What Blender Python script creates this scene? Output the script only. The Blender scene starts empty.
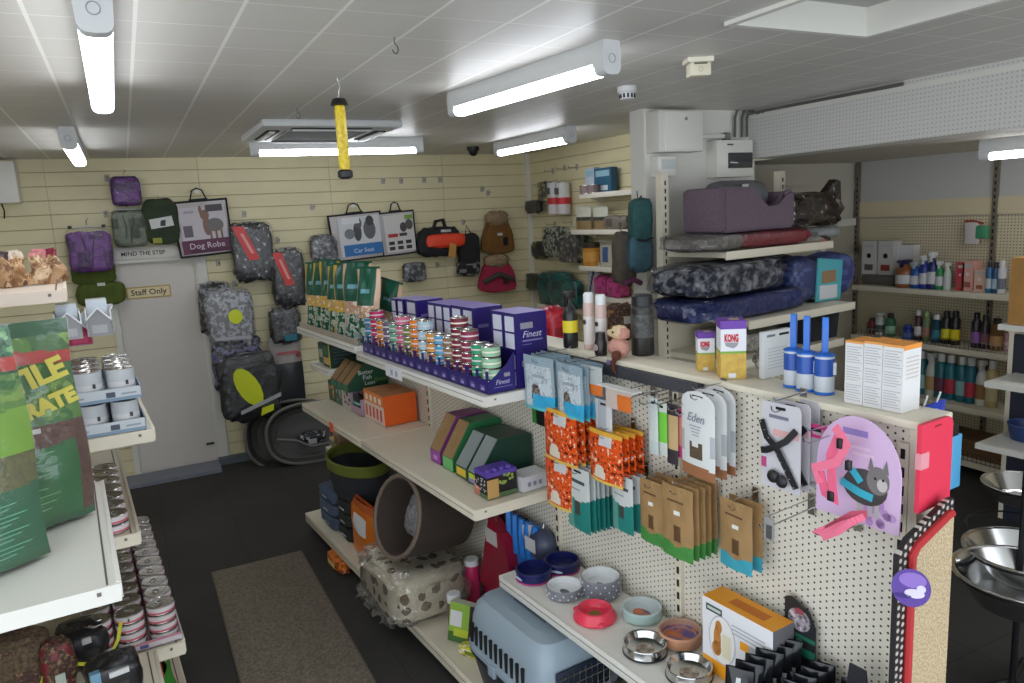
import bpy, bmesh, math, random
from mathutils import Vector, Matrix, noise
random.seed(11)
R = math.radians
SC = bpy.context.scene
COL = SC.collection
# ------------------------------------------------------------------ camera
FPX = 743.8
CZ = 2.258
def _rot(yaw, pitch, roll):
    B = Matrix(((1, 0, 0), (0, 0, -1), (0, 1, 0)))
    return Matrix.Rotation(yaw, 3, 'Z') @ Matrix.Rotation(pitch, 3, 'X') @ B @ Matrix.Rotation(roll, 3, 'Z')
CAMR = _rot(R(-26.92), R(-9.69), R(-2.97))
cd = bpy.data.cameras.new('camera'); cam = bpy.data.objects.new('camera', cd); COL.objects.link(cam)
cam.matrix_world = Matrix.Translation((0, 0, CZ)) @ CAMR.to_4x4()
cd.sensor_fit = 'HORIZONTAL'; cd.sensor_width = 36.0; cd.lens = FPX / 1024 * 36.0
cd.clip_start = 0.05; cd.clip_end = 60
SC.camera = cam
GY = R(4.94)      # direction of the centre shelving run
LY = R(3.6)       # direction of the left shelving run
O = Vector((0, 0, CZ))
def ray(x, y): return CAMR @ Vector(((x - 512) / FPX, (341.5 - y) / FPX, -1.0))
def onz(x, y, z):
    d = ray(x, y); return O + d * ((z - CZ) / d.z)
def ydir(th): return Vector((-math.sin(th), math.cos(th), 0))
def onp(x, y, th, d):
    r = ray(x, y); return O + r * (d / r.dot(ydir(th)))
def atd(x, y, d): return O + ray(x, y) * d
TG, TE, TL, TB, TR = GY - R(90), GY, LY + R(90), 0.0, -R(90)   # facing: aisle, viewer end, left run, back wall, right walls
def face(th, d, x0, y0, x1, y1):
    xm, ym = (x0 + x1) / 2, (y0 + y1) / 2
    a, b = onp(x0, ym, th, d), onp(x1, ym, th, d)
    t, u = onp(xm, y0, th, d), onp(xm, y1, th, d)
    m = (a + b) / 2
    return Vector((m.x, m.y, u.z)), (b - a).length, t.z - u.z
def gp(n, u, z): return Vector((math.cos(GY) * n - math.sin(GY) * u, math.sin(GY) * n + math.cos(GY) * u, z))
def lp(n, u, z): return Vector((math.cos(LY) * n - math.sin(LY) * u, math.sin(LY) * n + math.cos(LY) * u, z))
def nu(p, a=GY): return (p.x * math.cos(a) + p.y * math.sin(a), -p.x * math.sin(a) + p.y * math.cos(a))
# ------------------------------------------------------------------ materials
def lin(c):
    c = c / 255.0
    return c / 12.92 if c <= 0.04045 else ((c + 0.055) / 1.055) ** 2.4
MATS = {}
def mat(name, rgb, rough=0.55, metal=0.0, var=0.0, scale=30.0, bump=0.0, rgb2=None, contrast=None, emit=0.0, coat=0.0, spec=0.5):
    if name in MATS: return MATS[name]
    m = bpy.data.materials.new(name); m.use_nodes = True
    nt = m.node_tree; b = nt.nodes['Principled BSDF']
    col = (lin(rgb[0]), lin(rgb[1]), lin(rgb[2]), 1)
    b.inputs['Base Color'].default_value = col
    b.inputs['Roughness'].default_value = rough
    b.inputs['Metallic'].default_value = metal
    b.inputs['Specular IOR Level'].default_value = spec
    if coat: b.inputs['Coat Weight'].default_value = coat; b.inputs['Coat Roughness'].default_value = 0.12
    if emit:
        b.inputs['Emission Color'].default_value = col; b.inputs['Emission Strength'].default_value = emit
    if var or bump or rgb2:
        tc = nt.nodes.new('ShaderNodeTexCoord'); nz = nt.nodes.new('ShaderNodeTexNoise')
        nz.inputs['Scale'].default_value = scale; nz.inputs['Detail'].default_value = 3
        nt.links.new(tc.outputs['Object'], nz.inputs['Vector'])
        if var or rgb2:
            cr = nt.nodes.new('ShaderNodeValToRGB')
            lo, hi = contrast or (0.3, 0.7)
            cr.color_ramp.elements[0].position = lo; cr.color_ramp.elements[1].position = hi
            if rgb2: c0, c1 = col, (lin(rgb2[0]), lin(rgb2[1]), lin(rgb2[2]), 1)
            else:
                c0 = tuple(max(0, v * (1 - var)) for v in col[:3]) + (1,); c1 = tuple(min(1, v * (1 + var)) for v in col[:3]) + (1,)
            cr.color_ramp.elements[0].color = c0; cr.color_ramp.elements[1].color = c1
            nt.links.new(nz.outputs['Fac'], cr.inputs['Fac']); nt.links.new(cr.outputs['Color'], b.inputs['Base Color'])
        if bump:
            bp = nt.nodes.new('ShaderNodeBump'); bp.inputs['Strength'].default_value = bump; bp.inputs['Distance'].default_value = 0.01
            nt.links.new(nz.outputs['Fac'], bp.inputs['Height']); nt.links.new(bp.outputs['Normal'], b.inputs['Normal'])
    MATS[name] = m
    return m
def fleck(name, cols, scale=40.0, stops=(0.0, 0.45, 0.6), rough=0.35, bump=0.0, detail=2.0, coat=0.0):
    """printed / packed pattern: noise through a stepped ramp"""
    if name in MATS: return MATS[name]
    m = bpy.data.materials.new(name); m.use_nodes = True; nt = m.node_tree; L = nt.links.new; b = nt.nodes['Principled BSDF']; b.inputs['Roughness'].default_value = rough
    if coat: b.inputs['Coat Weight'].default_value = coat
    tc = nt.nodes.new('ShaderNodeTexCoord'); nz = nt.nodes.new('ShaderNodeTexNoise'); nz.inputs['Scale'].default_value = scale; nz.inputs['Detail'].default_value = detail
    cr = nt.nodes.new('ShaderNodeValToRGB'); cr.color_ramp.interpolation = 'CONSTANT'
    while len(cr.color_ramp.elements) < len(cols): cr.color_ramp.elements.new(0.5)
    for e, p, c in zip(cr.color_ramp.elements, stops, cols): e.position = p; e.color = [lin(v) for v in c] + [1]
    L(tc.outputs['Object'], nz.inputs['Vector']); L(nz.outputs['Fac'], cr.inputs['Fac']); L(cr.outputs['Color'], b.inputs['Base Color'])
    if bump:
        bp = nt.nodes.new('ShaderNodeBump'); bp.inputs['Strength'].default_value = bump; bp.inputs['Distance'].default_value = 0.01
        L(nz.outputs['Fac'], bp.inputs['Height']); L(bp.outputs['Normal'], b.inputs['Normal'])
    MATS[name] = m; return m
def C(r, g, b, rough=0.5, **k):      # a plain printed / painted colour
    return mat('paint_%d_%d_%d_%d' % (r, g, b, int(rough * 100)), (r, g, b), rough, **k)
def film(name='clear_film', amt=0.16, rough=0.12, tint=(1, 1, 1), fres=0.5, haze=0.08):
    if name in MATS: return MATS[name]
    m = bpy.data.materials.new(name); m.use_nodes = True; nt = m.node_tree
    for n in list(nt.nodes):
        if n.type != 'OUTPUT_MATERIAL': nt.nodes.remove(n)
    out = [n for n in nt.nodes if n.type == 'OUTPUT_MATERIAL'][0]
    tr = nt.nodes.new('ShaderNodeBsdfTransparent'); gl = nt.nodes.new('ShaderNodeBsdfGlossy'); df = nt.nodes.new('ShaderNodeBsdfDiffuse')
    tr.inputs['Color'].default_value = tint + (1,)
    gl.inputs['Roughness'].default_value = rough; df.inputs['Color'].default_value = (0.8, 0.8, 0.8, 1)
    lw = nt.nodes.new('ShaderNodeLayerWeight'); lw.inputs['Blend'].default_value = 0.25
    mm = nt.nodes.new('ShaderNodeMath'); mm.operation = 'MULTIPLY_ADD'; mm.inputs[1].default_value = fres; mm.inputs[2].default_value = amt
    m1 = nt.nodes.new('ShaderNodeMixShader'); m1.inputs['Fac'].default_value = haze
    m2 = nt.nodes.new('ShaderNodeMixShader')
    L = nt.links.new
    L(lw.outputs['Fresnel'], mm.inputs[0]); L(mm.outputs[0], m2.inputs['Fac'])
    L(tr.outputs[0], m1.inputs[1]); L(df.outputs[0], m1.inputs[2]); L(m1.outputs[0], m2.inputs[1]); L(gl.outputs[0], m2.inputs[2]); L(m2.outputs[0], out.inputs['Surface'])
    tc = nt.nodes.new('ShaderNodeTexCoord'); nz = nt.nodes.new('ShaderNodeTexNoise'); nz.inputs['Scale'].default_value = 22; nz.inputs['Detail'].default_value = 2
    bp = nt.nodes.new('ShaderNodeBump'); bp.inputs['Strength'].default_value = 0.7; bp.inputs['Distance'].default_value = 0.02
    L(tc.outputs['Object'], nz.inputs['Vector']); L(nz.outputs['Fac'], bp.inputs['Height']); L(bp.outputs['Normal'], gl.inputs['Normal'])
    MATS[name] = m; return m
def dotmat(name, rgb, hole, pitch, rad, au, av, stag=True, rough=0.55):
    """perforated board: round holes on a grid in object space; au, av = axes of the board"""
    if name in MATS: return MATS[name]
    m = bpy.data.materials.new(name); m.use_nodes = True; nt = m.node_tree; L = nt.links.new
    b = nt.nodes['Principled BSDF']; b.inputs['Roughness'].default_value = rough
    tc = nt.nodes.new('ShaderNodeTexCoord'); sx = nt.nodes.new('ShaderNodeSeparateXYZ'); L(tc.outputs['Object'], sx.inputs[0])
    def mth(op, a, c=None, v=None):
        n = nt.nodes.new('ShaderNodeMath'); n.operation = op
        L(a, n.inputs[0])
        if c is not None: L(c, n.inputs[1])
        elif v is not None: n.inputs[1].default_value = v
        return n.outputs[0]
    U = mth('DIVIDE', sx.outputs[au], v=pitch); V = mth('DIVIDE', sx.outputs[av], v=pitch)
    if stag:
        fl = mth('FLOOR', U); h = mth('MULTIPLY', fl, v=0.5); V = mth('ADD', V, h)
    fu = mth('SUBTRACT', mth('FRACT', U), v=0.5); fv = mth('SUBTRACT', mth('FRACT', V), v=0.5)
    d = mth('SQRT', mth('ADD', mth('MULTIPLY', fu, fu), mth('MULTIPLY', fv, fv)))
    lt = mth('LESS_THAN', d, v=rad / pitch)
    mx = nt.nodes.new('ShaderNodeMix'); mx.data_type = 'RGBA'
    mx.inputs[6].default_value = (lin(rgb[0]), lin(rgb[1]), lin(rgb[2]), 1); mx.inputs[7].default_value = (lin(hole[0]), lin(hole[1]), lin(hole[2]), 1)
    L(lt, mx.inputs[0]); L(mx.outputs[2], b.inputs['Base Color'])
    MATS[name] = m; return m
def linemat(name, rgb, line, pu, pv, wu, wv, au=0, av=1, ou=0.0, ov=0.0, rough=0.6, var=0.05):
    """tiles with lines: pitch pu/pv, line widths wu/wv"""
    if name in MATS: return MATS[name]
    m = bpy.data.materials.new(name); m.use_nodes = True; nt = m.node_tree; L = nt.links.new
    b = nt.nodes['Principled BSDF']; b.inputs['Roughness'].default_value = rough
    tc = nt.nodes.new('ShaderNodeTexCoord'); sx = nt.nodes.new('ShaderNodeSeparateXYZ'); L(tc.outputs['Object'], sx.inputs[0])
    def edge(axis, p, w, o):
        a = nt.nodes.new('ShaderNodeMath'); a.operation = 'ADD'; a.inputs[1].default_value = o; L(sx.outputs[axis], a.inputs[0])
        d = nt.nodes.new('ShaderNodeMath'); d.operation = 'DIVIDE'; d.inputs[1].default_value = p; L(a.outputs[0], d.inputs[0])
        f = nt.nodes.new('ShaderNodeMath'); f.operation = 'FRACT'; L(d.outputs[0], f.inputs[0])
        l = nt.nodes.new('ShaderNodeMath'); l.operation = 'LESS_THAN'; l.inputs[1].default_value = w / p; L(f.outputs[0], l.inputs[0])
        return l.outputs[0], d.outputs[0]
    e1, d1 = edge(au, pu, wu, ou); e2, d2 = edge(av, pv, wv, ov)
    mx = nt.nodes.new('ShaderNodeMath'); mx.operation = 'MAXIMUM'; L(e1, mx.inputs[0]); L(e2, mx.inputs[1])
    nz = nt.nodes.new('ShaderNodeTexNoise'); nz.inputs['Scale'].default_value = 1.3; nz.inputs['Detail'].default_value = 5
    L(tc.outputs['Object'], nz.inputs['Vector'])
    cr = nt.nodes.new('ShaderNodeValToRGB'); c = [lin(v) for v in rgb]
    cr.color_ramp.elements[0].position = 0.3; cr.color_ramp.elements[1].position = 0.7
    cr.color_ramp.elements[0].color = [v * (1 - var) for v in c] + [1]; cr.color_ramp.elements[1].color = [min(1, v * (1 + var)) for v in c] + [1]
    L(nz.outputs['Fac'], cr.inputs['Fac'])
    mix = nt.nodes.new('ShaderNodeMix'); mix.data_type = 'RGBA'
    L(mx.outputs[0], mix.inputs[0]); L(cr.outputs['Color'], mix.inputs[6]); mix.inputs[7].default_value = (lin(line[0]), lin(line[1]), lin(line[2]), 1)
    L(mix.outputs[2], b.inputs['Base Color'])
    MATS[name] = m; return m
WHITE = mat('white_laminate', (226, 224, 216), 0.4)
CREAM = mat('cream_steel', (222, 214, 194), 0.45, var=0.04, scale=4)
CREAMD = mat('cream_shadow_gap', (96, 90, 78), 0.6)
STEEL = mat('stainless_steel', (205, 205, 205), 0.16, 1.0)
CHROME = mat('chrome_wire', (190, 190, 190), 0.22, 1.0)
BLACK = mat('black_plastic', (24, 24, 26), 0.4)
SLOT = mat('slot_dark', (22, 20, 18), 0.8)
FILM = film()
# ------------------------------------------------------------------ mesh builder
class MB:
    def __init__(s): s.bm = bmesh.new(); s.m = []
    def mi(s, m):
        if m not in s.m: s.m.append(m)
        return s.m.index(m)
    def face(s, pts, m, smooth=False):
        f = s.bm.faces.new([s.bm.verts.new(p) for p in pts]); f.material_index = s.mi(m); f.smooth = smooth; return f
    def box(s, lo, hi, m, M=None, bev=0.0, mats=None):
        """mats: optional dict side->material, sides -x +x -y +y -z +z"""
        x0, y0, z0 = lo; x1, y1, z1 = hi
        P = [Vector(p) for p in ((x0, y0, z0), (x1, y0, z0), (x1, y1, z0), (x0, y1, z0), (x0, y0, z1), (x1, y0, z1), (x1, y1, z1), (x0, y1, z1))]
        if M is not None: P = [M @ p for p in P]
        V = [s.bm.verts.new(p) for p in P]
        F = {'-z': (0, 3, 2, 1), '+z': (4, 5, 6, 7), '-y': (0, 1, 5, 4), '+x': (1, 2, 6, 5), '+y': (2, 3, 7, 6), '-x': (3, 0, 4, 7)}
        fs = []
        for k, ix in F.items():
            f = s.bm.faces.new([V[i] for i in ix]); f.material_index = s.mi((mats or {}).get(k, m)); fs.append(f)
        if bev:
            es = list({e for f in fs for e in f.edges})
            bmesh.ops.bevel(s.bm, geom=es, offset=bev, segments=2, affect='EDGES', profile=0.5)
        return s
    def grid(s, fn, nu, nv, mf, cu=False, cv=False, smooth=True):
        """fn(i,j)->point ; mf(i,j)->material"""
        V = [[s.bm.verts.new(fn(i, j)) for j in range(nv if cv else nv + 1)] for i in range(nu if cu else nu + 1)]
        for i in range(nu):
            for j in range(nv):
                a, b = (i + 1) % len(V), (j + 1) % len(V[0])
                try: f = s.bm.faces.new((V[i][j], V[a][j], V[a][b], V[i][b]))
                except ValueError: continue
                f.material_index = s.mi(mf(i, j)); f.smooth = smooth
        return V
    def tube(s, pts, r, m, seg=6, closed=False, cap=True):
        pts = [Vector(p) for p in pts]; n = len(pts); rings = []
        up = None
        for i, p in enumerate(pts):
            if closed: t = pts[(i + 1) % n] - pts[i - 1]
            else: t = pts[min(i + 1, n - 1)] - pts[max(i - 1, 0)]
            t.normalize()
            if up is None:
                up = t.orthogonal().normalized()
            up = (up - t * up.dot(t))
            if up.length < 1e-6: up = t.orthogonal()
            up.normalize(); w = t.cross(up)
            rr = r[i] if isinstance(r, (list, tuple)) else r
            rings.append([s.bm.verts.new(p + (up * math.cos(2 * math.pi * k / seg) + w * math.sin(2 * math.pi * k / seg)) * rr) for k in range(seg)])
        k = s.mi(m)
        for i in range(n if closed else n - 1):
            A, B = rings[i], rings[(i + 1) % n]
            for j in range(seg):
                f = s.bm.faces.new((A[j], A[(j + 1) % seg], B[(j + 1) % seg], B[j])); f.material_index = k; f.smooth = True
        if cap and not closed:
            f = s.bm.faces.new(list(reversed(rings[0]))); f.material_index = k
            f = s.bm.faces.new(rings[-1]); f.material_index = k
        return s
    def lathe(s, prof, mf, seg=20, c=(0, 0, 0), sx=1.0, sy=1.0, M=None):
        c = Vector(c); rings = []
        for r, z in prof:
            if r < 1e-5: v = c + Vector((0, 0, z)); rings.append([s.bm.verts.new(M @ v if M else v)])
            else:
                ring = []
                for k in range(seg):
                    a = 2 * math.pi * k / seg
                    v = c + Vector((r * sx * math.cos(a), r * sy * math.sin(a), z)); ring.append(s.bm.verts.new(M @ v if M else v))
                rings.append(ring)
        for i in range(len(rings) - 1):
            A, B = rings[i], rings[i + 1]
            mm = mf(i) if callable(mf) else mf
            k = s.mi(mm)
            for j in range(seg):
                if len(A) == 1 and len(B) == 1: continue
                if len(A) == 1: vs = (A[0], B[(j + 1) % seg], B[j])
                elif len(B) == 1: vs = (A[j], A[(j + 1) % seg], B[0])
                else: vs = (A[j], A[(j + 1) % seg], B[(j + 1) % seg], B[j])
                f = s.bm.faces.new(vs); f.material_index = k; f.smooth = True
        return s
    def prism(s, poly, a, b, m, axis='y', side=None, M=None):
        """poly of (p,q): axis y -> (x,z), axis x -> (y,z), axis z -> (x,y)"""
        def pt(p, q, h):
            v = Vector((p, h, q)) if axis == 'y' else Vector((h, p, q)) if axis == 'x' else Vector((p, q, h))
            return M @ v if M else v
        A = [s.bm.verts.new(pt(p, q, a)) for p, q in poly]; B = [s.bm.verts.new(pt(p, q, b)) for p, q in poly]
        n = len(poly); k = s.mi(m); ks = s.mi(side or m)
        f = s.bm.faces.new(A); f.material_index = k
        f = s.bm.faces.new(list(reversed(B))); f.material_index = k
        for i in range(n):
            f = s.bm.faces.new((A[i], B[i], B[(i + 1) % n], A[(i + 1) % n])); f.material_index = ks
        return s
    def strip(s, pts, w, t, m, nrm=(0, -1, 0)):
        """flat webbing along pts (in the x-z plane), width w, thickness t"""
        nrm = Vector(nrm); pts = [Vector(p) for p in pts]; n = len(pts); rows = []
        for i, p in enumerate(pts):
            tg = (pts[min(i + 1, n - 1)] - pts[max(i - 1, 0)]).normalized(); sd = tg.cross(nrm).normalized() * (w / 2)
            rows.append([s.bm.verts.new(q) for q in (p - sd + nrm * t / 2, p + sd + nrm * t / 2, p + sd - nrm * t / 2, p - sd - nrm * t / 2)])
        k = s.mi(m)
        for i in range(n - 1):
            for j in range(4):
                f = s.bm.faces.new((rows[i][j], rows[i][(j + 1) % 4], rows[i + 1][(j + 1) % 4], rows[i + 1][j])); f.material_index = k
        for rr in (rows[0], rows[-1]):
            f = s.bm.faces.new(rr); f.material_index = k
        return s
    def sphere(s, c, r, m, seg=10, rings=6, sc=(1, 1, 1)):
        c = Vector(c)
        pr = [(math.sin(math.pi * i / rings), -math.cos(math.pi * i / rings)) for i in range(rings + 1)]
        pr[0] = (0, -1); pr[-1] = (0, 1)
        s.lathe([(a * r, b * r * sc[2]) for a, b in pr], m, seg, c, sc[0], sc[1]); return s
    def build(s, name, parent=None, loc=None, rz=0.0, fix=True, sharp=35):
        if fix: bmesh.ops.recalc_face_normals(s.bm, faces=s.bm.faces)
        me = bpy.data.meshes.new(name)
        for m in s.m: me.materials.append(m)
        s.bm.to_mesh(me); s.bm.free()
        try: me.set_sharp_from_angle(angle=R(sharp))
        except Exception: pass
        o = bpy.data.objects.new(name, me); COL.objects.link(o)
        if parent is not None: o.parent = parent
        if loc is not None: o.location = loc
        if rz: o.rotation_euler = (0, 0, rz)
        return o
ALL_LABELS = {}
def tag(o, label, cat, group=None, kind=None):
    o['label'] = label; o['category'] = cat
    if group: o['group'] = group
    if kind: o['kind'] = kind
    return o
def thing(name, label, cat, loc=(0, 0, 0), rz=0.0, group=None, tilt=None):
    o = bpy.data.objects.new(name, None); COL.objects.link(o); o.empty_display_size = 0.05
    o.location = loc; o.rotation_euler = (tilt[0] if tilt else 0, tilt[1] if tilt else 0, rz)
    return tag(o, label, cat, group)
def struct(mb, name, loc=None, rz=0.0):
    o = mb.build(name, None, loc, rz); o['kind'] = 'structure'; return o
KIDS = {}
def dup(root, loc=None, rz=None, label=None, group=None, tilt=None):
    r = root.copy(); COL.objects.link(r)
    if loc is not None: r.location = loc
    e = r.rotation_euler.copy()
    if rz is not None: e.z = rz
    if tilt is not None: e.x, e.y = tilt
    r.rotation_euler = e
    if label: r['label'] = label
    if group: r['group'] = group
    def kids(a, b):
        for ch in list(a.children):
            c = ch.copy(); COL.objects.link(c); c.parent = b; kids(ch, c)
    kids(root, r)
    return r
FONTS = []
def text(s, size, m, parent, loc, rot=(90, 0, 0), name='lettering', w=None, shear=0.0, bold=0.0):
    c = bpy.data.curves.new(name, 'FONT'); c.body = s; c.size = size; c.align_x = 'CENTER'; c.align_y = 'CENTER'; c.shear = shear
    c.extrude = 0.0004; c.offset = bold; c.materials.append(m); c.resolution_u = 2
    o = bpy.data.objects.new(name, c); COL.objects.link(o); o.parent = parent; o.location = loc
    o.rotation_euler = tuple(R(a) for a in rot); FONTS.append((o, w)); return o
def fonts_to_meshes():
    bpy.context.view_layer.update()
    dg = bpy.context.evaluated_depsgraph_get(); wid = {o.data.name: w for o, w in FONTS}; done = {}
    todo = [o for o in bpy.data.objects if o.type == 'FONT']
    for o in todo:
        k = o.data.name
        if k in done: continue
        me = bpy.data.meshes.new_from_object(o.evaluated_get(dg)); me.name = o.name.split('.')[0]; w = wid.get(k)
        if w and len(me.vertices):
            xs = [v.co.x for v in me.vertices]; f = w / max(1e-5, max(xs) - min(xs))
            for v in me.vertices: v.co.x *= f
        done[k] = me
    for o in todo:
        nm, me, p, l, r = o.name.split('.')[0], done[o.data.name], o.parent, o.location.copy(), o.rotation_euler.copy(); bpy.data.objects.remove(o)
        n = bpy.data.objects.new(nm, me); COL.objects.link(n); n.parent = p; n.location = l; n.rotation_euler = r
ORD = ['first', 'second', 'third', 'fourth', 'fifth', 'sixth', 'seventh', 'eighth', 'ninth', 'tenth', 'eleventh', 'twelfth', 'thirteenth', 'fourteenth', 'fifteenth', 'sixteenth']
# ------------------------------------------------------------------ generic goods, all with x right, front at -y, z up, base at z = 0
def pouch_mesh(mb, w, h, t, mf, nx=10, nz=14, bottom=0.5, top=0.08, round_top=0.0, wob=0.0, seed=0, y0=0.0, taper=0.0, sealb=0.0):
    rnd = random.Random(seed); ph = [rnd.uniform(0, 6.28) for _ in range(4)]
    def prof(v):
        a = bottom + (1 - bottom) * min(1, v / 0.25) if v < 0.25 else 1.0
        b = top + (1 - top) * min(1, ((1 - v) / 0.45)) ** 0.8
        if sealb and v < 0.08: a *= sealb
        return min(a, b)
    def pos(i, j, sgn):
        u = i / nx; v = j / nz
        ww = w * (1 - taper * v)
        if round_top and v > 1 - round_top:
            q = (v - (1 - round_top)) / round_top; ww *= math.sqrt(max(0.02, 1 - (q * 0.98) ** 2.2))
        x = (u - 0.5) * ww
        sh = (1 - abs(2 * u - 1) ** 2.5)
        y = sgn * t / 2 * prof(v) * sh
        if wob:
            k = wob * (math.sin(7 * u + ph[0] + 3 * v) * math.sin(9 * v + ph[1]) + 0.5 * math.sin(15 * u + ph[2]) * math.sin(14 * v + ph[3]))
            y += k * sh; x += 0.6 * wob * math.sin(8 * v + ph[1])
        return Vector((x, y0 + y, v * h))
    mb.grid(lambda i, j: pos(i, j, -1), nx, nz, lambda i, j: mf((i + .5) / nx, (j + .5) / nz, 0))
    mb.grid(lambda i, j: pos(i, j, 1), nx, nz, lambda i, j: mf((i + .5) / nx, (j + .5) / nz, 1))
    bmesh.ops.remove_doubles(mb.bm, verts=mb.bm.verts, dist=0.0002)
    return mb
def blob_mesh(mb, w, d, h, mf, e=0.5, amp=0.12, freq=3.0, seed=0, nu=28, nv=16, flat=True):
    """soft packed block: superellipsoid with lumps; mf(p,noise)->material"""
    off = Vector((seed * 3.7, seed * 1.3, seed * 2.1))
    def sp(c, e): return math.copysign(abs(c) ** e, c)
    def pos(i, j):
        a = 2 * math.pi * i / nu; b = -math.pi / 2 + math.pi * j / nv
        x = sp(math.cos(b), e) * sp(math.cos(a), e); y = sp(math.cos(b), e) * sp(math.sin(a), e); z = sp(math.sin(b), e)
        p = Vector((x, y, z)); k = 1 + amp * noise.noise(p * freq + off) * 1.6
        q = Vector((x * k * w / 2, y * k * d / 2, h / 2 + z * k * h / 2))
        if flat and q.z < 0.004: q.z = 0.0
        return q
    def mm(i, j):
        p = pos(i + .5, j + .5); n = noise.noise(Vector((p.x / max(w, .01) * 6, p.y / max(d, .01) * 6, p.z / max(h, .01) * 6)) + off)
        return mf(p, n)
    mb.grid(pos, nu, nv, mm, cu=True)
    bmesh.ops.remove_doubles(mb.bm, verts=mb.bm.verts, dist=0.0003)
    return mb
def slot(mb, w, z, y, m=None):
    mb.box((-w / 2, y - 0.001, z - 0.004), (w / 2, y + 0.001, z + 0.004), m or SLOT)
def carton(mb, w, d, h, front, side=None, top=None, back=None, bev=0.0):
    mb.box((-w / 2, 0, 0), (w / 2, d, h), front, mats={'-x': side or front, '+x': side or front, '+z': top or side or front, '+y': back or side or front}, bev=bev); return mb
def pan(mb, x0, z0, x1, z1, m, y=-0.0006):
    mb.face([(x0, y, z0), (x1, y, z0), (x1, y, z1), (x0, y, z1)], m)
def panx(mb, y0, z0, y1, z1, m, x):
    mb.face([(x, y0, z0), (x, y1, z0), (x, y1, z1), (x, y0, z1)], m)
def disc(mb, cx, cz, rx, rz, m, y=-0.0008, n=20):
    mb.face([(cx + rx * math.cos(2 * math.pi * k / n), y, cz + rz * math.sin(2 * math.pi * k / n)) for k in range(n)], m)
# ================================================================== ROOM
BY = 7.61; CEI = 2.925; SX = 4.19; ACE = 2.575; AY = 4.95; AX = 6.3; LX = -1.75; FY = -1.2
carpet = linemat('carpet_tiles', (54, 52, 50), (44, 42, 41), 0.5, 0.5, 0.006, 0.006, rough=0.95, var=0.22)
ceilm = linemat('ceiling_tiles', (206, 203, 196), (238, 236, 230), 0.2955, 0.302, 0.013, 0.006, ou=-0.11 + 0.2955 * 4, ov=0.26, rough=0.42, var=0.05)
annexw = mat('annex_paint', (196, 190, 176), 0.7, var=0.04, scale=2)
slat = mat('slat_cream', (226, 216, 176), 0.5, var=0.05, scale=3)
groove = mat('slat_groove', (176, 164, 126), 0.8)
wallw = mat('wall_white_paint', (220, 218, 210), 0.6, var=0.03, scale=3)
m = MB(); m.box((LX, FY, -0.12), (AX + 0.1, BY + 0.1, 0), carpet); struct(m, 'floor')
HX0, HX1, HY0, HY1 = 2.12, 2.84, 1.5, 2.2
m = MB()
for a, b, c, d in ((LX, FY, SX, HY0 - .03), (LX, HY1 + .03, SX, BY + .1), (LX, HY0 - .03, HX0 - .03, HY1 + .03), (HX1 + .03, HY0 - .03, SX, HY1 + .03)):
    m.box((a, b, CEI), (c if c < 4.1 else 4.24, d, CEI + 0.1), ceilm)
struct(m, 'ceiling')
m = MB()
for a, b, c, d in ((HX0 - .03, HY0 - .03, HX0, HY1 + .03), (HX1, HY0 - .03, HX1 + .03, HY1 + .03), (HX0, HY0 - .03, HX1, HY0), (HX0, HY1, HX1, HY1 + .03)):
    m.box((a, b, CEI - 0.015), (c, d, CEI + 0.14), WHITE)
m.box((HX0, HY0, CEI + 0.1), (HX1, HY1, CEI + 0.14), mat('hatch_lid', (170, 168, 164), 0.6)); struct(m, 'trim_1')
m = MB(); m.box((4.5, FY, ACE), (AX + .1, AY + .1, ACE + 0.1), annexw); m.box((SX + .1, 4.42, ACE), (4.5, AY + .1, ACE + 0.1), annexw); struct(m, 'ceiling_annex')
# slat walls: boards with open grooves in front of a darker backing
def slats(m, a0, a1, z0, z1, axis, plane):
    z = 2.095 - 0.12 * 18
    while z < CEI + .1:
        lo, hi = max(z + 0.0035, z0), min(z + 0.1165, z1)
        if hi > lo + 0.01:
            a = a0
            while a < a1 - 0.02:
                b = min(a + 1.22, a1)
                if axis == 'x': m.box((a, plane, lo), (b - 0.003, plane + 0.016, hi), slat)
                else: m.box((plane, a, lo), (plane + 0.016, b - 0.003, hi), slat)
                a = b
        z += 0.12
m = MB(); m.box((LX, BY + .016, 0), (-0.12, BY + .1, CEI), groove); m.box((0.6, BY + .016, 0), (SX + .1, BY + .1, CEI), groove); m.box((-0.12, BY + .016, 2.07), (0.6, BY + .1, CEI), groove)
slats(m, LX, -0.12, 0, 2.07, 'x', BY); slats(m, 0.67, SX, 0, 2.07, 'x', BY); slats(m, LX, SX, 2.07, CEI, 'x', BY)
struct(m, 'wall_back')
m = MB(); m.box((SX + .016, 4.43, 0), (SX + .1, BY, CEI), groove); slats(m, 4.43, BY, 0, CEI, 'y', SX); struct(m, 'wall_side')
m = MB(); m.box((LX - .1, 2.2, 0), (LX, BY + .1, CEI), mat('left_wall', (222, 216, 196), 0.6)); struct(m, 'wall_left')  # unseen wall, cut short near the camera to let daylight in
m = MB(); m.box((SX - 0.05, BY - 0.03, 0), (SX, BY, CEI), WHITE); struct(m, 'trim_2')
m = MB(); m.box((3.27, 4.27, 0), (4.3, 4.43, CEI), wallw); struct(m, 'wall_stub')
beamm = dotmat('beam_pegboard', (210, 208, 204), (166, 163, 158), 0.0254, 0.0042, 1, 2, stag=False)
m = MB(); m.box((4.24, FY, ACE), (4.5, 4.27, CEI + .1), wallw, mats={'-x': beamm}); m.box((4.23, FY, CEI - .06), (4.24, 4.27, CEI - .03), wallw); struct(m, 'beam')
m = MB(); m.box((SX + .1, AY, 0), (AX + .1, AY + .1, ACE), annexw); m.box((SX, 4.43, 0), (SX + .1, AY + .1, ACE), annexw); struct(m, 'wall_annex')
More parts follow.
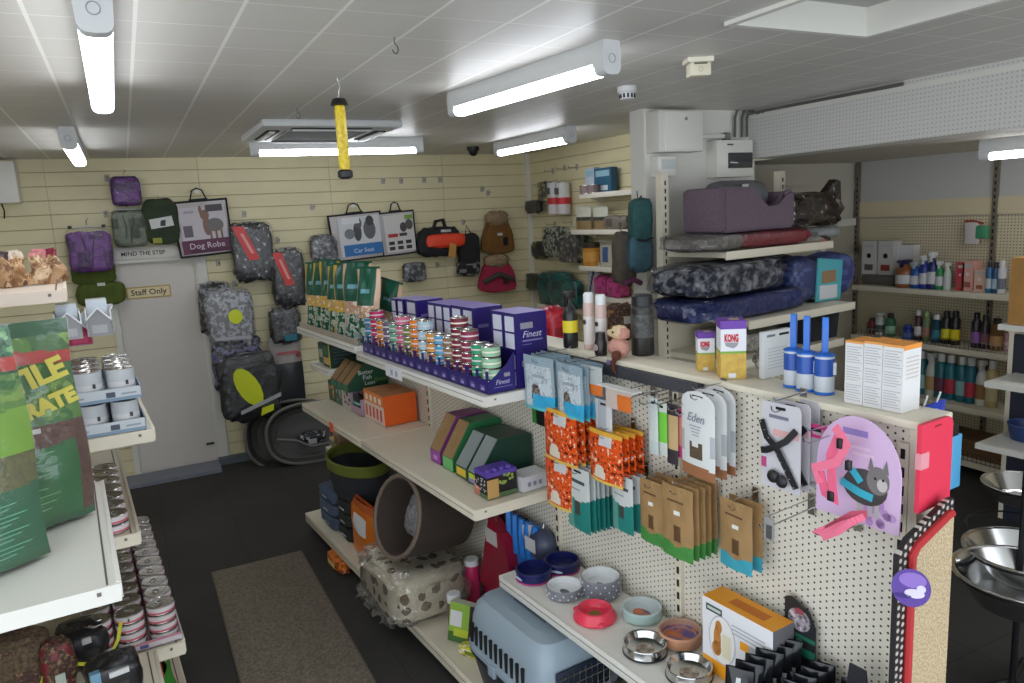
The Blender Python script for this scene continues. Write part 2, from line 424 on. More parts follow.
pegr = dotmat('right_pegboard', (214, 202, 172), (130, 118, 94), 0.0254, 0.0055, 1, 2, stag=False)
m = MB(); m.box((AX, FY, 0), (AX + .1, AY, ACE), annexw); m.box((AX - .02, FY, 0.1), (AX, AY - .02, 2.05), pegr)
m.box((AX - .03, FY, 2.06), (AX, AY - .02, 2.2), mat('cream_fascia', (216, 202, 168), 0.5)); m.box((AX - .015, FY, 2.2), (AX, AY - .02, ACE), mat('grey_white_board', (196, 194, 190), 0.6))
for y in (4.9, 3.62, 2.3):
    m.box((AX - .045, y - .02, 0.1), (AX - .02, y + .02, ACE), mat('post_grey', (120, 112, 96), 0.5))
    for k in range(42): m.box((AX - .047, y - .006, 0.15 + k * .055), (AX - .044, y + .006, 0.18 + k * .055), SLOT)
struct(m, 'wall_right')
# door to the back, frame, step
doorm = mat('door_white', (214, 208, 200), 0.5, var=0.03, scale=1.5)
m = MB(); m.box((-0.12, BY + .03, 0.02), (0.58, BY + .07, 2.0), doorm); d1 = struct(m, 'door_1')
m = MB(); m.box((-.035, -.012, -.01), (.035, 0, .01), mat('latch_dark', (60, 56, 50), 0.4, 0.6)); m.box((-.02, -.025, -.006), (.03, -.012, .006), mat('latch_dark', (0, 0, 0)))
m.build('latch', d1, (0.51, BY + .03, 0.2))
m = MB(); m.box((0.58, BY - .02, 0), (0.665, BY + .08, 2.0), wallw); m.box((0.565, BY, 0), (0.58, BY + .08, 2.0), wallw); m.box((-0.17, BY - .02, 0), (-0.12, BY + .08, 2.0), wallw); m.box((-0.17, BY - .02, 2.0), (0.665, BY + .08, 2.07), wallw)
struct(m, 'trim_3')
m = MB(); m.box((-0.3, 7.28, 0), (0.56, BY - .02, 0.035), mat('step_grey_blue', (120, 124, 136), 0.6, var=.1)); m.box((0.56, 7.5, 0), (1.6, BY - .02, 0.06), mat('skirt_blue_grey', (92, 98, 108), 0.6)); struct(m, 'trim_4')
p, w, h = face(TB, BY - .03, 113, 249, 187, 260)
t = thing('step_warning_sign', 'white board over the staff door lettered MIND THE STEP', 'sign', (p.x, BY - .022, 2.03), 0)
m = MB(); m.box((-.36, -.012, 0), (.28, 0, .11), wallw, bev=.003); m.build('board', t)
text('MIND THE STEP', 0.052, C(30, 28, 26), t, (-0.06, -.0125, .05), name='lettering', bold=.001)
p, w, h = face(TB, BY + .03, 126, 286, 171, 298)
t = thing('door_plate', 'cream and brown Staff Only plate on the white door', 'sign', (p.x, BY + .03, p.z), 0)
m = MB(); m.box((-w / 2, -.006, 0), (w / 2, 0, h), C(190, 160, 90)); m.box((-w / 2 + .012, -.008, .012), (w / 2 - .012, -.005, h - .012), C(226, 212, 168)); m.build('plate', t)
text('Staff Only', 0.075, C(50, 36, 20), t, (0, -.0085, h / 2), bold=.001)
# door of the annex
p, w, h = face(TB, AY, 820, 226, 864, 470)
m = MB(); x0 = p.x - w / 2
m.box((x0, AY - .03, 0), (x0 + w, AY, p.z + h), mat('annex_door', (176, 168, 150), 0.6)); m.box((x0 - .07, AY - .05, 0), (x0, AY, p.z + h + .07), wallw); m.box((x0 + w, AY - .05, 0), (x0 + w + .07, AY, p.z + h + .07), wallw); m.box((x0 - .07, AY - .05, p.z + h), (x0 + w + .07, AY, p.z + h + .07), wallw)
struct(m, 'door_2')
p, w, h = face(TB, AY - .01, 748, 178, 885, 190)
m = MB(); m.box((p.x - w / 2, AY - .03, p.z), (p.x + w / 2, AY, p.z + .03), annexw); m.box((p.x - w / 2, AY - .02, p.z + .06), (p.x + w / 2, AY, p.z + .08), annexw); struct(m, 'trim_5')
p, w, h = face(TB, AY - .01, 847, 230, 863, 257)
t = thing('wall_notice', 'small purple-topped white notice on the annex wall beyond the cushions', 'notice', (p.x, AY - .002, p.z), 0)
m = MB(); m.box((-w / 2, -.004, 0), (w / 2, 0, h), C(190, 188, 214)); m.build('sheet', t)
m = MB(); m.box((-w / 2, -.006, h * .62), (w / 2, -.004, h), C(74, 52, 160))
for k in range(3): m.box((-w / 2 + .01, -.006, h * (.1 + .17 * k)), (w / 2 - .01, -.004, h * (.18 + .17 * k)), C(130, 126, 186))
m.build('print', t)
# ------------------------------------------------------------------ floor mat
t = thing('floor_mat', 'grey beige flecked runner mat on the dark carpet of the aisle', 'mat', (0.545, 3.95, 0), 0)
matm = mat('mat_fleck', (130, 122, 108), 0.95, rgb2=(98, 91, 79), scale=70, bump=0.5, contrast=(.35, .65))
m = MB(); m.box((-.295, -1.7, 0), (.295, 1.14, .009), matm, bev=.003); m.build('pile', t)
m = MB()
m.tube([(-.295, -1.7, .006), (.295, -1.7, .006), (.295, 1.14, .006), (-.295, 1.14, .006)], .006, mat('mat_edge', (96, 88, 74), .9), 6, closed=True); m.build('edging', t)
# ------------------------------------------------------------------ ceiling things
LED = mat('led_diffuser', (244, 248, 255), 0.4, emit=17.0)
HOUS = mat('light_housing', (205, 206, 206), 0.45)
def batten(p0, p1, label, grp='led batten lights'):
    a, b = Vector(p0), Vector(p1); dx = b - a; L = dx.length; rz = math.atan2(dx.y, dx.x) - R(90)
    t = thing('batten_light', label, 'ceiling light', ((a.x + b.x) / 2, (a.y + b.y) / 2, p0[2]), rz, grp)
    m = MB(); m.prism([(-.043, .0), (.043, .0), (.047, .06), (.04, .1), (-.04, .1), (-.047, .06)], -L / 2 + .06, L / 2 - .06, HOUS); m.build('ceiling_housing', t)
    m = MB(); pr = [(.044 * math.copysign(abs(math.cos(q)) ** .6, math.cos(q)), .0 - .03 * math.sin(q)) for q in [math.pi * k / 8 for k in range(9)]]
    m.prism(pr + [(-.044, .02), (.044, .02)], -L / 2 + .07, L / 2 - .07, LED); m.build('diffuser', t)
    for s in (-1, 1):
        m = MB(); y = s * (L / 2 - .06)
        pr2 = [(.046 * math.copysign(abs(math.cos(q)) ** .6, math.cos(q)), .0 - .033 * math.sin(q)) for q in [math.pi * k / 8 for k in range(9)]] + [(-.049, .06), (-.042, .1), (.042, .1), (.049, .06)]
        m.prism(pr2, min(y, y + s * .06), max(y, y + s * .06), HOUS)
        n = 14
        m.tube([(.017 * math.cos(2 * math.pi * k / n), y + s * .061, .03 + .017 * math.sin(2 * math.pi * k / n)) for k in range(n)], .002, C(150, 154, 160), 4, closed=True)
        m.build('end_cap', t)
    return t
BZ = 2.825
q1, q2 = onz(612, 58, BZ + .03), onz(455, 110, BZ + .01)
batten((q1.x, q1.y, BZ), (q2.x, q2.y, BZ), 'long batten light over the gondola, left of the smoke detector')
q1, q2 = onz(250, 150, BZ + .02), onz(422, 147, BZ + .02)
batten((q1.x, q1.y, BZ), (q2.x, q2.y, BZ), 'batten light running crosswise behind the hanging yellow tube')
q1, q2 = onz(572, 136, BZ + .02), onz(498, 152, BZ + .01)
batten((q1.x, q1.y, BZ), (q2.x, q2.y, BZ), 'batten light nearest the corner of the two slat walls')
q1, q2 = onz(93, 8, BZ + .03), onz(103, 108, BZ)
batten((q1.x, q1.y, BZ), (q2.x, q2.y, BZ), 'bright batten light at top left, nearest the camera')
q1, q2 = onz(68, 140, BZ + .02), onz(80, 163, BZ)
batten((q1.x, q1.y, BZ), (q2.x, min(q2.y, 7.4), BZ), 'small far batten light at left by the slat wall')
q = onz(983, 152, 2.5)
batten((q.x, q.y - 1.6, 2.475), (q.x, q.y, 2.475), 'batten light in the annex under the pegboard beam')
t = thing('air_conditioner', 'white ceiling cassette air conditioner with slotted edge vents', 'air conditioner', (1.31, 5.4, CEI), 0)
m = MB(); m.box((-.46, -.46, -.05), (.46, .46, 0), HOUS, bev=.015); m.build('panel', t)
m = MB(); m.box((-.28, -.28, -.056), (.28, .28, -.048), mat('grille_grey', (170, 170, 168), .5))
for k in range(11): m.box((-.26, -.26 + k * .05, -.06), (.26, -.245 + k * .05, -.055), mat('grille_line', (120, 120, 118), .6))
m.build('grille', t)
for a in range(4):
    Mx = Matrix.Rotation(a * math.pi / 2, 4, 'Z'); m = MB(); m.box((-.26, .32, -.058), (.26, .4, -.049), SLOT, Mx); m.box((-.26, .35, -.066), (.26, .385, -.056), HOUS, Mx); m.build('vent', t)
q = onz(627, 87, CEI)
t = thing('smoke_detector', 'round white smoke detector with slotted base on the ceiling', 'smoke detector', q, 0)
m = MB(); m.lathe([(0, 0), (.055, 0), (.055, -.025), (.045, -.035)], HOUS); m.build('base', t)
m = MB(); m.lathe([(.044, -.034), (.04, -.065), (.02, -.072), (0, -.072)], HOUS)
for k in range(12):
    a = k * math.pi / 6; m.box((-.005, .038, -.06), (.005, .045, -.038), SLOT, Matrix.Rotation(a, 4, 'Z'))
m.build('sensor_vent', t)
q = onz(698, 59, CEI)
t = thing('alarm_sounder', 'cream rectangular alarm box under the ceiling tiles', 'alarm', q, R(-25))
m = MB(); m.box((-.06, -.05, -.02), (.06, .05, 0), C(226, 220, 200)); m.build('base', t)
m = MB(); m.box((-.048, -.042, -.08), (.05, .035, -.02), C(222, 214, 190), bev=.006); m.build('cover', t)
m = MB(); m.box((-.03, -.046, -.03), (.03, -.041, -.024), C(90, 84, 70)); m.tube([(.01 * math.cos(k), -.043, -.052 + .01 * math.sin(k)) for k in [j * .6283 for j in range(10)]], .001, C(150, 140, 110), 4, closed=True); m.build('slot', t)
q = onz(473, 147, CEI)
t = thing('dome_camera', 'black dome security camera on the ceiling by the back wall', 'security camera', q, 0)
m = MB(); m.lathe([(0, 0), (.06, 0), (.06, -.03), (.05, -.04)], BLACK); m.build('base', t)
m = MB(); m.lathe([(.048, -.038), (.045, -.06), (.03, -.08), (.01, -.088), (0, -.088)], mat('dome_glass', (30, 30, 34), .06)); m.build('dome', t)
q = onz(337, 78, CEI)
t = thing('fly_trap', 'hanging yellow fly trap tube with black end caps', 'fly trap', (q.x, q.y, 0), 0)
zt = atd(338, 98, (CAMR.transposed() @ (q - O)).z * -1).z
m = MB(); m.lathe([(.022, zt - .03), (.026, zt - .06), (.026, zt - .3), (.022, zt - .33)], mat('trap_yellow', (236, 212, 40), .3, rgb2=(200, 168, 40), scale=60)); m.build('tube', t)
m = MB(); m.lathe([(0, zt), (.03, zt - .002), (.042, zt - .03), (.024, zt - .034)], BLACK); m.build('top_cap', t)
m = MB(); m.lathe([(.026, zt - .326), (.036, zt - .335), (.036, zt - .36), (.02, zt - .368), (0, zt - .368)], BLACK); m.build('base_cap', t)
m = MB(); m.tube([(0, 0, zt - .002), (0, 0, zt + .03), (.01, 0, zt + .05), (0, 0, CEI)], .002, CHROME, 5); m.build('hanging_wire', t)
for (x, y, lb) in ((394, 37, 'metal hook in a ceiling joint right of the yellow tube'), (297, 108, 'metal hook in a ceiling joint over the air conditioner')):
    q = onz(x, y, CEI)
    m = MB(); m.tube([(0, 0, 0), (0, 0, -.02), (.012, 0, -.03), (.016, 0, -.045), (.008, 0, -.058), (-.006, 0, -.056), (-.012, 0, -.045)], .0028, mat('hook_grey', (100, 98, 94), .4, .8), 6)
    o = m.build('ceiling_hook', None, q, R(20)); tag(o, lb, 'hook')
# ------------------------------------------------------------------ electrics on the stub wall
SY = 4.27
def onstub(x0, y0, x1, y1): return face(TB, SY - .11, x0, y0, x1, y1)
p, w, h = onstub(656, 111, 700, 152)
t = thing('meter_cabinet', 'large white meter cabinet at the top of the stub wall', 'electrical box', (p.x, SY, p.z), 0)
m = MB(); m.box((-w / 2, -.14, 0), (w / 2, 0, h), wallw, bev=.006); m.build('cabinet', t)
m = MB(); m.box((-w / 2 + .05, -.146, .01), (w / 2 - .004, -.138, h - .01), WHITE, bev=.003); m.lathe([(0, .0), (.012, 0), (.012, .006), (0, .006)], C(150, 150, 150), 10, M=Matrix.Translation((w * .1, -.146, h * .8)) @ Matrix.Rotation(R(90), 4, 'X')); m.build('door', t)
p, w, h = onstub(660, 156, 678, 176)
t = thing('fuse_box', 'small white fuse box under the large meter cabinet', 'electrical box', (p.x, SY, p.z), 0)
m = MB(); m.box((-w / 2, -.09, 0), (w / 2, 0, h), WHITE, bev=.005); m.build('case', t)
m = MB(); m.box((-w / 2 + .03, -.094, .05), (w / 2 - .005, -.089, h - .02), C(196, 202, 200)); m.build('cover', t)
p, w, h = onstub(717, 140, 753, 177)
t = thing('consumer_unit', 'white consumer unit with a dark glass flap on the stub wall', 'electrical box', (p.x, SY, p.z), 0)
m = MB(); m.box((-w / 2, -.11, 0), (w / 2, 0, h), WHITE, bev=.006); m.build('case', t)
m = MB(); m.box((-w * .2, -.122, h * .24), (w * .46, -.109, h * .66), mat('smoked_flap', (58, 60, 62), .12), bev=.004); m.build('flap', t)
m = MB(); m.box((-w * .22, -.113, h * .86), (-w * .06, -.109, h * .9), C(70, 70, 72)); m.build('maker_plate', t)
m = MB()
for k, (x0, x1) in enumerate(((735, 741), (742, 749), (747, 756))):
    a = onp(x0, 137, 0, SY - .03); b = onp(x0, 118, 0, SY - .03); 
    m.tube([(a.x, SY - .03, a.z), (a.x, SY - .03, b.z), (a.x + .02, SY - .03, b.z + .05), (a.x + .06, SY - .035, b.z + .08), (a.x + .11, SY - .06, CEI - .03), (4.19, SY - .14 - .03 * k, CEI - .025), (4.205, 3.0, CEI - .025)], .011, mat('conduit_grey', (96, 94, 90), .5), 6)
o = m.build('cable_run'); tag(o, 'dark cables curving from the consumer unit along the beam top', 'cable')
p, w, h = onstub(700, 129, 738, 137)
m = MB(); m.box((-w / 2, -.03, 0), (w / 2, 0, .03), wallw, bev=.003); m.box((w / 2 - .05, -.035, -.02), (w / 2, 0, .04), C(120, 118, 114)); o = m.build('cable_trunking', None, (p.x, SY, p.z)); tag(o, 'short white cable trunking between the two electrical boxes', 'cable trunking')
p, w, h = face(TB, BY, 0, 163, 17, 204)
t = thing('wall_unit', 'white electrical box high on the slat wall at far left', 'electrical box', (p.x - .06, BY, p.z), 0)
m = MB(); m.box((-w / 2 - .1, -.2, 0), (w / 2 + .08, 0, h), WHITE, bev=.01); m.build('case', t)
m = MB(); m.box((-w / 2 - .02, -.21, .01), (-w / 2 + .06, -.198, .07), BLACK); m.tube([(0, -.1, 0), (.01, -.1, -.06), (0, -.08, -.12)], .006, BLACK); m.build('cable', t)
m = MB(); m.box((4.2, FY - .1, 0), (AX + .1, FY, ACE), annexw); struct(m, 'wall_daylight_block')  # unseen wall added to keep daylight out of the annex
# ================================================================== CENTRE GONDOLA  (local axes: x = n across, y = u along, z)
PEGW = dotmat('gondola_pegboard', (226, 220, 206), (58, 53, 46), 0.022, 0.0036, 1, 2)
ZB, ZM, ZT, ZW, ZL = 0.15, 1.0, 1.49, 0.67, 1.668
NP = 1.9
G = thing('gondola_shelving', 'long cream gondola with perforated back board and white shelves, centre of the shop', 'shelving unit', (0, 0, 0), GY)
m = MB(); m.box((NP + .005, 1.06, .1), (1.99, 5.36, 1.645), CREAM, mats={'-x': PEGW}); m.build('back_panel', G)
m = MB(); m.box((NP - .02, 1.03, 1.645), (2.04, 5.38, ZL), CREAM, bev=.004); m.build('top_ledge', G)
m = MB(); m.box((NP - .012, 1.035, 0), (2.03, 1.06, 1.645), CREAM); m.build('end_panel', G)
for u in (1.078, 1.93, 2.72, 4.05, 5.34):
    m = MB(); m.box((NP - .012, u - .016, .02), (NP + .004, u + .016, 1.6), CREAM); m.build('upright', G)
    s = MB()
    for k in range(29): s.box((NP - .0135, u - .006, .1 + k * .052), (NP - .011, u + .006, .128 + k * .052), SLOT)
    s.build('slots', G)
a, b = onp(578, 366, TG, NP - .02), onp(700, 392, TG, NP - .02)
ua, ub = nu(a)[1], nu(b)[1]
m = MB(); m.box((NP - .03, ub, b.z - .016), (NP - .004, ua, b.z + .03), mat('rail_grey', (70, 72, 78), .45)); m.build('accessory_rail', G)
def shelf(n0, u0, u1, z, th=0.032, name='shelf', col=None, lip=0.0):
    c = col or WHITE
    m = MB(); m.box((n0, u0, z - th), (NP - .014, u1, z), c); o = m.build(name, G)
    m = MB(); m.box((n0 - .012, u0 + .002, z - th - .012), (n0, u1 - .002, z + .003 + lip), c, bev=.002); m.box((n0 - .0135, u0 + .004, z - th * .5 - .002), (n0 - .012, u1 - .004, z - th * .5), CREAMD); m.build('price_rail', o)
    for u in (u0, u1):
        m = MB(); s = -1 if u == u0 else 1
        m.prism([(n0 - .008, z - th - .012), (NP - .014, z - th - .012), (NP - .014, z + .002), (n0 - .008, z + .002)], u - (.004 if s < 0 else 0), u + (0 if s < 0 else .004), c)
        m.box((n0 + .04, u + s * .0045 - .001, z - .018), (n0 + .05, u + s * .0045 + .001, z - .01), C(120, 112, 96)); m.build('bracket', o)
    return o
shelf(1.42, 1.07, 2.70, ZB, .05, 'base_shelf', CREAM); shelf(1.42, 2.715, 4.04, ZB, .05, 'base_shelf', CREAM); shelf(1.42, 4.055, 5.30, ZB, .05, 'base_shelf', CREAM)
m = MB(); m.box((1.47, 1.08, 0), (1.885, 5.3, .095), mat('kick_dark', (60, 56, 50), .7)); m.build('kick_plate', G)
shelf(1.45, 2.70, 4.045, ZM, .034, 'shelf', CREAM); shelf(1.45, 4.06, 5.20, ZM, .034, 'shelf', CREAM)
US = nu(onp(363, 350, TG, 1.56))[1] + .012
shelf(1.53, 2.70, US, ZT, .03, 'shelf', WHITE); shelf(1.53, US + .012, 5.42, ZT + .035, .03, 'shelf', WHITE)
m = MB(); m.box((1.535, US + .02, ZT + .036), (1.542, 5.4, ZT + .075), mat('riser_card', (176, 166, 150), .7)); m.build('riser_strip', G)
shelf(1.6, 5.02, 5.4, 1.25, .03, 'shelf', WHITE)
shelf(1.55, 1.08, 2.69, ZW, .034, 'shelf', WHITE)
shelf(1.62, 5.06, 5.3, .62, .03, 'shelf', CREAM)
q = onp(330, 413, TG, 1.436); n_, u_ = nu(q)
m = MB(); m.box((1.433, u_ - .04, .94), (1.436, u_ + .03, 1.002), C(232, 96, 40)); m.build('price_ticket', G)
q = onp(394, 365, TG, 1.515); n_, u_ = nu(q)
m = MB(); m.box((1.513, u_ - .09, 1.425), (1.516, u_ + .12, 1.485), C(228, 228, 232))
for k in range(2): m.box((1.5125, u_ + .02 - .06 * k, 1.44), (1.5135, u_ + .05 - .06 * k, 1.47), C(170, 170, 180))
m.build('price_ticket', G)
# ------------------------------------------------------------------ top shelf: purple tray displays with tins, cartons behind
PUR = mat('carton_purple', (38, 24, 108), .42, var=.06, scale=8)
PURD = mat('carton_purple_dark', (36, 24, 92), .5)
PALE = C(208, 212, 226); SILV = C(150, 148, 160); TINM = mat('tin_metal', (196, 194, 190), .25, 1.0)
CARD = mat('brown_card', (150, 118, 78), .8, var=.08, scale=12)
ZTS = ZT + .004
NF, NB = 1.56, 1.71
tins = ['sky blue', 'magenta', 'orange', 'grey violet', 'mint green', 'pink', 'olive green', 'bright orange', 'pale blue', 'amber', 'light blue', 'tan brown', 'dark maroon', 'plum', 'emerald', 'pale green']
tcol = [(66, 140, 190), (190, 40, 96), (232, 140, 50), (120, 104, 140), (110, 180, 150), (214, 110, 140), (120, 128, 70), (236, 130, 40), (176, 206, 220), (226, 150, 60), (90, 170, 214), (150, 120, 90), (120, 30, 56), (140, 40, 70), (40, 160, 110), (150, 196, 160)]
def tin_proto(rgb, r, h, name='tin', rgb2=(222, 214, 214), lab='', cat='tin', grp=None, bands=1):
    t = thing(name, lab, cat, (0, 0, 0), 0, grp)
    m = MB(); m.lathe([(0, .001), (r * .9, .001), (r, .004), (r * .97, .007), (r * .97, h - .007), (r, h - .004), (r * .96, h - .001), (r * .9, h - .0035), (r * .6, h - .004), (0, h - .004)], TINM, 16); m.build('can', t)
    m = MB(); c1 = C(*rgb); c2 = C(*rgb2); z0, z1 = .005, h - .005
    if bands == 1: zs = [(z0, z0 + .38 * (z1 - z0), c1), (z0 + .38 * (z1 - z0), z0 + .56 * (z1 - z0), c2), (z0 + .56 * (z1 - z0), z1, c1)]
    elif bands == 2: zs = [(z0, z0 + .35 * (z1 - z0), c1), (z0 + .35 * (z1 - z0), z1, c2)]
    else: zs = [(z0, z1, c2)]
    for a, b, c in zs: m.lathe([(r * .985, a), (r * .985, b)], c, 16)
    m.build('label_wrap', t, fix=False)
    m = MB(); m.tube([(r * .35 * math.cos(k * .8976) , r * .1 + r * .22 * math.sin(k * .8976), h - .0025) for k in range(7)], .0018, TINM, 4, closed=True); m.build('ring_pull', t)
    return t
u_near, u_far = 2.725, nu(onp(363, 350, TG, NF))[1]
nt = 8; tw = (u_far - u_near) / nt
heights = [3, 3, 3, 3, 4, 4, 3, 4, 3, 3, 3, 3, 5, 4, 3, 3]
heights = [4, 5, 4, 4, 4, 5, 4, 5, 5, 4, 4, 4, 6, 5, 4, 4]
for i in range(nt):                       # i = 0 far
    u0 = u_far - (i + 1) * tw; u1 = u0 + tw
    lab = ['purple tin display tray at the far end, beside the green feed bags', 'purple tin display tray second from the green feed bags', 'purple tin display tray third from the green feed bags', 'purple tin display tray fourth from the green feed bags',
           'purple tin display tray fourth from the near shelf end', 'purple tin display tray third from the near shelf end', 'purple tin display tray second from the near shelf end', 'purple tin display tray at the near shelf end, script lettering on its side'][i]
    o = gp(NF, (u0 + u1) / 2, ZTS); w = tw - .008
    t = thing('display_tray', lab, 'display tray', o, TG, 'purple tin display trays')
    m = MB(); m.box((-w / 2, 0, 0), (w / 2, .142, .004), PUR)
    m.box((-w / 2, 0, 0), (w / 2, .003, .062), PUR)
    for q in (-1, 0, 1): m.box((q * w * .48 - .011, 0, .06), (q * w * .48 + .011, .003, .1), PUR); m.box((-w / 2, .139, 0), (w / 2, .142, .17), PUR)
    for s in (-1, 1):
        m.prism([(0, 0), (.142, 0), (.142, .17), (.1, .12), (.012, .055), (0, .055)], s * w / 2 - .0015, s * w / 2 + .0015, PUR, axis='x')
    m.build('tray', t)
    m = MB()
    for s in (-1, 1):
        pan(m, s * w / 4 - .016, .012, s * w / 4 + .016, .026, C(150, 140, 190), -.0005); pan(m, s * w / 4 - .02, .03, s * w / 4 + .02, .034, C(120, 110, 170), -.0005)
    m.build('print', t)
    if i == nt - 1:
        text('Finest', .03, C(198, 192, 224), t, (w / 2 + .0025, .075, .045), (90, 0, 90), shear=.3)
        m = MB(); panx(m, .085, .066, .115, .083, SILV, w / 2 + .0022); panx(m, .03, .022, .125, .025, C(130, 122, 180), w / 2 + .0022); m.build('badge', t)
    for k in range(2):
        c = i * 2 + k; hh = heights[c]; r = tw / 4 - .0035
        uc = u1 - tw * (.25 + .5 * k)
        proto = None
        for q in range(hh):
            lb = '%s tin, %s, %s column from far end' % (tins[c], ['at the bottom', 'second up', 'third up', 'fourth up', 'fifth up', 'sixth up'][q], ORD[c])
            pos = gp(NF + .008 + r, uc, ZTS + .005 + q * .0505)
            if proto is None: proto = tin_proto(tcol[c], r, .05, 'tin', (226, 216, 220) if c % 3 else (240, 232, 214), lb, 'tin', 'tins on the purple trays'); proto.location = pos; proto.rotation_euler.z = TG
            else: dup(proto, pos, TG + .3 * q, lb)
        back = dup(proto, gp(NF + .095 + r * .3, uc, ZTS + .005), TG, '%s tin low in the back row of the %s column from the far end' % (tins[c], ORD[c]))
# cartons
def finest_carton(u0, u1, z0, z1, n0, n1, lab, win=2, side=False, rows=2):
    w, d, h = u1 - u0, n1 - n0, z1 - z0
    t = thing('tin_carton', lab, 'carton', gp(n0, (u0 + u1) / 2, z0), TG, 'purple tin cartons')
    m = MB(); carton(m, w, d, h, PUR, PUR, mat('carton_purple_top', (120, 108, 170), .4)); m.build('box', t)
    m = MB()
    for k in range(win):
        xa = -w / 2 + w * (k + .14) / win; xb = -w / 2 + w * (k + .88) / win
        for r_ in range(rows): pan(m, xa, h * (.06 + .45 * r_), xb, h * (.46 + .45 * r_), PALE)
    m.build('printed_windows', t)
    if side:
        text('Finest', .042, C(204, 198, 228), t, (w / 2 + .001, d * .5, h * .42), (90, 0, 90), shear=.3)
        m = MB(); panx(m, d * .15, h * .58, d * .55, h * .74, SILV, w / 2 + .0008); panx(m, d * .2, h * .24, d * .85, h * .28, C(140, 132, 190), w / 2 + .0008); panx(m, d * .2, h * .15, d * .5, h * .17, C(120, 112, 170), w / 2 + .0008); m.build('badge', t)
    else:
        m = MB(); panx(m, d * .15, h * .4, d * .5, h * .5, C(110, 102, 160), w / 2 + .0008); m.build('badge', t)
    return t
finest_carton(2.725, 2.93, ZTS, ZTS + .165, 1.715, 1.88, 'lower purple carton at the near shelf end, behind the tin trays', 2, True)
finest_carton(2.725, 2.93, ZTS + .166, ZTS + .335, 1.715, 1.88, 'upper purple carton at the near shelf end with script lettering', 2, True)
for i, (a, b, w_) in enumerate(((3.10, 3.33, 2), (3.335, 3.60, 3), (3.74, 3.88, 1), (3.92, 4.0, 1), (4.02, 4.09, 1))):
    nm = ['second', 'third', 'fourth', 'fifth', 'sixth'][i]
    z = ZTS if a < 4.0 else ZTS + .033 if a > 4.08 else ZTS
    finest_carton(a, b, ZTS, ZTS + .165, 1.715, 1.88, 'lower purple carton, %s stack from the near shelf end' % nm, w_)
    finest_carton(a, b, ZTS + .166, ZTS + .33 - .004 * i, 1.715, 1.88, 'upper purple carton, %s stack from the near shelf end' % nm, w_)
# ------------------------------------------------------------------ green feed bags, far top shelf
GRN = mat('bag_green', (22, 92, 70), .38, var=.08, scale=6); YEL = C(226, 186, 50, .4); PNK = C(226, 190, 160, .4); OFFW = C(222, 226, 214); SKY = C(120, 176, 190)
FB1 = fleck('feed_print', [(22, 92, 70), (206, 214, 200), (120, 176, 190), (214, 160, 110)], 26, (0, .52, .6, .66))
FB2 = fleck('feed_band', [(226, 186, 50), (214, 170, 110), (240, 226, 190)], 30, (0, .48, .58))
FB3 = fleck('feed_band_pink', [(226, 196, 170), (206, 150, 120), (240, 226, 210)], 30, (0, .48, .58))
def feed_bag(w, h, t, edge, lab, loc, rz, tilt=None, seed=0):
    r = thing('feed_bag', lab, 'feed bag', loc, rz, 'green feed bags', tilt)
    def mf(u, v, s):
        if s == 0:
            if u < .1 or u > .9: return edge
            if .36 < v < .5: return FB2 if edge is YEL else FB3
            if v < .36: return FB1
            if .64 < v < .7 and .3 < u < .7: return SKY
        else:
            if u < .1 or u > .9: return edge
        return GRN
    m = MB(); pouch_mesh(m, w, h, t, mf, 16, 18, bottom=.85, top=.12, wob=.012, seed=seed); m.build('bag', r)
    m = MB(); m.box((-w / 2, -.003, h - .002), (w / 2, .003, h + .012), GRN); m.build('top_seal', r)
    return r
fb = [(5.32, .19, YEL), (5.15, .19, YEL), (4.99, .19, YEL), (4.83, .2, YEL), (4.66, .23, YEL), (4.47, .24, PNK), (4.29, .18, PNK)]
fl = ['farthest green feed bag with yellow edges, at the shelf end', 'green feed bag with yellow edges, second from the far shelf end', 'green feed bag with yellow edges, third from the far end', 'green feed bag with yellow edges, fourth from the far end',
      'green feed bag with yellow edges, tallest, next to the pink-edged bag', 'large green feed bag with cream pink edges', 'green feed bag with cream pink edges, behind the tins']
for i, (u, w, e) in enumerate(fb):
    feed_bag(w * 1.0, .45 + .014 * (i % 3), .1, e, fl[i], gp(1.64, u, ZT + .04), TG + R(28), (R(-5), 0), i + 1)
feed_bag(.24, .36, .09, PNK, 'green feed bag leaning back behind the purple cartons', gp(1.79, 4.36, ZT + .04), TG + R(10), (R(-4), R(8)), 9)
# ------------------------------------------------------------------ far shelf under the feed bags
def gbox(name, lab, cat, n0, u0, u1, z, d, h, front, side, top, grp=None, extra=None, rz=0.0):
    t = thing(name, lab, cat, gp(n0, (u0 + u1) / 2, z), TG + rz, grp); w = u1 - u0
    m = MB(); carton(m, w, d, h, front, side, top, bev=0); m.build('box', t)
    if extra:
        m = MB(); extra(m, w, d, h); m.build('print', t)
    return t
DKG = C(30, 62, 56); 
def ex1(m, w, d, h):
    pan(m, -w / 2 + .01, h * .1, w / 2 - .03, h * .4, C(214, 170, 110)); pan(m, -w / 2 + .01, h * .5, w / 2 - .03, h * .9, C(60, 110, 96)); pan(m, w / 2 - .025, 0, w / 2, h, C(214, 220, 50))
    for k in range(5): panx(m, d * .1, h * (.2 + .14 * k), d * .9, h * (.23 + .14 * k), C(70, 96, 90), w / 2 + .0008)
gbox('dog_food_carton', 'dark green carton with a lime corner stripe under the feed bags', 'carton', 1.63, 5.06, 5.22, 1.252, .24, .17, DKG, C(34, 54, 54), CARD, None, ex1)
gbox('dog_food_carton', 'dark green carton on the small far shelf, behind the lime-striped one', 'carton', 1.65, 5.24, 5.38, 1.252, .2, .15, C(50, 92, 70), DKG, CARD, None, lambda m, w, d, h: pan(m, -w / 2 + .02, h * .3, w / 2 - .02, h * .7, C(170, 186, 150)))
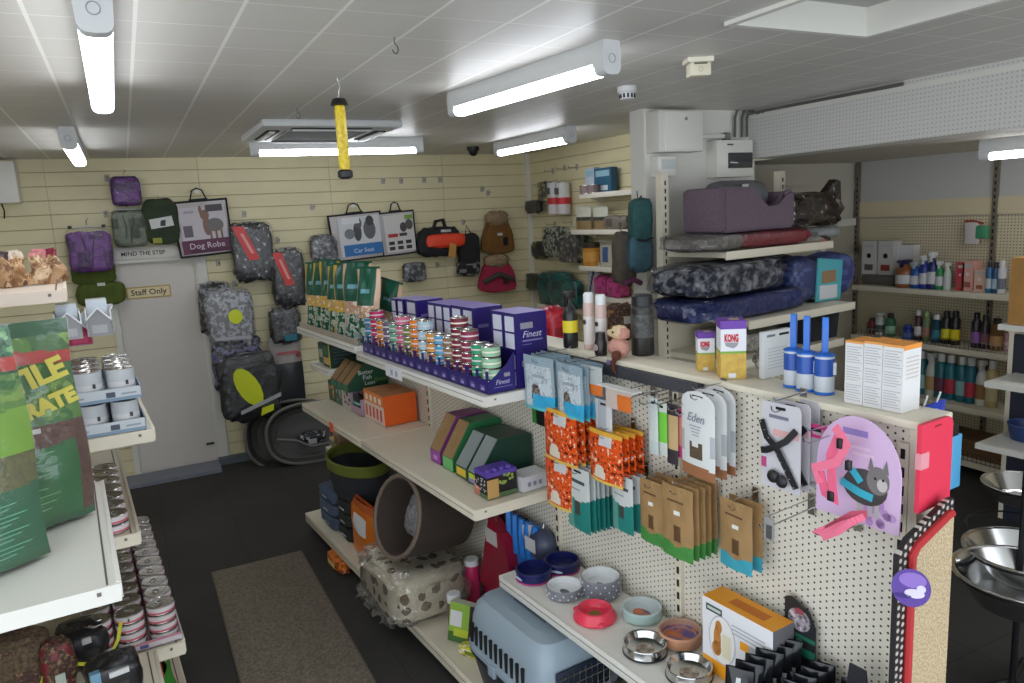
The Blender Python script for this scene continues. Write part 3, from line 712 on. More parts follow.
# ------------------------------------------------------------------ mid shelf goods
ZMS = ZM + .004
def tray_box(u0, u1, lab, body, face_, seed):
    rnd = random.Random(seed)
    def ex(m, w, d, h):
        for k in range(9):
            x = rnd.uniform(-w / 2 + .02, w / 2 - .03); z = rnd.uniform(.15, .7) * h
            pan(m, x, z, x + rnd.uniform(.012, .04), z + rnd.uniform(.01, .035), rnd.choice(face_), -.0006 - k * .0001)
    return gbox('pouch_box', lab, 'carton', 1.64, u0, u1, ZMS, .24, .145, body, body, mat('box_top_brown', (110, 92, 76), .7), 'boxes along the far mid shelf', ex)
tray_box(5.06, 5.19, 'dark green printed pouch box at the far end of the mid shelf', C(60, 84, 66), [C(220, 140, 60), C(200, 190, 160), C(30, 60, 50), C(220, 170, 100)], 1)
tray_box(4.92, 5.05, 'green and amber pouch box, second from the far end', C(66, 100, 88), [C(214, 140, 50), C(40, 60, 50), C(160, 190, 170)], 2)
tray_box(4.75, 4.91, 'white and maroon pouch box on the mid shelf', C(196, 190, 186), [C(130, 40, 50), C(50, 46, 50), C(170, 130, 120), C(40, 40, 44)], 3)
# open box with black pouches
u0, u1 = 4.55, 4.745
t = thing('pouch_display', 'open pinkish display box of dark pouches next to the orange box', 'display box', gp(1.64, (u0 + u1) / 2, ZMS), TG); w = u1 - u0
m = MB(); pk = C(176, 150, 164)
m.box((-w / 2, 0, 0), (w / 2, .24, .006), pk); m.box((-w / 2, 0, 0), (w / 2, .004, .05), pk); m.box((-w / 2, .236, 0), (w / 2, .24, .14), pk); m.box((-w / 2, 0, 0), (-w / 2 + .004, .24, .14), pk); m.box((w / 2 - .004, 0, 0), (w / 2, .24, .11), pk); m.build('box', t)
for k in range(6):
    r = thing('dark_pouch', 'dark teal food pouch, %s from the front in the pinkish box' % ORD[k], 'pouch', gp(1.655 + .035 * k, (u0 + u1) / 2, ZMS + .007), TG, 'dark pouches in the pinkish box')
    m = MB(); pouch_mesh(m, .16, .115, .025, lambda u, v, s: C(120, 190, 190) if s == 0 and .5 < v < .62 and u > .2 else C(26, 36, 40), 6, 8); m.build('pouch', r)
def ex_or(m, w, d, h):
    pan(m, -w / 2, 0, w / 2, h * .62, C(226, 200, 190)); pan(m, -w / 2, h * .62, w / 2, h, C(226, 130, 60))
    for k in range(5): pan(m, -w / 2 + w * (.08 + .18 * k), h * .12, -w / 2 + w * (.17 + .18 * k), h * .5, C(206, 70, 40), -.0009)
    for k in range(4): pan(m, -w / 2 + w * (.1 + .22 * k), h * .68, -w / 2 + w * (.22 + .22 * k), h * .88, C(240, 226, 214), -.0009)
n_, u_ = 1.66, 4.205; ORG = mat('carton_orange', (226, 96, 26), .5, var=.06, scale=7)
gbox('orange_carton', 'bright orange carton with a printed white front on the mid shelf', 'carton', n_, u_, u_ + .33, ZMS, .22, .19, ORG, ORG, mat('orange_top', (176, 120, 84), .6, rgb2=(206, 140, 90), scale=9), None, ex_or)
# green treat cartons with sloped fronts
def wedge(name, lab, u0, u1, n0, d, h, z, body, front, low, grp, txt=None, lows=None, cut=.55):
    w = u1 - u0; t = thing(name, lab, 'display carton', gp(n0, (u0 + u1) / 2, z), TG, grp)
    pr = [(0, 0), (d, 0), (d, h * .96), (d * .9, h), (d * cut * .75, h), (0, h * .28)]
    m = MB(); m.prism(pr, -w / 2, w / 2, body, axis='x'); m.build('carton_body', t)
    m = MB(); m.face([(-w / 2 + .004, -.0008, .003), (w / 2 - .004, -.0008, .003), (w / 2 - .004, -.0008, h * .27), (-w / 2 + .004, -.0008, h * .27)], low)
    x1, z1 = d * cut * .75, h
    m.face([(-w / 2 + .006, -.001, h * .29), (w / 2 - .006, -.001, h * .29), (w / 2 - .006, x1 - .001, z1 + .0006), (-w / 2 + .006, x1 - .001, z1 + .0006)], front)
    if lows:
        for a, b, c, e, mm in lows: m.face([(-w / 2 + w * a, -.0014, h * b), (-w / 2 + w * c, -.0014, h * b), (-w / 2 + w * c, -.0014, h * e), (-w / 2 + w * a, -.0014, h * e)], mm)
    m.build('front_print', t)
    if txt:
        for s, sz, yy, zz, mm in txt: text(s, sz, mm, t, (w / 2 + .0008, yy, zz), (90, 0, 90))
    return t
BG = mat('carton_bottle_green', (18, 70, 48), .5, var=.06, scale=6)
n_, u_ = 1.6, 4.655
tx = [('Better', .042, .13, .12, C(206, 216, 206)), ('Fish', .042, .14, .083, C(206, 216, 206)), ('Lean', .04, .155, .045, C(206, 216, 206)), ('Grain', .038, .23, .06, C(110, 140, 50))]
for k in range(3):
    wedge('treat_carton', ['green sloped treat carton with white lettering, above the pouch boxes', 'green sloped treat carton in the middle of the upper three', 'green sloped treat carton farthest of the upper three'][k], u_ + .115 * k, u_ + .115 * k + .11, 1.6, .28, .17, ZMS + .147, BG, CARD, C(60, 120, 90), 'green sloped treat cartons', tx if k == 0 else None)
# near group of sloped cartons
PV = C(150, 70, 160); 
xs = [(421, 'purple-edged'), (437, 'green-edged'), (450, 'grey-fronted'), (462, 'dark green')]
us = [nu(onz(x, y, ZMS))[1] for x, y in ((434, 467), (447, 474), (461, 482), (480, 490))]
q = onz(480, 489, ZMS); n_, u_ = nu(q)
W_ = .115
wedge('sachet_carton', 'dark green sloped carton with lime and violet label, nearest of four', u_, u_ + W_, n_, .3, .215, ZMS, C(16, 58, 44), mat('grey_card', (132, 140, 138), .7), C(70, 110, 60), 'sloped cartons on the mid shelf', None, [(.1, .05, .9, .14, C(150, 130, 190)), (.15, .14, .85, .25, C(190, 214, 60))], .5)
wedge('sachet_carton', 'grey-fronted sloped carton with a yellow print, second of four', u_ + .13, u_ + .13 + W_, n_ + .005, .295, .21, ZMS, C(30, 66, 54), mat('grey_card', (0, 0, 0)), C(60, 110, 60), 'sloped cartons on the mid shelf', None, [(.1, .06, .9, .24, C(226, 190, 60))], .5)
wedge('sachet_carton', 'brown-faced sloped carton with green edges, third of four', u_ + .28, u_ + .28 + W_, n_ + .01, .29, .235, ZMS, C(40, 110, 66), CARD, C(110, 190, 110), 'sloped cartons on the mid shelf', None, None, .5)
wedge('sachet_carton', 'brown-faced sloped carton with purple edges, farthest of four', u_ + .42, u_ + .42 + W_, n_ + .01, .29, .24, ZMS, C(120, 50, 110), CARD, PV, 'sloped cartons on the mid shelf', None, [(.3, .08, .7, .18, C(206, 150, 214))], .5)
# paw print sachet boxes at the near end
t = thing('sachet_display', 'black paw print sachet box with purple tops and a green base at the shelf end', 'display box', gp(1.545, 2.82, ZMS), TG)
rnd = random.Random(4); w, d, h = .12, .16, .115
m = MB(); m.box((-w / 2, 0, 0), (w / 2, d, .02), C(80, 104, 66)); m.box((-w / 2 + .004, .004, .02), (w / 2 - .004, d, h), C(24, 22, 26))
m.box((-w / 2 + .002, .002, .1), (w / 2 - .002, d, h + .006), C(88, 66, 160)); m.build('box', t)
m = MB()
for k in range(26):
    x = rnd.uniform(-w / 2 + .01, w / 2 - .01); z = rnd.uniform(.03, .095); rr = rnd.uniform(.003, .006); disc(m, x, z, rr, rr, C(206, 206, 206), -.0012, 8)
for k in range(14):
    y = rnd.uniform(.06, d - .03); z = rnd.uniform(.055, .095); panx(m, y, z, y + .012, z + .012, C(150, 170, 80), w / 2 + .001)
pan(m, -w / 2, .004, -w / 2 + .05, .045, C(206, 120, 100)); panx(m, .0, .004, .06, .09, C(190, 150, 90), w / 2 + .0012)
m.build('print', t)

pass
for k in range(4):
    m = MB(); m.sphere((w / 2 - .022, .02 + k * .036, h + .01), .016, C(96, 72, 170), 8, 5, (1, 1, .6)); m.build('sachet_top', t)
gbox('white_carton', 'white printed carton behind the paw print sachet box', 'carton', 1.715, 2.735, 2.85, ZMS, .15, .07, C(206, 204, 206), C(200, 198, 202), C(214, 212, 214), None, lambda m, w, d, h: [panx(m, d * (.2 + .2 * k), h * .3, d * (.32 + .2 * k), h * .6, C(130, 130, 150), w / 2 + .0008) for k in range(3)])
# ------------------------------------------------------------------ bowl shelf
def bowl(name, lab, x, y, z, wpx, prof, mf, grp='pet bowls on the white shelf', seg=28, bottom=None, rz=0):
    """prof: list of (r,z) with r in units of the bowl radius, material per segment"""
    q = onz(x, y, z); d = -(CAMR.transposed() @ (q - O)).z; r = wpx / FPX * d / 2
    t = thing(name, lab, 'pet bowl', q, TG, grp)
    m = MB(); m.lathe([(a * r, b * r) for a, b in prof], mf, seg); m.build('bowl', t)
    return t, r
NAVY = C(24, 30, 84, .25); GREYD = C(120, 122, 130, .35); WHT = C(226, 228, 230, .25); REDB = C(226, 60, 84, .35); MINT = C(170, 196, 192, .35); TERR = C(206, 150, 118, .35)
ZWS = ZW + .004
pc = [(0, .06), (.9, .0), (.98, .06), (1, .5), (.95, .56), (.88, .54), (.85, .2), (.6, .13), (0, .13)]
def cer(outer, inner): return lambda i: outer if i < 4 else inner
t, r = bowl('dog_bowl', 'navy dog bowl with pink base, beside the shelf corner', 534, 577, ZWS, 37, pc, cer(NAVY, NAVY))
m = MB(); m.lathe([(.9 * r, 0), (1.0 * r, 0), (1.0 * r, .06 * r), (.98 * r, .07 * r)], C(186, 50, 120, .4), 28); m.build('base_ring', t)
m = MB(); disc(m, 0, .25 * r, .4 * r, .07 * r, C(190, 194, 220), -1.0 * r, 16); m.build('print', t)
t2 = dup(t, onz(562, 568, ZWS), TG + .6, 'navy dog bowl with pink base, against the pegboard behind the first')
t, r = bowl('dog_bowl', 'low grey spotted bowl with white inside, by the shelf edge', 565, 594, ZWS, 37, pc, cer(GREYD, WHT))
def spots(t, r, hh):
    m = MB()
    for k in range(14):
        a = k * 2 * math.pi / 14
        for zz in ([.18, .36] if hh < .7 else [.2, .5, .8]):
            b = a + (.2 if zz > .3 and zz < .6 else 0); c = Vector((math.cos(b), math.sin(b), 0)) * r * 1.004
            m.sphere((c.x, c.y, zz * r), .045 * r, WHT, 6, 4, (1, 1, 1))
    m.build('dot_pattern', t)
spots(t, r, .5)
m = MB(); m.lathe([(0, .15 * r), (.3 * r, .15 * r), (.36 * r, .14 * r)], C(96, 100, 108), 14, sx=1, sy=.6); m.build('bone_print', t)
pt = [(0, .06), (.95, .0), (1, .06), (1, .95), (.95, 1.0), (.88, .97), (.85, .5), (.6, .45), (0, .45)]
t, r = bowl('dog_bowl', 'tall grey spotted bowls stacked, white inside, against the pegboard', 601, 593, ZWS, 39, pt, cer(GREYD, WHT)); spots(t, r, 1)
m = MB(); m.tube([(r * 1.0 * math.cos(k * .3142), r * 1.0 * math.sin(k * .3142), .52 * r) for k in range(20)], .02 * r, C(84, 86, 92), 4, closed=True); m.build('stack_gap', t)
m = MB(); m.lathe([(0, .47 * r), (.25 * r, .47 * r), (.3 * r, .46 * r)], C(96, 100, 108), 14, sx=1, sy=.6); m.build('bone_print', t)
t, r = bowl('cat_bowl', 'round red plastic bowl with small ears and kibble print inside', 595, 617, ZWS, 43, [(0, .06), (1.0, .0), (1.02, .08), (.82, .46), (.74, .5), (.66, .44), (.52, .2), (0, .16)], REDB)
m = MB(); m.lathe([(0, .175 * r), (.45 * r, .185 * r)], mat('kibble_print', (150, 110, 60), .7, rgb2=(96, 120, 50), scale=90), 16); m.build('print', t)
m = MB()
for s in (-1, 1): m.sphere((s * .9 * r, -.35 * r, .12 * r), .2 * r, REDB, 8, 6, (1, 1, .6))
m.build('ears', t)
PAT = mat('bowl_pattern', (214, 120, 70), .4, rgb2=(110, 90, 120), scale=38, contrast=(.45, .55))
t, r = bowl('cat_bowl', 'mint rimmed bowl with an orange fish print, against the pegboard', 642, 616, ZWS, 40, pc, cer(MINT, C(196, 206, 206, .3)))
m = MB(); m.lathe([(0, .14 * r), (.55 * r, .145 * r)], PAT, 18, sy=.7); m.build('print', t)
t, r = bowl('cat_bowl', 'terracotta bowl with a purple and orange patterned inside', 680, 640, ZWS, 44, pc, cer(TERR, C(186, 150, 130, .3)))
m = MB(); m.lathe([(0, .14 * r), (.8 * r, .17 * r), (.86 * r, .3 * r)], mat('bowl_pattern_two', (206, 120, 60), .4, rgb2=(96, 84, 150), scale=30, contrast=(.42, .58)), 20); m.build('print', t)
pst = [(0, .1), (.75, .02), (.98, .02), (1.0, .05), (.98, .12), (.94, .4), (1.0, .46), (.99, .49), (.92, .46), (.78, .2), (.55, .13), (0, .12)]
t, r = bowl('steel_bowl', 'stainless steel bowl nearer the red bowl', 645, 651, ZWS, 44, pst, STEEL, 'steel bowls on the white shelf')
m = MB(); m.lathe([(.98 * r, .0), (1.02 * r, .02 * r), (1.02 * r, .06 * r), (.98 * r, .1 * r)], BLACK, 28); m.build('rubber_ring', t)
bm_ = mat('bowl_sticker', (90, 70, 56), .5, rgb2=(200, 186, 170), scale=60)
m = MB(); m.lathe([(0, .135 * r), (.42 * r, .14 * r)], bm_, 16); m.build('sticker', t)
t2 = dup(t, onz(689, 675, ZWS), TG, 'stainless steel bowl nearest the camera, below the white carton')
# scale / feeder carton
fr = onz(707, 641, ZWS); n_, u_ = nu(fr); br = onz(775, 690, ZWS); n2, u2 = nu(br)
q = gp(1.79, 1, 0)
fn = nu(onz(703, 637, ZWS))[0]
th_box = TG
pA = onp(706, 640, TG, 1.76); pB = onp(769, 640, TG, 1.76); w = (pA - pB).length; cen = (pA + pB) / 2
hb = face(TG, 1.76, 744, 578, 745, 655)[2]
t = thing('feeder_carton', 'white and orange carton with a dog picture in a circle on the bowl shelf', 'carton', (cen.x, cen.y, ZWS), TG)
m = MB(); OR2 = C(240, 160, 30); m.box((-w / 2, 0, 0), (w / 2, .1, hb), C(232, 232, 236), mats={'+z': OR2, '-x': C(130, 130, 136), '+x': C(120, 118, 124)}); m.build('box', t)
m = MB(); pan(m, -w / 2, 0, w / 2, hb * .2, OR2); disc(m, -w * .2, hb * .52, w * .2, hb * .33, C(190, 190, 206), -.0009, 28); disc(m, -w * .2, hb * .52, w * .185, hb * .31, C(238, 236, 232), -.0012, 28)
disc(m, w * .2, hb * .3, w * .13, hb * .2, C(206, 212, 224), -.0013, 24); disc(m, w * .2, hb * .3, w * .11, hb * .17, C(222, 228, 236), -.0016, 24); pan(m, w * .14, hb * .22, w * .27, hb * .36, C(150, 156, 170), -.0019)
pan(m, 0.06 * w, hb * .55, w * .18, hb * .66, OR2, -.001); pan(m, w * .18, hb * .55, w * .5, hb * .66, C(176, 178, 182), -.001)
for k in range(3): pan(m, -w * .06, hb * (.8 - .05 * k), w * .4, hb * (.815 - .05 * k), C(170, 172, 184), -.001)
pan(m, -w * .44, hb * .84, -w * .2, hb * .93, C(44, 70, 64), -.001); pan(m, -w * .42, hb * .865, -w * .22, hb * .905, C(200, 206, 200), -.0014)
for k in range(3): pan(m, -w * .12 + w * .2 * k, hb * .05, w * .0 + w * .2 * k, hb * .15, C(238, 206, 150), -.001)
m.box((-w * .2, .03, hb + .0004), (w * .3, .07, hb + .001), C(200, 110, 20)); m.build('print', t)
m = MB()   # the dog picture: seated golden dog and a pale block
for cx, cz, rx, rz_ in ((-.27, .5, .055, .2), (-.25, .68, .05, .09), (-.28, .38, .07, .1)): disc(m, cx * w, cz * hb, rx * w, rz_ * hb, C(196, 130, 60), -.0016, 16)
pan(m, -.2 * w, .3 * hb, -.07 * w, .62 * hb, C(226, 220, 190), -.0015); m.build('dog_picture', t)
# black pouch displays on the right end of the bowl shelf
def tube_pack(loc, lab, rz, w, h, grp, c2, tilt):
    r = thing('treat_tube', lab, 'treat pack', loc, rz, grp, tilt)
    m = MB(); pouch_mesh(m, w, h, .03, lambda u, v, s: c2 if s == 0 and (.5 < v < .62 and .15 < u < .85 or .68 < v < .86 and abs(u - .5) < .12) else C(26, 28, 32, .16), 12, 22, wob=.0015, bottom=.85, top=.35, seed=int(loc[0] * 997)); m.build('pouch', r)
    return r
c0 = onp(806, 640, TG, 1.86); 
t = thing('header_card', 'dark green header card with a cat picture, stands at the pegboard', 'display card', (0, 0, 0), TG)
p, w, h = face(TG, 1.875, 786, 600, 814, 654); h = h + p.z - ZWS; p = Vector((p.x, p.y, ZWS)); t.location = p
m = MB(); m.prism([(-w / 2, 0), (w / 2, 0), (w / 2, h * .78), (w * .28, h * .92), (-w * .3, h), (-w / 2, h * .97)], 0, .004, C(34, 36, 40)); m.build('card', t)
m = MB(); disc(m, -w * .02, h * .8, w * .36, h * .11, fleck('header_picture', [(96, 88, 96), (160, 150, 158), (206, 200, 206)], 40, (0, .45, .58)), -.0008); disc(m, -w * .02, h * .885, w * .16, h * .03, C(150, 70, 80), -.0011); pan(m, -w / 2, h * .62, w / 2, h * .66, C(40, 110, 84)); pan(m, -w / 2, h * .46, w / 2, h * .54, C(34, 120, 90)); disc(m, 0, h * .585, w * .12, h * .035, C(70, 120, 100), -.0012); m.build('print', t)
def pack_row(n0, dn, u, n, wd, h, c2, grp, nm):
    for k in range(n): tube_pack(gp(n0 + dn * k, u - .004 * k, ZWS), nm % ORD[k], TG + R(24), wd, h + .006 * k, grp, c2, (R(-8), 0))
pack_row(1.60, .04, 1.395, 6, .085, .195, C(190, 194, 198, .25), 'black packs with painted highlights in the left row', 'shiny black treat pack with painted silver highlights, %s from the front in the left row')  # silver marks stand in for glossy highlights on the black pouches
pack_row(1.62, .04, 1.285, 6, .075, .165, C(120, 60, 50), 'dark packs in the middle row', 'dark treat pack with a brownish label, %s from the front in the middle row')
pack_row(1.64, .04, 1.19, 6, .075, .15, C(150, 140, 70), 'dark packs in the right row', 'dark treat pack with an olive label, %s from the front in the right row')
p, w, h = face(TG, 1.8, 848, 667, 866, 700); h += p.z - ZWS
t = thing('tag_card', 'small black tag card with a grey label near the slotted post', 'card', (p.x, p.y, ZWS), TG)
m = MB(); m.prism([(-w / 2, 0), (w / 2, 0), (w / 2, h * .8), (w * .4, h), (-w * .4, h), (-w / 2, h * .8)], 0, .006, C(40, 40, 48)); m.build('card', t)
m = MB(); pan(m, -w * .36, h * .1, w * .36, h * .6, C(190, 190, 206)); pan(m, -w * .3, h * .64, w * .3, h * .78, C(140, 40, 60)); m.build('print', t)
# ================================================================== PEGBOARD HANGING PACKS
def hook(x, y, n_front, z, lab, th=TG, d_board=NP - .004, pos=None, drop=.02, grp='chrome hooks on the pegboard'):
    """double-prong wire hook from the board out to n_front"""
    p = pos
    t = thing('hanging_hook', lab, 'hook', p, th, grp)
    L = d_board - n_front
    m = MB(); m.tube([(0, 0, 0), (0, -L * .9, -.006), (0, -L, .004), (0, -L - .004, .016)], .0024, CHROME, 6); m.build('lower_prong', t)
    m = MB(); m.tube([(0, 0, drop + .012), (0, -L * .88, drop + .008), (0, -L * .96, drop + .02)], .0018, CHROME, 6)
    m.build('upper_prong', t)
    m = MB(); m.box((-.012, -.004, -.02), (.012, 0, .045), CHROME); m.build('mount_plate', t)
    return t
ED = lambda mb, w, h: mb.box((-w * .16, -.0025, h - .022), (w * .16, .0025, h - .013), SLOT)
def pack_stack(base, box, n0, step, cnt, mk, labs, hooklab, dx=0.0, grp=None, jit=3.0, sway=None):
    """box: pixel box of the front pack in plane n0; mk(w,h,label,loc,rz)->root"""
    p, w, h = face(TG, n0, *box); nn = ydir(TG); root = None; rnd = random.Random(int(box[0]))
    for k in range(cnt):
        loc = p + nn * (step * k) + Vector((0, 0, rnd.uniform(-.003, .003) if k else 0)); rz = TG + R(rnd.uniform(-jit, jit)) + R(sway or 0)
        lab = labs(k) if callable(labs) else labs[k]
        if root is None: root = mk(w, h, lab, loc, rz, grp)
        else: dup(root, loc, rz, lab, grp)
    hook(0, 0, n0 - .03, 0, hooklab, pos=Vector((p.x, p.y, 0)) + nn * (NP - .004 - n0) + Vector((0, 0, p.z + h - .019)))
    return root
def mk_pouch(name, cat, mf, t=.02, nx=12, nz=16, extra=None, **kw):
    def f(w, h, lab, loc, rz, grp):
        r = thing(name, lab, cat, loc, rz, grp)
        m = MB(); pouch_mesh(m, w, h, t, mf, 26, 36, **kw); m.build('pouch', r)
        m = MB(); ED(m, w, h); m.build('hang_hole', r)
        if extra: extra(r, w, h, t)
        return r
    return f
# a) fish treats: pale pouch, dark fish picture, blue foot
PW = fleck('silver_print', [(196, 206, 212), (150, 164, 176), (214, 220, 224)], 50, (0, .56, .62), .25); BL = C(60, 170, 214, .3); DBR = C(66, 58, 58); TQ = C(90, 190, 200)
def mf_fish(u, v, s):
    if s == 1: return C(70, 130, 150)
    if v < .06: return TQ
    if v < .3 and u > .3: return BL
    if .14 < v < .5 and .25 < u < .6 and (u - .42) ** 2 / .03 + (v - .32) ** 2 / .03 < 1: return fleck('fish_pic', [(54, 46, 46), (110, 90, 80), (160, 150, 140)], 70, (0, .5, .62))
    if v > .84: return C(150, 170, 182, .2)
    if u < .08 or u > .92: return C(150, 170, 180, .2)
    if .6 < v < .68 and .3 < u < .75: return C(150, 160, 170)
    return PW
mkf = mk_pouch('fish_treat_pouch', 'treat pouch', mf_fish, .018, 14, 18, wob=.003)
pack_stack(None, (526, 357, 553, 410), 1.730, .03, 4, mkf, lambda k: 'silver blue fish treat pouch, %s on the hook by the shelf end' % ORD[k], 'hook holding the left silver blue fish pouches', grp='silver blue fish treat pouches')
pack_stack(None, (557, 365, 584, 418), 1.730, .025, 5, mkf, lambda k: 'silver blue fish treat pouch, %s on the hook right of the first' % ORD[k], 'hook holding the right silver blue fish pouches', grp='silver blue fish treat pouches')
# b) orange packs
OR = C(226, 84, 26, .32); ORP = fleck('orange_spots', [(236, 214, 190), (226, 84, 26), (70, 34, 24)], 62, (0, .36, .6), .3); WHI = C(226, 214, 196)
def mf_or(u, v, s):
    if v < .05: return C(226, 190, 90)
    if v > .92: return C(226, 170, 60)
    if s == 1: return C(190, 70, 26)
    if .72 < v < .92 and .36 < u < .72: return C(206, 206, 206)
    if .08 < v < .34 and (u - .36) ** 2 / .03 + (v - .16) ** 2 / .034 < 1: return WHI
    return ORP
mko = mk_pouch('orange_treat_pack', 'treat pack', mf_or, .03, 18, 20, bottom=.8, top=.3, wob=.002)
pack_stack(None, (545, 411, 577, 462), 1.730, .034, 4, mko, lambda k: 'orange spotted treat pack, %s on the upper left hook' % ORD[k], 'hook holding the upper left orange packs', grp='orange spotted treat packs')
pack_stack(None, (548, 458, 575, 508), 1.740, .04, 3, mko, lambda k: 'orange spotted treat pack, %s on the low hook by the shelf end' % ORD[k], 'hook holding the lower left orange packs', grp='orange spotted treat packs')
pack_stack(None, (591, 432, 622, 483), 1.750, .034, 4, mko, lambda k: 'orange spotted treat pack, %s on the right hook' % ORD[k], 'hook holding the right orange packs', grp='orange spotted treat packs')
# dark pack with green mark at the back left
p, w, h = face(TG, 1.83, 532, 391, 550, 425)
t = thing('dark_treat_pack', 'black treat pack with a green mark behind the upper orange packs', 'treat pack', p, TG)
m = MB(); pouch_mesh(m, w, h, .02, lambda u, v, s: C(60, 150, 60) if u < .3 and v < .5 else C(26, 28, 30, .3), 10, 12); m.build('pouch', t); m = MB(); ED(m, w, h); m.build('hang_hole', t)
# e) teal and white packs
TEAL_ = C(40, 130, 122, .35); TE2 = C(96, 160, 150, .35)
def mf_teal(u, v, s):
    if s == 1: return C(30, 100, 94) if v < .55 else C(170, 176, 176)
    if v > .54 - .06 * math.sin(u * 3):
        if .74 < v < .8 and .15 < u < .8: return C(70, 80, 84)
        if .64 < v < .68 and .1 < u < .6: return C(150, 160, 160)
        return C(206, 210, 208, .35)
    if .26 < v < .52 and .4 < u < .62: return C(66, 70, 66)
    return TE2 if u < .3 else TEAL_
mkt = mk_pouch('teal_treat_pouch', 'treat pouch', mf_teal, .016, 14, 18)
pack_stack(None, (568, 468, 590, 529), 1.740, .024, 6, mkt, lambda k: 'teal and white treat pouch, %s on the left of two hooks' % ORD[k], 'hook holding the left teal and white pouches', grp='teal and white treat pouches')
pack_stack(None, (613, 476, 633, 531), 1.770, .032, 3, mkt, lambda k: 'teal and white treat pouch, %s on the right of two hooks' % ORD[k], 'hook holding the right teal and white pouches', grp='teal and white treat pouches')
p, w, h = face(TG, 1.82, 634, 478, 648, 530)
t = thing('blue_treat_pouch', 'plain light blue treat pouch behind the right teal pouches', 'treat pouch', p, TG)
m = MB(); pouch_mesh(m, w, h, .016, lambda u, v, s: C(70, 170, 200, .35) if v < .75 else C(206, 210, 210), 8, 12); m.build('pouch', t); m = MB(); ED(m, w, h); m.build('hang_hole', t)
# f) kraft pouches
KR = mat('kraft_paper', (160, 126, 82), .6, var=.08, scale=20); KRD = C(96, 68, 44)
def mf_kr(foot):
    def f(u, v, s):
        if v < .2 + .03 * math.sin(u * 9): return foot
        if s == 0 and .6 < v < .68 and .42 < u < .62: return C(226, 226, 220)
        if s == 0 and .24 < v < .46 and .42 < u < .66: return KRD
        if s == 0 and .78 < v < .81 and .2 < u < .75: return KRD
        return KR
    return f
mkk = mk_pouch('kraft_treat_pouch', 'treat pouch', mf_kr(C(70, 140, 66)), .02, 14, 20, wob=.002)
pack_stack(None, (641, 481, 663, 543), 1.770, .04, 3, mkk, lambda k: 'brown paper treat pouch with green foot, %s on the left hook' % ORD[k], 'hook holding the left brown paper pouches', grp='brown paper treat pouches')
pack_stack(None, (664, 487, 692, 558), 1.750, .03, 5, mkk, lambda k: 'brown paper treat pouch with green foot, %s on the right hook' % ORD[k], 'hook holding the right brown paper pouches', grp='brown paper treat pouches')
mkb = mk_pouch('kraft_treat_pouch', 'treat pouch', mf_kr(C(60, 160, 180)), .02, 14, 20, wob=.002)
pack_stack(None, (721, 502, 752, 570), 1.800, .045, 2, mkb, ['brown paper treat pouch with blue foot, alone at the right of the bowls', 'brown paper treat pouch with blue foot, behind its twin'], 'hook holding the brown and blue pouches')
# j) white pouches with a brown foot and window
EW = C(224, 226, 226, .3); EB = C(160, 108, 74)
def mf_eden(u, v, s):
    if v < .13 + .02 * math.sin(4 * u): return EB
    if s == 0:
        if .22 < v < .42 and .3 < u < .68 and not (v > .36 and .4 < u < .56): return mat('treat_window', (112, 94, 70), .6, rgb2=(70, 56, 44), scale=90)
        if .28 < v < .52 and (u > .9 or u < .1): return C(180, 184, 188)
    return EW
def ex_eden(r, w, h, t):
    text('Eden', w * .26, C(140, 146, 160), r, (0, -t / 2 - .0012, h * .7), shear=.3)
    m = MB(); [pan(m, -w * (.18 - .03 * k), h * (.6 - .035 * k), w * (.16 - .02 * k), h * (.612 - .035 * k), C(160, 168, 182), -t / 2 - .001) for k in range(4)]; m.build('print', r)
mke = mk_pouch('white_treat_pouch', 'treat pouch', mf_eden, .022, 18, 22, extra=ex_eden, round_top=.16, top=.05)
mke1 = mk_pouch('white_treat_pouch', 'treat pouch', mf_eden, .022, 18, 22, round_top=.16, top=.05)
pack_stack(None, (681, 392, 716, 477), 1.770, .05, 3, mke, lambda k: ['front white treat pouch with a brown foot and script lettering', 'middle white treat pouch of three with brown feet', 'rear white treat pouch of three with brown feet, against the board'][k], 'hook holding the three white pouches', grp='white treat pouches', sway=-4)
# small hanging things
def small(name, lab, cat, n0, box, parts, t=.012, grp=None):
    p, w, h = face(TG, n0, *box); r = thing(name, lab, cat, p, TG, grp)
    m = MB(); pouch_mesh(m, w, h, t, parts, 10, 16); m.build('pack', r); m = MB(); ED(m, w, h); m.build('hang_hole', r); return r, w, h
small('dental_stick_pack', 'tall pale grey blister pack hanging above the right orange packs', 'treat pack', 1.770, (596, 400, 612, 442), lambda u, v, s: C(176, 180, 186, .3) if .2 < u < .7 else C(206, 208, 210, .3))
small('orange_blister', 'orange topped clear pack hanging behind the silver blue pouches', 'treat pack', 1.770, (582, 366, 602, 394), lambda u, v, s: C(222, 120, 50) if v < .36 else C(190, 194, 194, .25))
small('orange_blister', 'orange and white pack lying across the hooks below the dark rail', 'treat pack', 1.730, (606, 387, 631, 410), lambda u, v, s: C(222, 116, 44) if (u > .5 and v < .7) else C(206, 190, 180))
p, w, h = face(TG, 1.68, 602, 384, 637, 389)
m = MB(); m.box((-w / 2, -.02, 0), (w / 2, .02, .004), C(210, 210, 206)); o = m.build('card_flap', None, (p.x, p.y, p.z), TG); tag(o, 'thin white card flap above the orange and white pack', 'card')
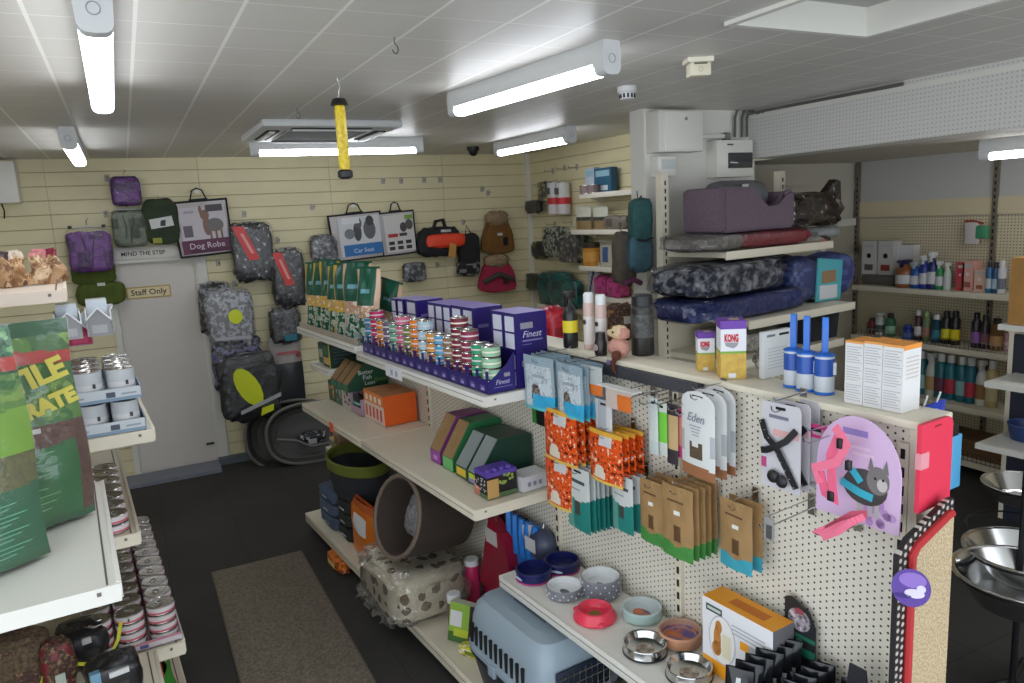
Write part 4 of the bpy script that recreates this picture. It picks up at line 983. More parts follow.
for k, (x0, x1, y0, y1, c1, c2, lb) in enumerate(((649, 658, 398, 454, (206, 214, 212), (196, 206, 206), 'slim pale strip pack left of the white pouches'), (657, 667, 402, 455, (120, 206, 70), (206, 214, 206), 'slim bright green strip pack left of the white pouches'),
        (667, 678, 404, 464, (206, 176, 130), (60, 54, 60), 'slim tan strip pack with a dark foot, left of the white pouches'), (677, 686, 408, 458, (220, 140, 120), (206, 70, 130), 'slim salmon strip pack beside the white pouches'))):
    small('strip_pack', lb, 'treat pack', 1.80 + .01 * k, (x0, y0, x1, y1), (lambda a, b: (lambda u, v, s: C(*a) if v > .25 and v < .8 else C(*b)))(c1, c2), .008, 'slim strip packs')
for k, (x, y) in enumerate(((622, 398), (640, 404), (655, 404), (668, 410), (676, 414))):
    n0 = 1.74; p = onp(x, y, TG, n0)
    hook(0, 0, n0, 0, 'bare chrome hook under the dark rail, %s from the left' % ORD[k], pos=p + ydir(TG) * (NP - .004 - n0))
# k) cat harness on card
BKS = C(30, 30, 34, .45)
p, w, h = face(TG, 1.79, 762, 404, 800, 490)
for k in range(3):
    q = p + ydir(TG) * (.045 * k); lab = ['grey harness card with a black studded harness in front', 'second grey harness card, just behind the studded harness', 'third grey harness card nearest the board'][k]
    t = thing('harness_card', lab, 'harness', q, TG + R(-2 * k), 'harness cards on one hook')
    m = MB(); m.prism([(-w / 2, 0), (w / 2, 0), (w / 2, h * .95), (w * .44, h), (-w * .44, h), (-w / 2, h * .95)], 0, .003, C(206, 204, 210)); m.build('card', t)
    m = MB(); pan(m, -w * .5, h * .22, -w * .36, h * .34, C(190, 70, 130)); pan(m, -w * .2, h * .62, w * .46, h * .7, C(220, 170, 170)); pan(m, -w * .3, h * .82, w * .2, h * .86, C(120, 120, 140)); m.build('print', t)
    m = MB(); m.box((-w * .12, -.002, h * .93), (w * .12, .005, h * .96), SLOT); m.build('hang_hole', t)
    if k == 2: continue
    m = MB()
    m.strip([(-w * .46, -.008, h * .78), (-w * .3, -.012, h * .6), (-w * .02, -.016, h * .5), (w * .2, -.012, h * .3), (w * .44, -.008, h * .08)], .02, .003, BKS)
    m.strip([(w * .42, -.008, h * .74), (w * .2, -.012, h * .6), (-w * .02, -.018, h * .52), (-w * .3, -.012, h * .44), (-w * .46, -.008, h * .42)], .02, .003, BKS); m.build('straps', t)
    m = MB()
    for a in range(9):
        f = a / 8; m.sphere((w * (-.44 + .86 * f), -.016, h * (.76 - .66 * f)), .0022, CHROME, 6, 4)
    m.build('studs', t)
    m = MB(); m.sphere((-w * .1, -.016, h * .16), .021, BKS, 10, 6, (1, .5, 1)); m.sphere((w * .12, -.016, h * .13), .021, BKS, 10, 6, (1, .5, 1)); m.build('pads', t)
hook(0, 0, 1.75, 0, 'hook holding the grey harness cards', pos=p + ydir(TG) * (NP - .004 - 1.79) + Vector((0, 0, h * .945)))
# l) lilac card with a cat picture and a pink harness
p, w, h = face(TG, 1.80, 818, 417, 900, 523)
t = thing('harness_card_lilac', 'large lilac rounded card with a grey cat picture, behind the pink harness', 'harness card', p, TG)
LIL = C(214, 184, 220, .4); arc = [(-w / 2, 0), (w / 2, 0)] + [(w / 2 * math.cos(a), h * .5 + h * .5 * math.sin(a)) for a in [math.pi * k / 20 for k in range(21)]]
m = MB(); m.prism(arc, 0, .004, LIL); m.build('card', t)
m = MB(); pan(m, -w * .18, h * .82, w * .12, h * .88, C(150, 130, 200)); pan(m, -w * .2, h * .7, w * .16, h * .73, C(226, 200, 226)); pan(m, -w * .06, h * .64, w * .2, h * .67, C(226, 200, 226))
rnd = random.Random(3)
for k in range(14): disc(m, rnd.uniform(.05, .42) * w, rnd.uniform(.04, .26) * h, .012, .012, C(190, 150, 206), -.001, 8)
m.build('print', t)
GC = C(120, 116, 116); GC2 = C(196, 192, 190); m = MB()          # printed cat: body, chest, head, ears
disc(m, w * .1, h * .36, w * .26, h * .17, C(72, 68, 68), -.0012, 20); disc(m, w * .25, h * .45, w * .13, h * .13, GC, -.0016, 18); disc(m, w * .3, h * .42, w * .06, h * .06, GC2, -.002, 12)
for s, xx in ((-1, .17), (1, .33)): m.face([(w * (xx - .04), -.0018, h * .54), (w * (xx + .04), -.0018, h * .53), (w * (xx + .01 * s), -.0018, h * .66)], GC)
disc(m, w * .22, h * .47, w * .015, h * .014, SLOT, -.0024, 8); disc(m, w * .31, h * .47, w * .015, h * .014, SLOT, -.0024, 8)
for xx in (.02, .14, .22): pan(m, w * xx, h * .1, w * (xx + .05), h * .3, GC2, -.0011)
m.build('cat_picture', t)
m = MB(); cy = C(60, 180, 206); m.strip([(-w * .18, -.003, h * .36), (w * .05, -.004, h * .3), (w * .2, -.003, h * .28)], .022, .002, cy); m.strip([(-w * .05, -.003, h * .5), (w * .06, -.004, h * .4)], .02, .002, cy); m.build('harness_picture', t)
p2, w2, h2 = face(TG, 1.73, 812, 425, 872, 545)
t = thing('pink_harness', 'pink webbing cat harness with looped lead on the lilac card hook', 'harness', p2, TG)
PK = C(240, 120, 150, .6); PK2 = C(232, 100, 136, .6); W2, H2 = w2, h2
m = MB(); m.strip([(-W2 * .1, -.005, H2 * .98), (W2 * .12, -.012, H2 * .86), (-W2 * .02, -.014, H2 * .7), (-W2 * .4, -.012, H2 * .6), (-W2 * .3, -.01, H2 * .48)], .026, .003, PK)
m.strip([(W2 * .0, -.004, H2 * .96), (-W2 * .14, -.01, H2 * .74), (-W2 * .1, -.012, H2 * .5), (-W2 * .05, -.01, H2 * .36), (-W2 * .22, -.008, H2 * .4), (-W2 * .32, -.008, H2 * .58)], .026, .003, PK2); m.build('harness_straps', t)
m = MB()
for k in range(4): m.strip([(W2 * (.42 - .05 * k), -.012 - .004 * k, H2 * (.32 - .02 * k)), (W2 * .1, -.02 - .003 * k, H2 * (.2 - .015 * k)), (-W2 * .22, -.016, H2 * (.06 - .012 * k)), (-W2 * (.38 - .04 * k), -.012, H2 * (.03 + .02 * k)), (-W2 * .2, -.008, H2 * .1), (W2 * .22, -.008, H2 * .3), (W2 * .45, -.01, H2 * .35)], .018, .002, PK)
m.build('lead', t)
m = MB(); m.box((-W2 * .02, -.02, H2 * .82), (W2 * .06, -.005, H2 * .9), BLACK, bev=.002); m.build('buckle', t); m = MB(); m.box((W2 * .12, -.02, H2 * .66), (W2 * .2, -.006, H2 * .74), BLACK, bev=.002); m.build('buckle', t); m = MB(); m.box((-W2 * .16, -.018, H2 * .36), (-W2 * .06, -.004, H2 * .44), BLACK, bev=.002); m.build('buckle', t)
p3, w3, h3 = face(TG, 1.84, 800, 424, 832, 482)
t = thing('harness_card_grey', 'grey and magenta harness card between the black and pink harnesses', 'harness card', p3, TG)
m = MB(); m.prism([(-w3 / 2, 0), (w3 / 2, 0), (w3 / 2, h3), (-w3 / 2, h3)], 0, .003, C(176, 172, 180)); m.build('card', t); m = MB(); pan(m, -w3 / 2, h3 * .76, w3 / 2, h3, C(196, 50, 120)); pan(m, -w3 * .1, h3 * .82, w3 * .4, h3 * .92, C(226, 200, 214)); m.build('print', t); m = MB(); ED(m, w3, h3); m.build('hang_hole', t)
hook(0, 0, 1.69, 0, 'hook holding the pink harness and lilac card', pos=onp(850, 428, TG, NP - .004))
hook(0, 0, 1.66, 0, 'bare chrome hook with a price tag, below the black harness', pos=onp(812, 508, TG, NP - .004))
hook(0, 0, 1.78, 0, 'bare chrome hook below the lilac cat card', pos=onp(858, 524, TG, NP - .004))
p4, w4, h4 = face(TG, 1.66, 765, 518, 774, 541)
t = thing('price_tag', 'small grey price tag hanging on the bare hook', 'price tag', p4, TG)
m = MB(); m.box((-w4 / 2, -.002, 0), (w4 / 2, 0, h4), C(150, 148, 146)); m.build('tag_body', t); m = MB(); pan(m, -w4 * .3, h4 * .1, w4 * .3, h4 * .7, C(80, 78, 78), -.003); m.build('print', t); m = MB(); m.tube([(0, -.001, h4), (0, 0, h4 + .014)], .001, CHROME, 4); m.build('hang_wire', t)
# ================================================================== TOP LEDGE GOODS
ZS = ZL + .002
def onled(x, y): return onz(x, y, ZS)
def px(p): return -(CAMR.transposed() @ (p - O)).z / FPX     # metres per pixel at p
def bottle(name, lab, cat, x, y, wpx, hpx, prof, mf, z=ZS, rz=TG, grp=None, trig=None, label=None, seg=18):
    """prof in (fraction of half width, fraction of height)"""
    q = onz(x, y, z); k = px(q); r, h = wpx * k / 2, hpx * k
    t = thing(name, lab, cat, q, rz, grp); nb = None
    cap = [i for i, _ in enumerate(prof) if prof[i][1] > .8]
    split = cap[0] if cap else len(prof) - 1
    m = MB(); m.lathe([(a * r, b * h) for a, b in prof[:split + 1]], mf[0], seg); m.build('bottle_body', t)
    if split < len(prof) - 1: m = MB(); m.lathe([(a * r, b * h) for a, b in prof[split:]], mf[1], seg); m.build('cap', t)
    if label: m = MB(); m.lathe([(label[0] * r, label[1] * h), (label[0] * r, label[2] * h)], mf[2], seg); m.build('label_wrap', t, fix=False)
    return t, r, h
CYL = [(0, 0), (.95, 0), (1, .02), (1, .74), (.7, .8), (.62, .82), (.62, .97), (.5, 1), (0, 1)]
SPR = [(0, 0), (.95, 0), (1, .03), (1, .55), (.8, .68), (.36, .78), (.36, .82), (.4, .84), (.4, .88), (0, .88)]
def trigger(t, r, h, c):
    m = MB(); m.box((-r * .45, -r * .9, h * .86), (r * .45, r * .8, h * .98), c, bev=r * .1); m.box((-r * .2, -r * .75, h * .72), (r * .2, -r * .5, h * .88), c); m.box((-r * .25, -r * 1.15, h * .9), (r * .25, -r * .88, h * .96), c); m.build('trigger_head', t)
DK = C(28, 27, 26, .3)
t, r, h = bottle('spray_bottle', 'black spray bottle with a yellow label, left on the ledge', 'spray bottle', 571, 347, 15, 57, SPR, (DK, BLACK, C(226, 206, 40)), label=(1.02, .27, .48)); trigger(t, r, h, DK)
for x, y, lb in ((590, 348, 'tall white and pink pump bottle, left of the pair'), (602, 350, 'tall white and pink pump bottle, right of the pair')):
    t, r, h = bottle('grooming_bottle', lb, 'bottle', x, y, 11.5, 56, [(0, 0), (.95, 0), (1, .02), (1, .62), (.98, .8), (.92, .82), (.92, .96), (.7, 1), (0, 1)], (C(214, 186, 178, .35), WHT, C(224, 216, 212, .4)), label=(1.02, .08, .58), grp='tall white and pink bottles')
    m = MB(); disc(m, 0, h * .48, r * .5, r * .45, C(60, 50, 50), -r * 1.04, 10); m.build('logo', t)
q = onled(603, 353); k = px(q)
t = thing('dark_tub', 'small dark tub with white print in front of the tall white bottles', 'tub', onled(601, 355), TG)
m = MB(); m.lathe([(0, 0), (.024, 0), (.026, .01), (.026, .05), (.02, .07)], C(44, 34, 34, .3), 16); m.build('tub', t); m = MB(); m.lathe([(.021, .069), (.02, .095), (.0, .097)], BLACK, 16); m.build('lid', t); m = MB(); disc(m, 0, .035, .016, .014, C(170, 150, 150), -.0268, 10); m.build('label', t)
# plush toy lying over the edge of the ledge
q = onled(619, 357); k = px(q)
t = thing('plush_toy', 'cream and pink plush dog toy with a brown tail hanging over the ledge', 'plush toy', q, TG)
t.scale = (.78, .78, .78); FC = mat('plush_cream', (226, 200, 160), .9, bump=.6, scale=120); FP = mat('plush_pink', (206, 150, 136), .9, bump=.6, scale=120); FBR = mat('plush_brown', (96, 52, 36), .9, bump=.6, scale=120)
m = MB(); blob_mesh(m, .13, .09, .10, lambda p, n: FP, .9, .1, 2, 3); m.build('body', t, (.0, .0, .0))
m = MB(); blob_mesh(m, .11, .08, .075, lambda p, n: FC if p.x < .03 else FP, .9, .12, 2, 5); o = m.build('head', t, (-.01, .02, .085))
m = MB(); m.sphere((0, 0, 0), .02, FC, 8, 6, (1.6, .6, 1)); m.build('ear', t, (-.06, .0, .12)); 
m = MB(); m.sphere((0, 0, 0), .026, FBR, 10, 8); m.tube([(0, -.01, -.01), (-.01, -.016, -.04), (-.006, -.016, -.07), (.012, -.014, -.09)], [.014, .012, .011, .006], FBR, 8); m.build('tail', t, (.045, -.055, .02))
m = MB(); m.sphere((-.02, -.02, .13), .006, BLACK, 6, 4); m.build('eye', t)
m = MB(); m.box((-.03, -.0565, -.045), (-.01, -.055, -.004), C(190, 180, 206)); m.box((-.03, -.059, -.03), (.0, -.056, -.012), C(130, 110, 170)); m.build('swing_tag', t)
t, r, h = bottle('dark_canister', 'large black canister with a grey picture label beside the shelf upright', 'canister', 643, 354, 23, 60, [(0, 0), (.96, 0), (1, .02), (1, .72), (.98, .8), (.92, .82), (.9, .98), (.8, 1), (0, 1)], (C(40, 38, 36, .35), BLACK, mat('canister_label', (90, 90, 88), .5, rgb2=(40, 40, 42), scale=60)), label=(1.01, .3, .68))
# boxes with purple lids (KONG)
def kong(x0, y0, x1, y1, lab, size, dep):
    th = TG + R(52); q = onled((x0 + x1) / 2, y1); k = px(q); w, h = (x1 - x0) * k * .72, (y1 - y0) * k * .98
    t = thing('toy_box', lab, 'toy box', onled((x0 + x1) / 2, y1 - 3), th, 'yellow and white toy boxes'); d = dep
    YB = mat('kong_yellow', (214, 184, 78), .5, rgb2=(196, 150, 70), scale=40)
    m = MB(); m.box((-w / 2, 0, 0), (w / 2, d, h * .44), YB); m.box((-w / 2, 0, h * .44), (w / 2, d, h * .48), C(120, 170, 60)); m.box((-w / 2, 0, h * .48), (w / 2, d, h * .86), C(226, 226, 232)); m.build('box', t)
    m = MB(); m.box((-w / 2 - .0005, -.0005, h * .86), (w / 2 + .0005, d + .0005, h), C(104, 54, 160)); m.build('purple_lid', t)
    text('KONG', size, C(196, 30, 50), t, (-w * .08, -.0008, h * .7), w=w * .55, bold=.002)
    m = MB(); m.face([(-w * .34, -.0006, h * .63), (-w * .3, -.0006, h * .57), (w * .0, -.0006, h * .53), (w * .14, -.0006, h * .57), (w * .2, -.0006, h * .63)], C(150, 150, 156)); pan(m, -w * .2, h * .02, w * .1, h * .1, C(220, 220, 226)); m.build('print', t)
    m = MB(); m.box((-w * .1, d * .3, h), (w * .3, d * .7, h + .001), C(190, 170, 130)); m.build('lid_print', t)
kong(716, 321, 751, 382, 'large yellow and white toy box with a purple lid and red lettering', .035, .085)
kong(695, 334, 718, 374, 'small yellow and white toy box with a purple lid, beside the large one', .024, .06)
q = onled(768, 372)
t = thing('clear_pack', 'crumpled clear packet behind the white card pack on the ledge', 'packet', gp(*nu(q)[:1], nu(q)[1], ZS), TG)
m = MB(); blob_mesh(m, .09, .07, .12, lambda p, n: FILM if n < .15 else C(160, 160, 156, .4), .7, .25, 3, 4); m.build('packet', t)
p, w, h = face(TE, nu(onled(778, 376))[1], 764, 331, 791, 377); p.z = ZS
t = thing('white_blister', 'white card pack with a slot hole between the packets and the lint rollers', 'card pack', p, TE)
m = MB(); m.box((-w / 2, 0, 0), (w / 2, .02, h), C(206, 208, 208), bev=.002); m.build('card', t); m = MB(); m.box((w * .05, -.001, h * .88), (w * .4, 0, h * .93), SLOT); m.build('hang_hole', t)
m = MB(); pan(m, -w * .4, h * .88, -w * .1, h * .93, C(110, 112, 116)); [pan(m, -w * .35, h * (.2 + .07 * k), w * .35, h * (.215 + .07 * k), C(170, 172, 174)) for k in range(7)]; m.build('print', t)
# lint rollers
BLU = C(36, 110, 206, .3); BLUL = C(40, 84, 170, .35)
root = None
for x, y, y0, lb in ((793, 386, 313, 'blue lint roller, left of three'), (806, 390, 314, 'blue lint roller, middle of three'), (824, 393, 315, 'blue lint roller, right of three')):
    q = onled(x, y); k = px(q)
    if root is None:
        h = (y - y0) * k; r = 9.6 * k
        root = thing('lint_roller', lb + ' standing on the ledge', 'lint roller', q, TE + R(25), 'blue lint rollers on the ledge')
        m = MB(); m.lathe([(0, 0), (r, 0), (r, .006), (r * .94, .008), (r * .94, h * .5), (r, h * .5), (r, h * .52), (r * .5, h * .54), (0, h * .54)], lambda i: BLU if i < 3 or i > 3 else C(200, 206, 214, .3), 20); m.build('roll', root)
        m = MB(); m.lathe([(r * .955, h * .24), (r * .955, h * .47)], BLUL, 20); m.build('wrap', root, fix=False)
        m = MB(); m.box((-r * .6, -r * 1.02, h * .26), (r * .1, -r * .7, h * .42), C(206, 210, 216)); [m.box((-r * .5, -r * 1.03, h * (.28 + .03 * j)), (0, -r * .9, h * (.29 + .03 * j)), C(120, 126, 136)) for j in range(4)]; m.build('label', root)
        m = MB(); m.prism([(-r * .22, h * .52), (r * .22, h * .52), (r * .34, h * .62), (r * .4, h * .9), (r * .2, h), (-r * .2, h), (-r * .4, h * .9), (-r * .34, h * .62)], -r * .28, r * .28, BLU); m.build('handle', root)
    else: dup(root, q, TE + R(25 + (x % 5) * 4), lb + ' standing on the ledge')
# white cartons with orange tops
pw = []
for k, (x0, x1, y0, y1) in enumerate(((845, 863, 337, 400), (863.5, 882, 339, 405), (882.5, 903, 341, 408))):
    a = onled(x0, y1 - 3); b = onled(x1, y1 + 1); 
    n0 = 1.92; A = onp(x0, (y0 + y1) / 2, TG, n0); B = onp(x1, (y0 + y1) / 2, TG, n0); w = (A - B).length * .99; h = face(TG, n0, (x0 + x1) / 2 - 3, y0, (x0 + x1) / 2 - 2, y1)[2]; c = (A + B) / 2
    t = thing('white_carton', ['white small-print carton with an orange top, left of three on the ledge', 'white small-print carton with an orange top, middle of three on the ledge', 'white small-print carton with an orange top, nearest the ledge end'][k], 'carton', (c.x, c.y, ZS), TG, 'white cartons on the ledge end')
    m = MB(); m.box((-w / 2, 0, 0), (w / 2, .085, h), C(222, 222, 222), mats={'+z': C(230, 150, 60)}); m.build('box', t)
    m = MB()
    for j in range(22):
        if j in (7, 14): continue
        zz = h * (.06 + .04 * j); pan(m, -w * .42, zz, w * (.42 - .1 * ((j * 7) % 3)), zz + h * .012, C(176, 178, 186))
    pan(m, -w / 2, h * .965, w / 2, h, C(232, 160, 80)); panx(m, 0, h * .93, .085, h, C(232, 150, 60), w / 2 + .0008)
    for j in range(6): panx(m, .012, h * (.5 + .06 * j), .075, h * (.52 + .06 * j), C(200, 190, 180), w / 2 + .0008)
    m.build('print', t)
# ================================================================== GOODS AT THE NEAR END OF THE GONDOLA
ue = 1.06
p, w, h = face(TE, .97, 898, 507, 947, 720); p.z = max(p.z, 0.02)
SIS = mat('sisal', (214, 194, 160), .95, rgb2=(182, 158, 122), scale=160, bump=.8, contrast=(.4, .6))
bwm = dotmat('paw_trim', (30, 28, 28), (186, 180, 172), .021, .0062, 0, 2)
hh = face(TE, .97, 905, 507, 906, 683)[2]; zt = face(TE, .97, 925, 507, 926, 600); ztop = zt[0].z + zt[2]
t = thing('scratching_board', 'sisal cat scratching board with red piping and black paw trim, leaning at the gondola end', 'scratching board', (p.x, p.y, 0.004), TE)
H = ztop - .015; out = [(-w / 2, 0), (w / 2, 0), (w / 2, H), (w * .38, H), (-w * .34, H - w * .22), (-w * .5, H - w * .36)]
m = MB(); m.prism(out, 0, .014, bwm); m.build('trim_border', t)
m = MB(); inn = [(-w * .26, .03), (w * .42, .03), (w * .42, H - .04), (w * .36, H - .042), (-w * .2, H - w * .24 - .03), (-w * .26, H - w * .32 - .03)]; m.prism(inn, -.012, .002, SIS); m.build('sisal_pad', t)
m = MB(); m.tube([(-w * .3, -.006, .03), (-w * .3, -.006, H - w * .32 - .02), (-w * .22, -.006, H - w * .23 - .022), (w * .34, -.006, H - .036), (w * .42, -.006, H - .034)], .011, C(176, 40, 44, .7), 8); m.build('red_piping', t)
q = onp(911, 588, TE, .93)
t = thing('round_tag', 'round purple swing tag with a white animal on the scratching board', 'tag', (q.x, q.y, q.z), TG + R(30))
m = MB(); m.lathe([(0, -.002), (.043, -.002), (.043, .001), (0, .001)], C(92, 66, 150, .4), 28, sy=1.15, M=Matrix.Rotation(R(90), 4, 'X')); m.build('hanging_disc', t)
m = MB(); disc(m, .003, .022, .03, .02, C(140, 110, 190), -.0026); disc(m, .008, -.012, .022, .012, C(214, 206, 226), -.003); disc(m, .022, .002, .01, .01, C(214, 206, 226), -.0032); disc(m, -.018, -.022, .02, .006, C(60, 40, 120), -.003); m.build('print', t)
p, w, h = face(TE, 1.005, 921, 421, 951, 506)
t = thing('red_board', 'plain red plastic board hanging at the right end of the gondola', 'scratch board', p, TE)
m = MB(); rr = .02; m.prism([(-w / 2, 0), (w / 2, 0), (w / 2, h - rr), (w / 2 - rr * .4, h - rr * .3), (w / 2 - rr, h), (-w / 2, h)], 0, .012, C(226, 50, 80, .5)); m.build('board', t)
m = MB(); m.box((-w / 2 - .001, -.002, h * .5), (-w * .26, .014, h * .68), C(226, 150, 160)); m.build('price_sticker', t); m = MB(); m.box((-w * .1, -.0015, h * .93), (w * .1, .0005, h * .95), C(160, 30, 50)); m.build('hang_hole', t)
p, w, h = face(TE, 1.16, 950, 436, 961, 488)
t = thing('blue_board', 'narrow light blue board just behind the red board', 'scratch board', p, TE)
m = MB(); m.box((-w / 2, 0, 0), (w / 2, .015, h), C(80, 160, 206, .5), bev=.003); m.build('board', t); m = MB(); m.box((-w / 2 - .003, .002, h), (w * .2, .012, h + .03), BLACK); m.build('hang_clip', t)
p, w, h = face(TE, 1.12, 914, 404, 945, 426)
t = thing('blue_packet', 'shiny blue packet hooked behind the ledge end above the red board', 'packet', p, TE)
m = MB(); pouch_mesh(m, w, h, .03, lambda u, v, s: C(150, 170, 206, .2) if .3 < u < .65 and .3 < v < .8 else C(30, 56, 160, .25), 12, 8, wob=.004); m.build('packet', t); m = MB()
for s in (-.2, .2): m.tube([(w * s, 0, h), (w * s - .02, -.02, h + .035)], .003, WHT, 5)
m.build('hang_wires', t)
# ================================================================== BASE SHELVES OF THE GONDOLA
ZBS = ZB + .004
def V3(n, u, z): return gp(n, u, z)
# paw print bed in a clear bag
def vorm(name, base, spot, scale, thr, rough=.9):
    m = bpy.data.materials.new(name); m.use_nodes = True; nt = m.node_tree; L = nt.links.new; b = nt.nodes['Principled BSDF']; b.inputs['Roughness'].default_value = rough
    tc = nt.nodes.new('ShaderNodeTexCoord'); v = nt.nodes.new('ShaderNodeTexVoronoi'); v.inputs['Scale'].default_value = scale; v.inputs['Randomness'].default_value = .6
    nz = nt.nodes.new('ShaderNodeTexNoise'); nz.inputs['Scale'].default_value = scale * 2.2
    ad = nt.nodes.new('ShaderNodeMath'); ad.operation = 'MULTIPLY_ADD'; ad.inputs[1].default_value = .5
    lt = nt.nodes.new('ShaderNodeMath'); lt.operation = 'LESS_THAN'; lt.inputs[1].default_value = thr
    mx = nt.nodes.new('ShaderNodeMix'); mx.data_type = 'RGBA'; mx.inputs[6].default_value = [lin(c) for c in base] + [1]; mx.inputs[7].default_value = [lin(c) for c in spot] + [1]
    L(tc.outputs['Object'], v.inputs['Vector']); L(tc.outputs['Object'], nz.inputs['Vector']); L(nz.outputs['Fac'], ad.inputs[0]); L(v.outputs['Distance'], ad.inputs[2]); L(ad.outputs[0], lt.inputs[0]); L(lt.outputs[0], mx.inputs[0]); L(mx.outputs[2], b.inputs['Base Color'])
    return m
PAW = vorm('paw_fleece', (214, 204, 178), (112, 92, 64), 12, .57)
pb = gp(1.52, 3.62, ZBS)
t = thing('paw_print_bed', 'cream paw print pet bed in a clear bag under the brown cave bed', 'pet bed', pb, TG)
m = MB(); blob_mesh(m, .56, .44, .28, lambda p, n: PAW, .45, .06, 2, 2, 36, 20); m.build('cushion', t)
FILM2 = film('crinkled_bag', .2, .15)
m = MB(); blob_mesh(m, .60, .48, .30, lambda p, n: FILM2, .42, .09, 5, 6, 44, 24)
m.build('bag', t)
m = MB(); rnd = random.Random(2)
m.grid(lambda i, j: Vector((-.28 + .5 * i / 16, -.2 - .05 * j / 4 - .02 * math.sin(i * 1.7 + j), .05 - .035 * j / 4 + .015 * math.sin(i * 2.3 + j * 1.9))), 16, 4, lambda i, j: FILM2); m.build('bag_tail', t)
# brown cave bed lying on top, mouth towards the aisle
BRB = mat('cave_brown', (60, 50, 43), .95, bump=.4, scale=60); PLU = mat('plush_silver', (150, 148, 150), .95, rgb2=(96, 94, 98), scale=40, bump=1.0)
ax = (gp(-.92, -.12, 0) + Vector((0, 0, .3))).normalized()
cc = onp(400, 512, TG, 1.42) - ax * .19 - Vector((0, 0, .025))
rot = Vector((0, 0, 1)).rotation_difference(ax)
t = thing('cave_bed', 'dark brown round cat cave bed lying tilted on the paw print bag', 'pet bed', cc, 0); t.rotation_mode = 'QUATERNION'; t.rotation_quaternion = rot
m = MB(); Rr = .207
m.lathe([(0, -.2), (Rr * .62, -.2), (Rr * .72, -.19), (Rr * .9, -.02), (Rr * 1.0, .14), (Rr * 1.04, .19), (Rr * 1.0, .22), (Rr * .93, .2), (Rr * .86, .1)], BRB, 36); m.build('shell', t)
m = MB(); m.lathe([(Rr * .86, .1), (Rr * .78, -.02), (Rr * .62, -.12), (0, -.14)], BRB, 36); m.build('inner_wall', t)
m = MB(); blob_mesh(m, Rr * 1.25, Rr * 1.25, .16, lambda p, n: PLU, .8, .1, 3, 7, flat=False); o = m.build('plush_lining', t, (0, 0, -.05))
m = MB(); m.tube([(Rr * 1.02 * math.cos(k * .2618), Rr * 1.02 * math.sin(k * .2618), .212) for k in range(24)], .012, mat('cave_piping', (112, 98, 86), .9), 6, closed=True); m.build('rim_piping', t)
# olive rimmed bed on folded packs
gb = onp(361, 492, TG, 1.64); zb = gb.z
OLV = mat('olive_felt', (104, 112, 40), .9); DKF = mat('dark_felt', (48, 50, 56), .95)
t = thing('plastic_pet_bed', 'oval dark pet bed with an olive green rim under the orange carton', 'pet bed', gb, TG)
rx = .31; sc = .62
m = MB(); m.lathe([(0, 0), (rx * .8, 0), (rx * .88, .03), (rx * .98, .19)], DKF, 36, sx=1, sy=sc); m.build('shell', t)
m = MB(); m.lathe([(rx * .98, .19), (rx * 1.03, .2), (rx * 1.04, .26), (rx * 1.0, .27), (rx * .94, .26), (rx * .93, .2)], OLV, 36, sx=1, sy=sc); m.build('rim', t)
m = MB(); m.lathe([(rx * .93, .2), (rx * .8, .12), (0, .1)], DKF, 36, sx=1, sy=sc); m.build('inner_cushion', t)
def packs(n0, n1, u0, u1, z0, z1, cnt, rgb, lab, grp, name='folded_pack', cat='folded pack'):
    hh = (z1 - z0) / cnt
    for k in range(cnt):
        t = thing(name, lab % ['bottom', 'second', 'third', 'fourth', 'top'][k if k < cnt - 1 else 4], cat, gp((n0 + n1) / 2, (u0 + u1) / 2, z0 + hh * k), TG, grp)
        c = C(*[v + 10 * (k % 2) for v in rgb], .9)
        m = MB(); blob_mesh(m, u1 - u0, n1 - n0, hh - .004, lambda p, n: c, .35, .05, 3, k + 1, 24, 12); m.build('fabric', t)
        m = MB(); m.box((-(u1 - u0) / 2 - .003, -.03, hh * .3), (-(u1 - u0) / 2 + .02, .03, hh * .5), C(190, 190, 196)); m.box((-.02, -(n1 - n0) / 2 - .004, hh * .36), (.06, -(n1 - n0) / 2 + .02, hh * .44), C(176, 180, 190)); m.build('paper_band', t)
packs(1.46, 1.72, 4.80, 5.12, ZBS, zb - .004, 3, (74, 88, 112), '%s blue grey folded pack at the far end of the base shelf', 'blue grey folded packs')
packs(1.48, 1.78, 4.56, 4.78, ZBS, zb - .004, 3, (40, 44, 42), '%s black folded pack under the olive rimmed bed', 'black folded packs')
packs(1.5, 1.8, 4.28, 4.53, ZBS, zb - .03, 2, (44, 44, 46), '%s dark folded pack behind the orange bag', 'dark folded packs')
p, w, h = face(TG, 1.5, 351, 497, 372, 556)
t = thing('orange_bag', 'orange bag with a white printed patch beside the brown cave bed', 'bag', V3(1.53, nu(p)[1], ZBS), TG)
m = MB(); pouch_mesh(m, w * 1.2, h * .8, .1, lambda u, v, s: C(226, 226, 230) if s == 0 and .3 < u < .75 and .45 < v < .72 else C(70, 110, 190) if s == 0 and .42 < u < .55 and .74 < v < .78 else C(220, 120, 30, .4) if v < .85 else C(190, 90, 40), 14, 16, wob=.006, bottom=.9, top=.2); m.build('bag_body', t)
m = MB(); m.box((-w * .55, -.004, h * .8), (w * .55, .004, h * .8 + .02), C(180, 80, 30)); m.build('top_seal', t)
q = onz(350, 568, .0)
t = thing('orange_packet', 'orange packet on the carpet under the lip of the base shelf', 'packet', gp(1.405, nu(q)[1] + .05, .002), TG)
m = MB(); blob_mesh(m, .3, .08, .085, lambda p, n: C(206, 110, 30, .4) if n < .2 else C(120, 60, 30), .6, .15, 4, 3); m.build('packet_body', t); m = MB(); m.box((-.06, -.052, .03), (.06, -.046, .055), C(226, 190, 120)); m.build('label', t)
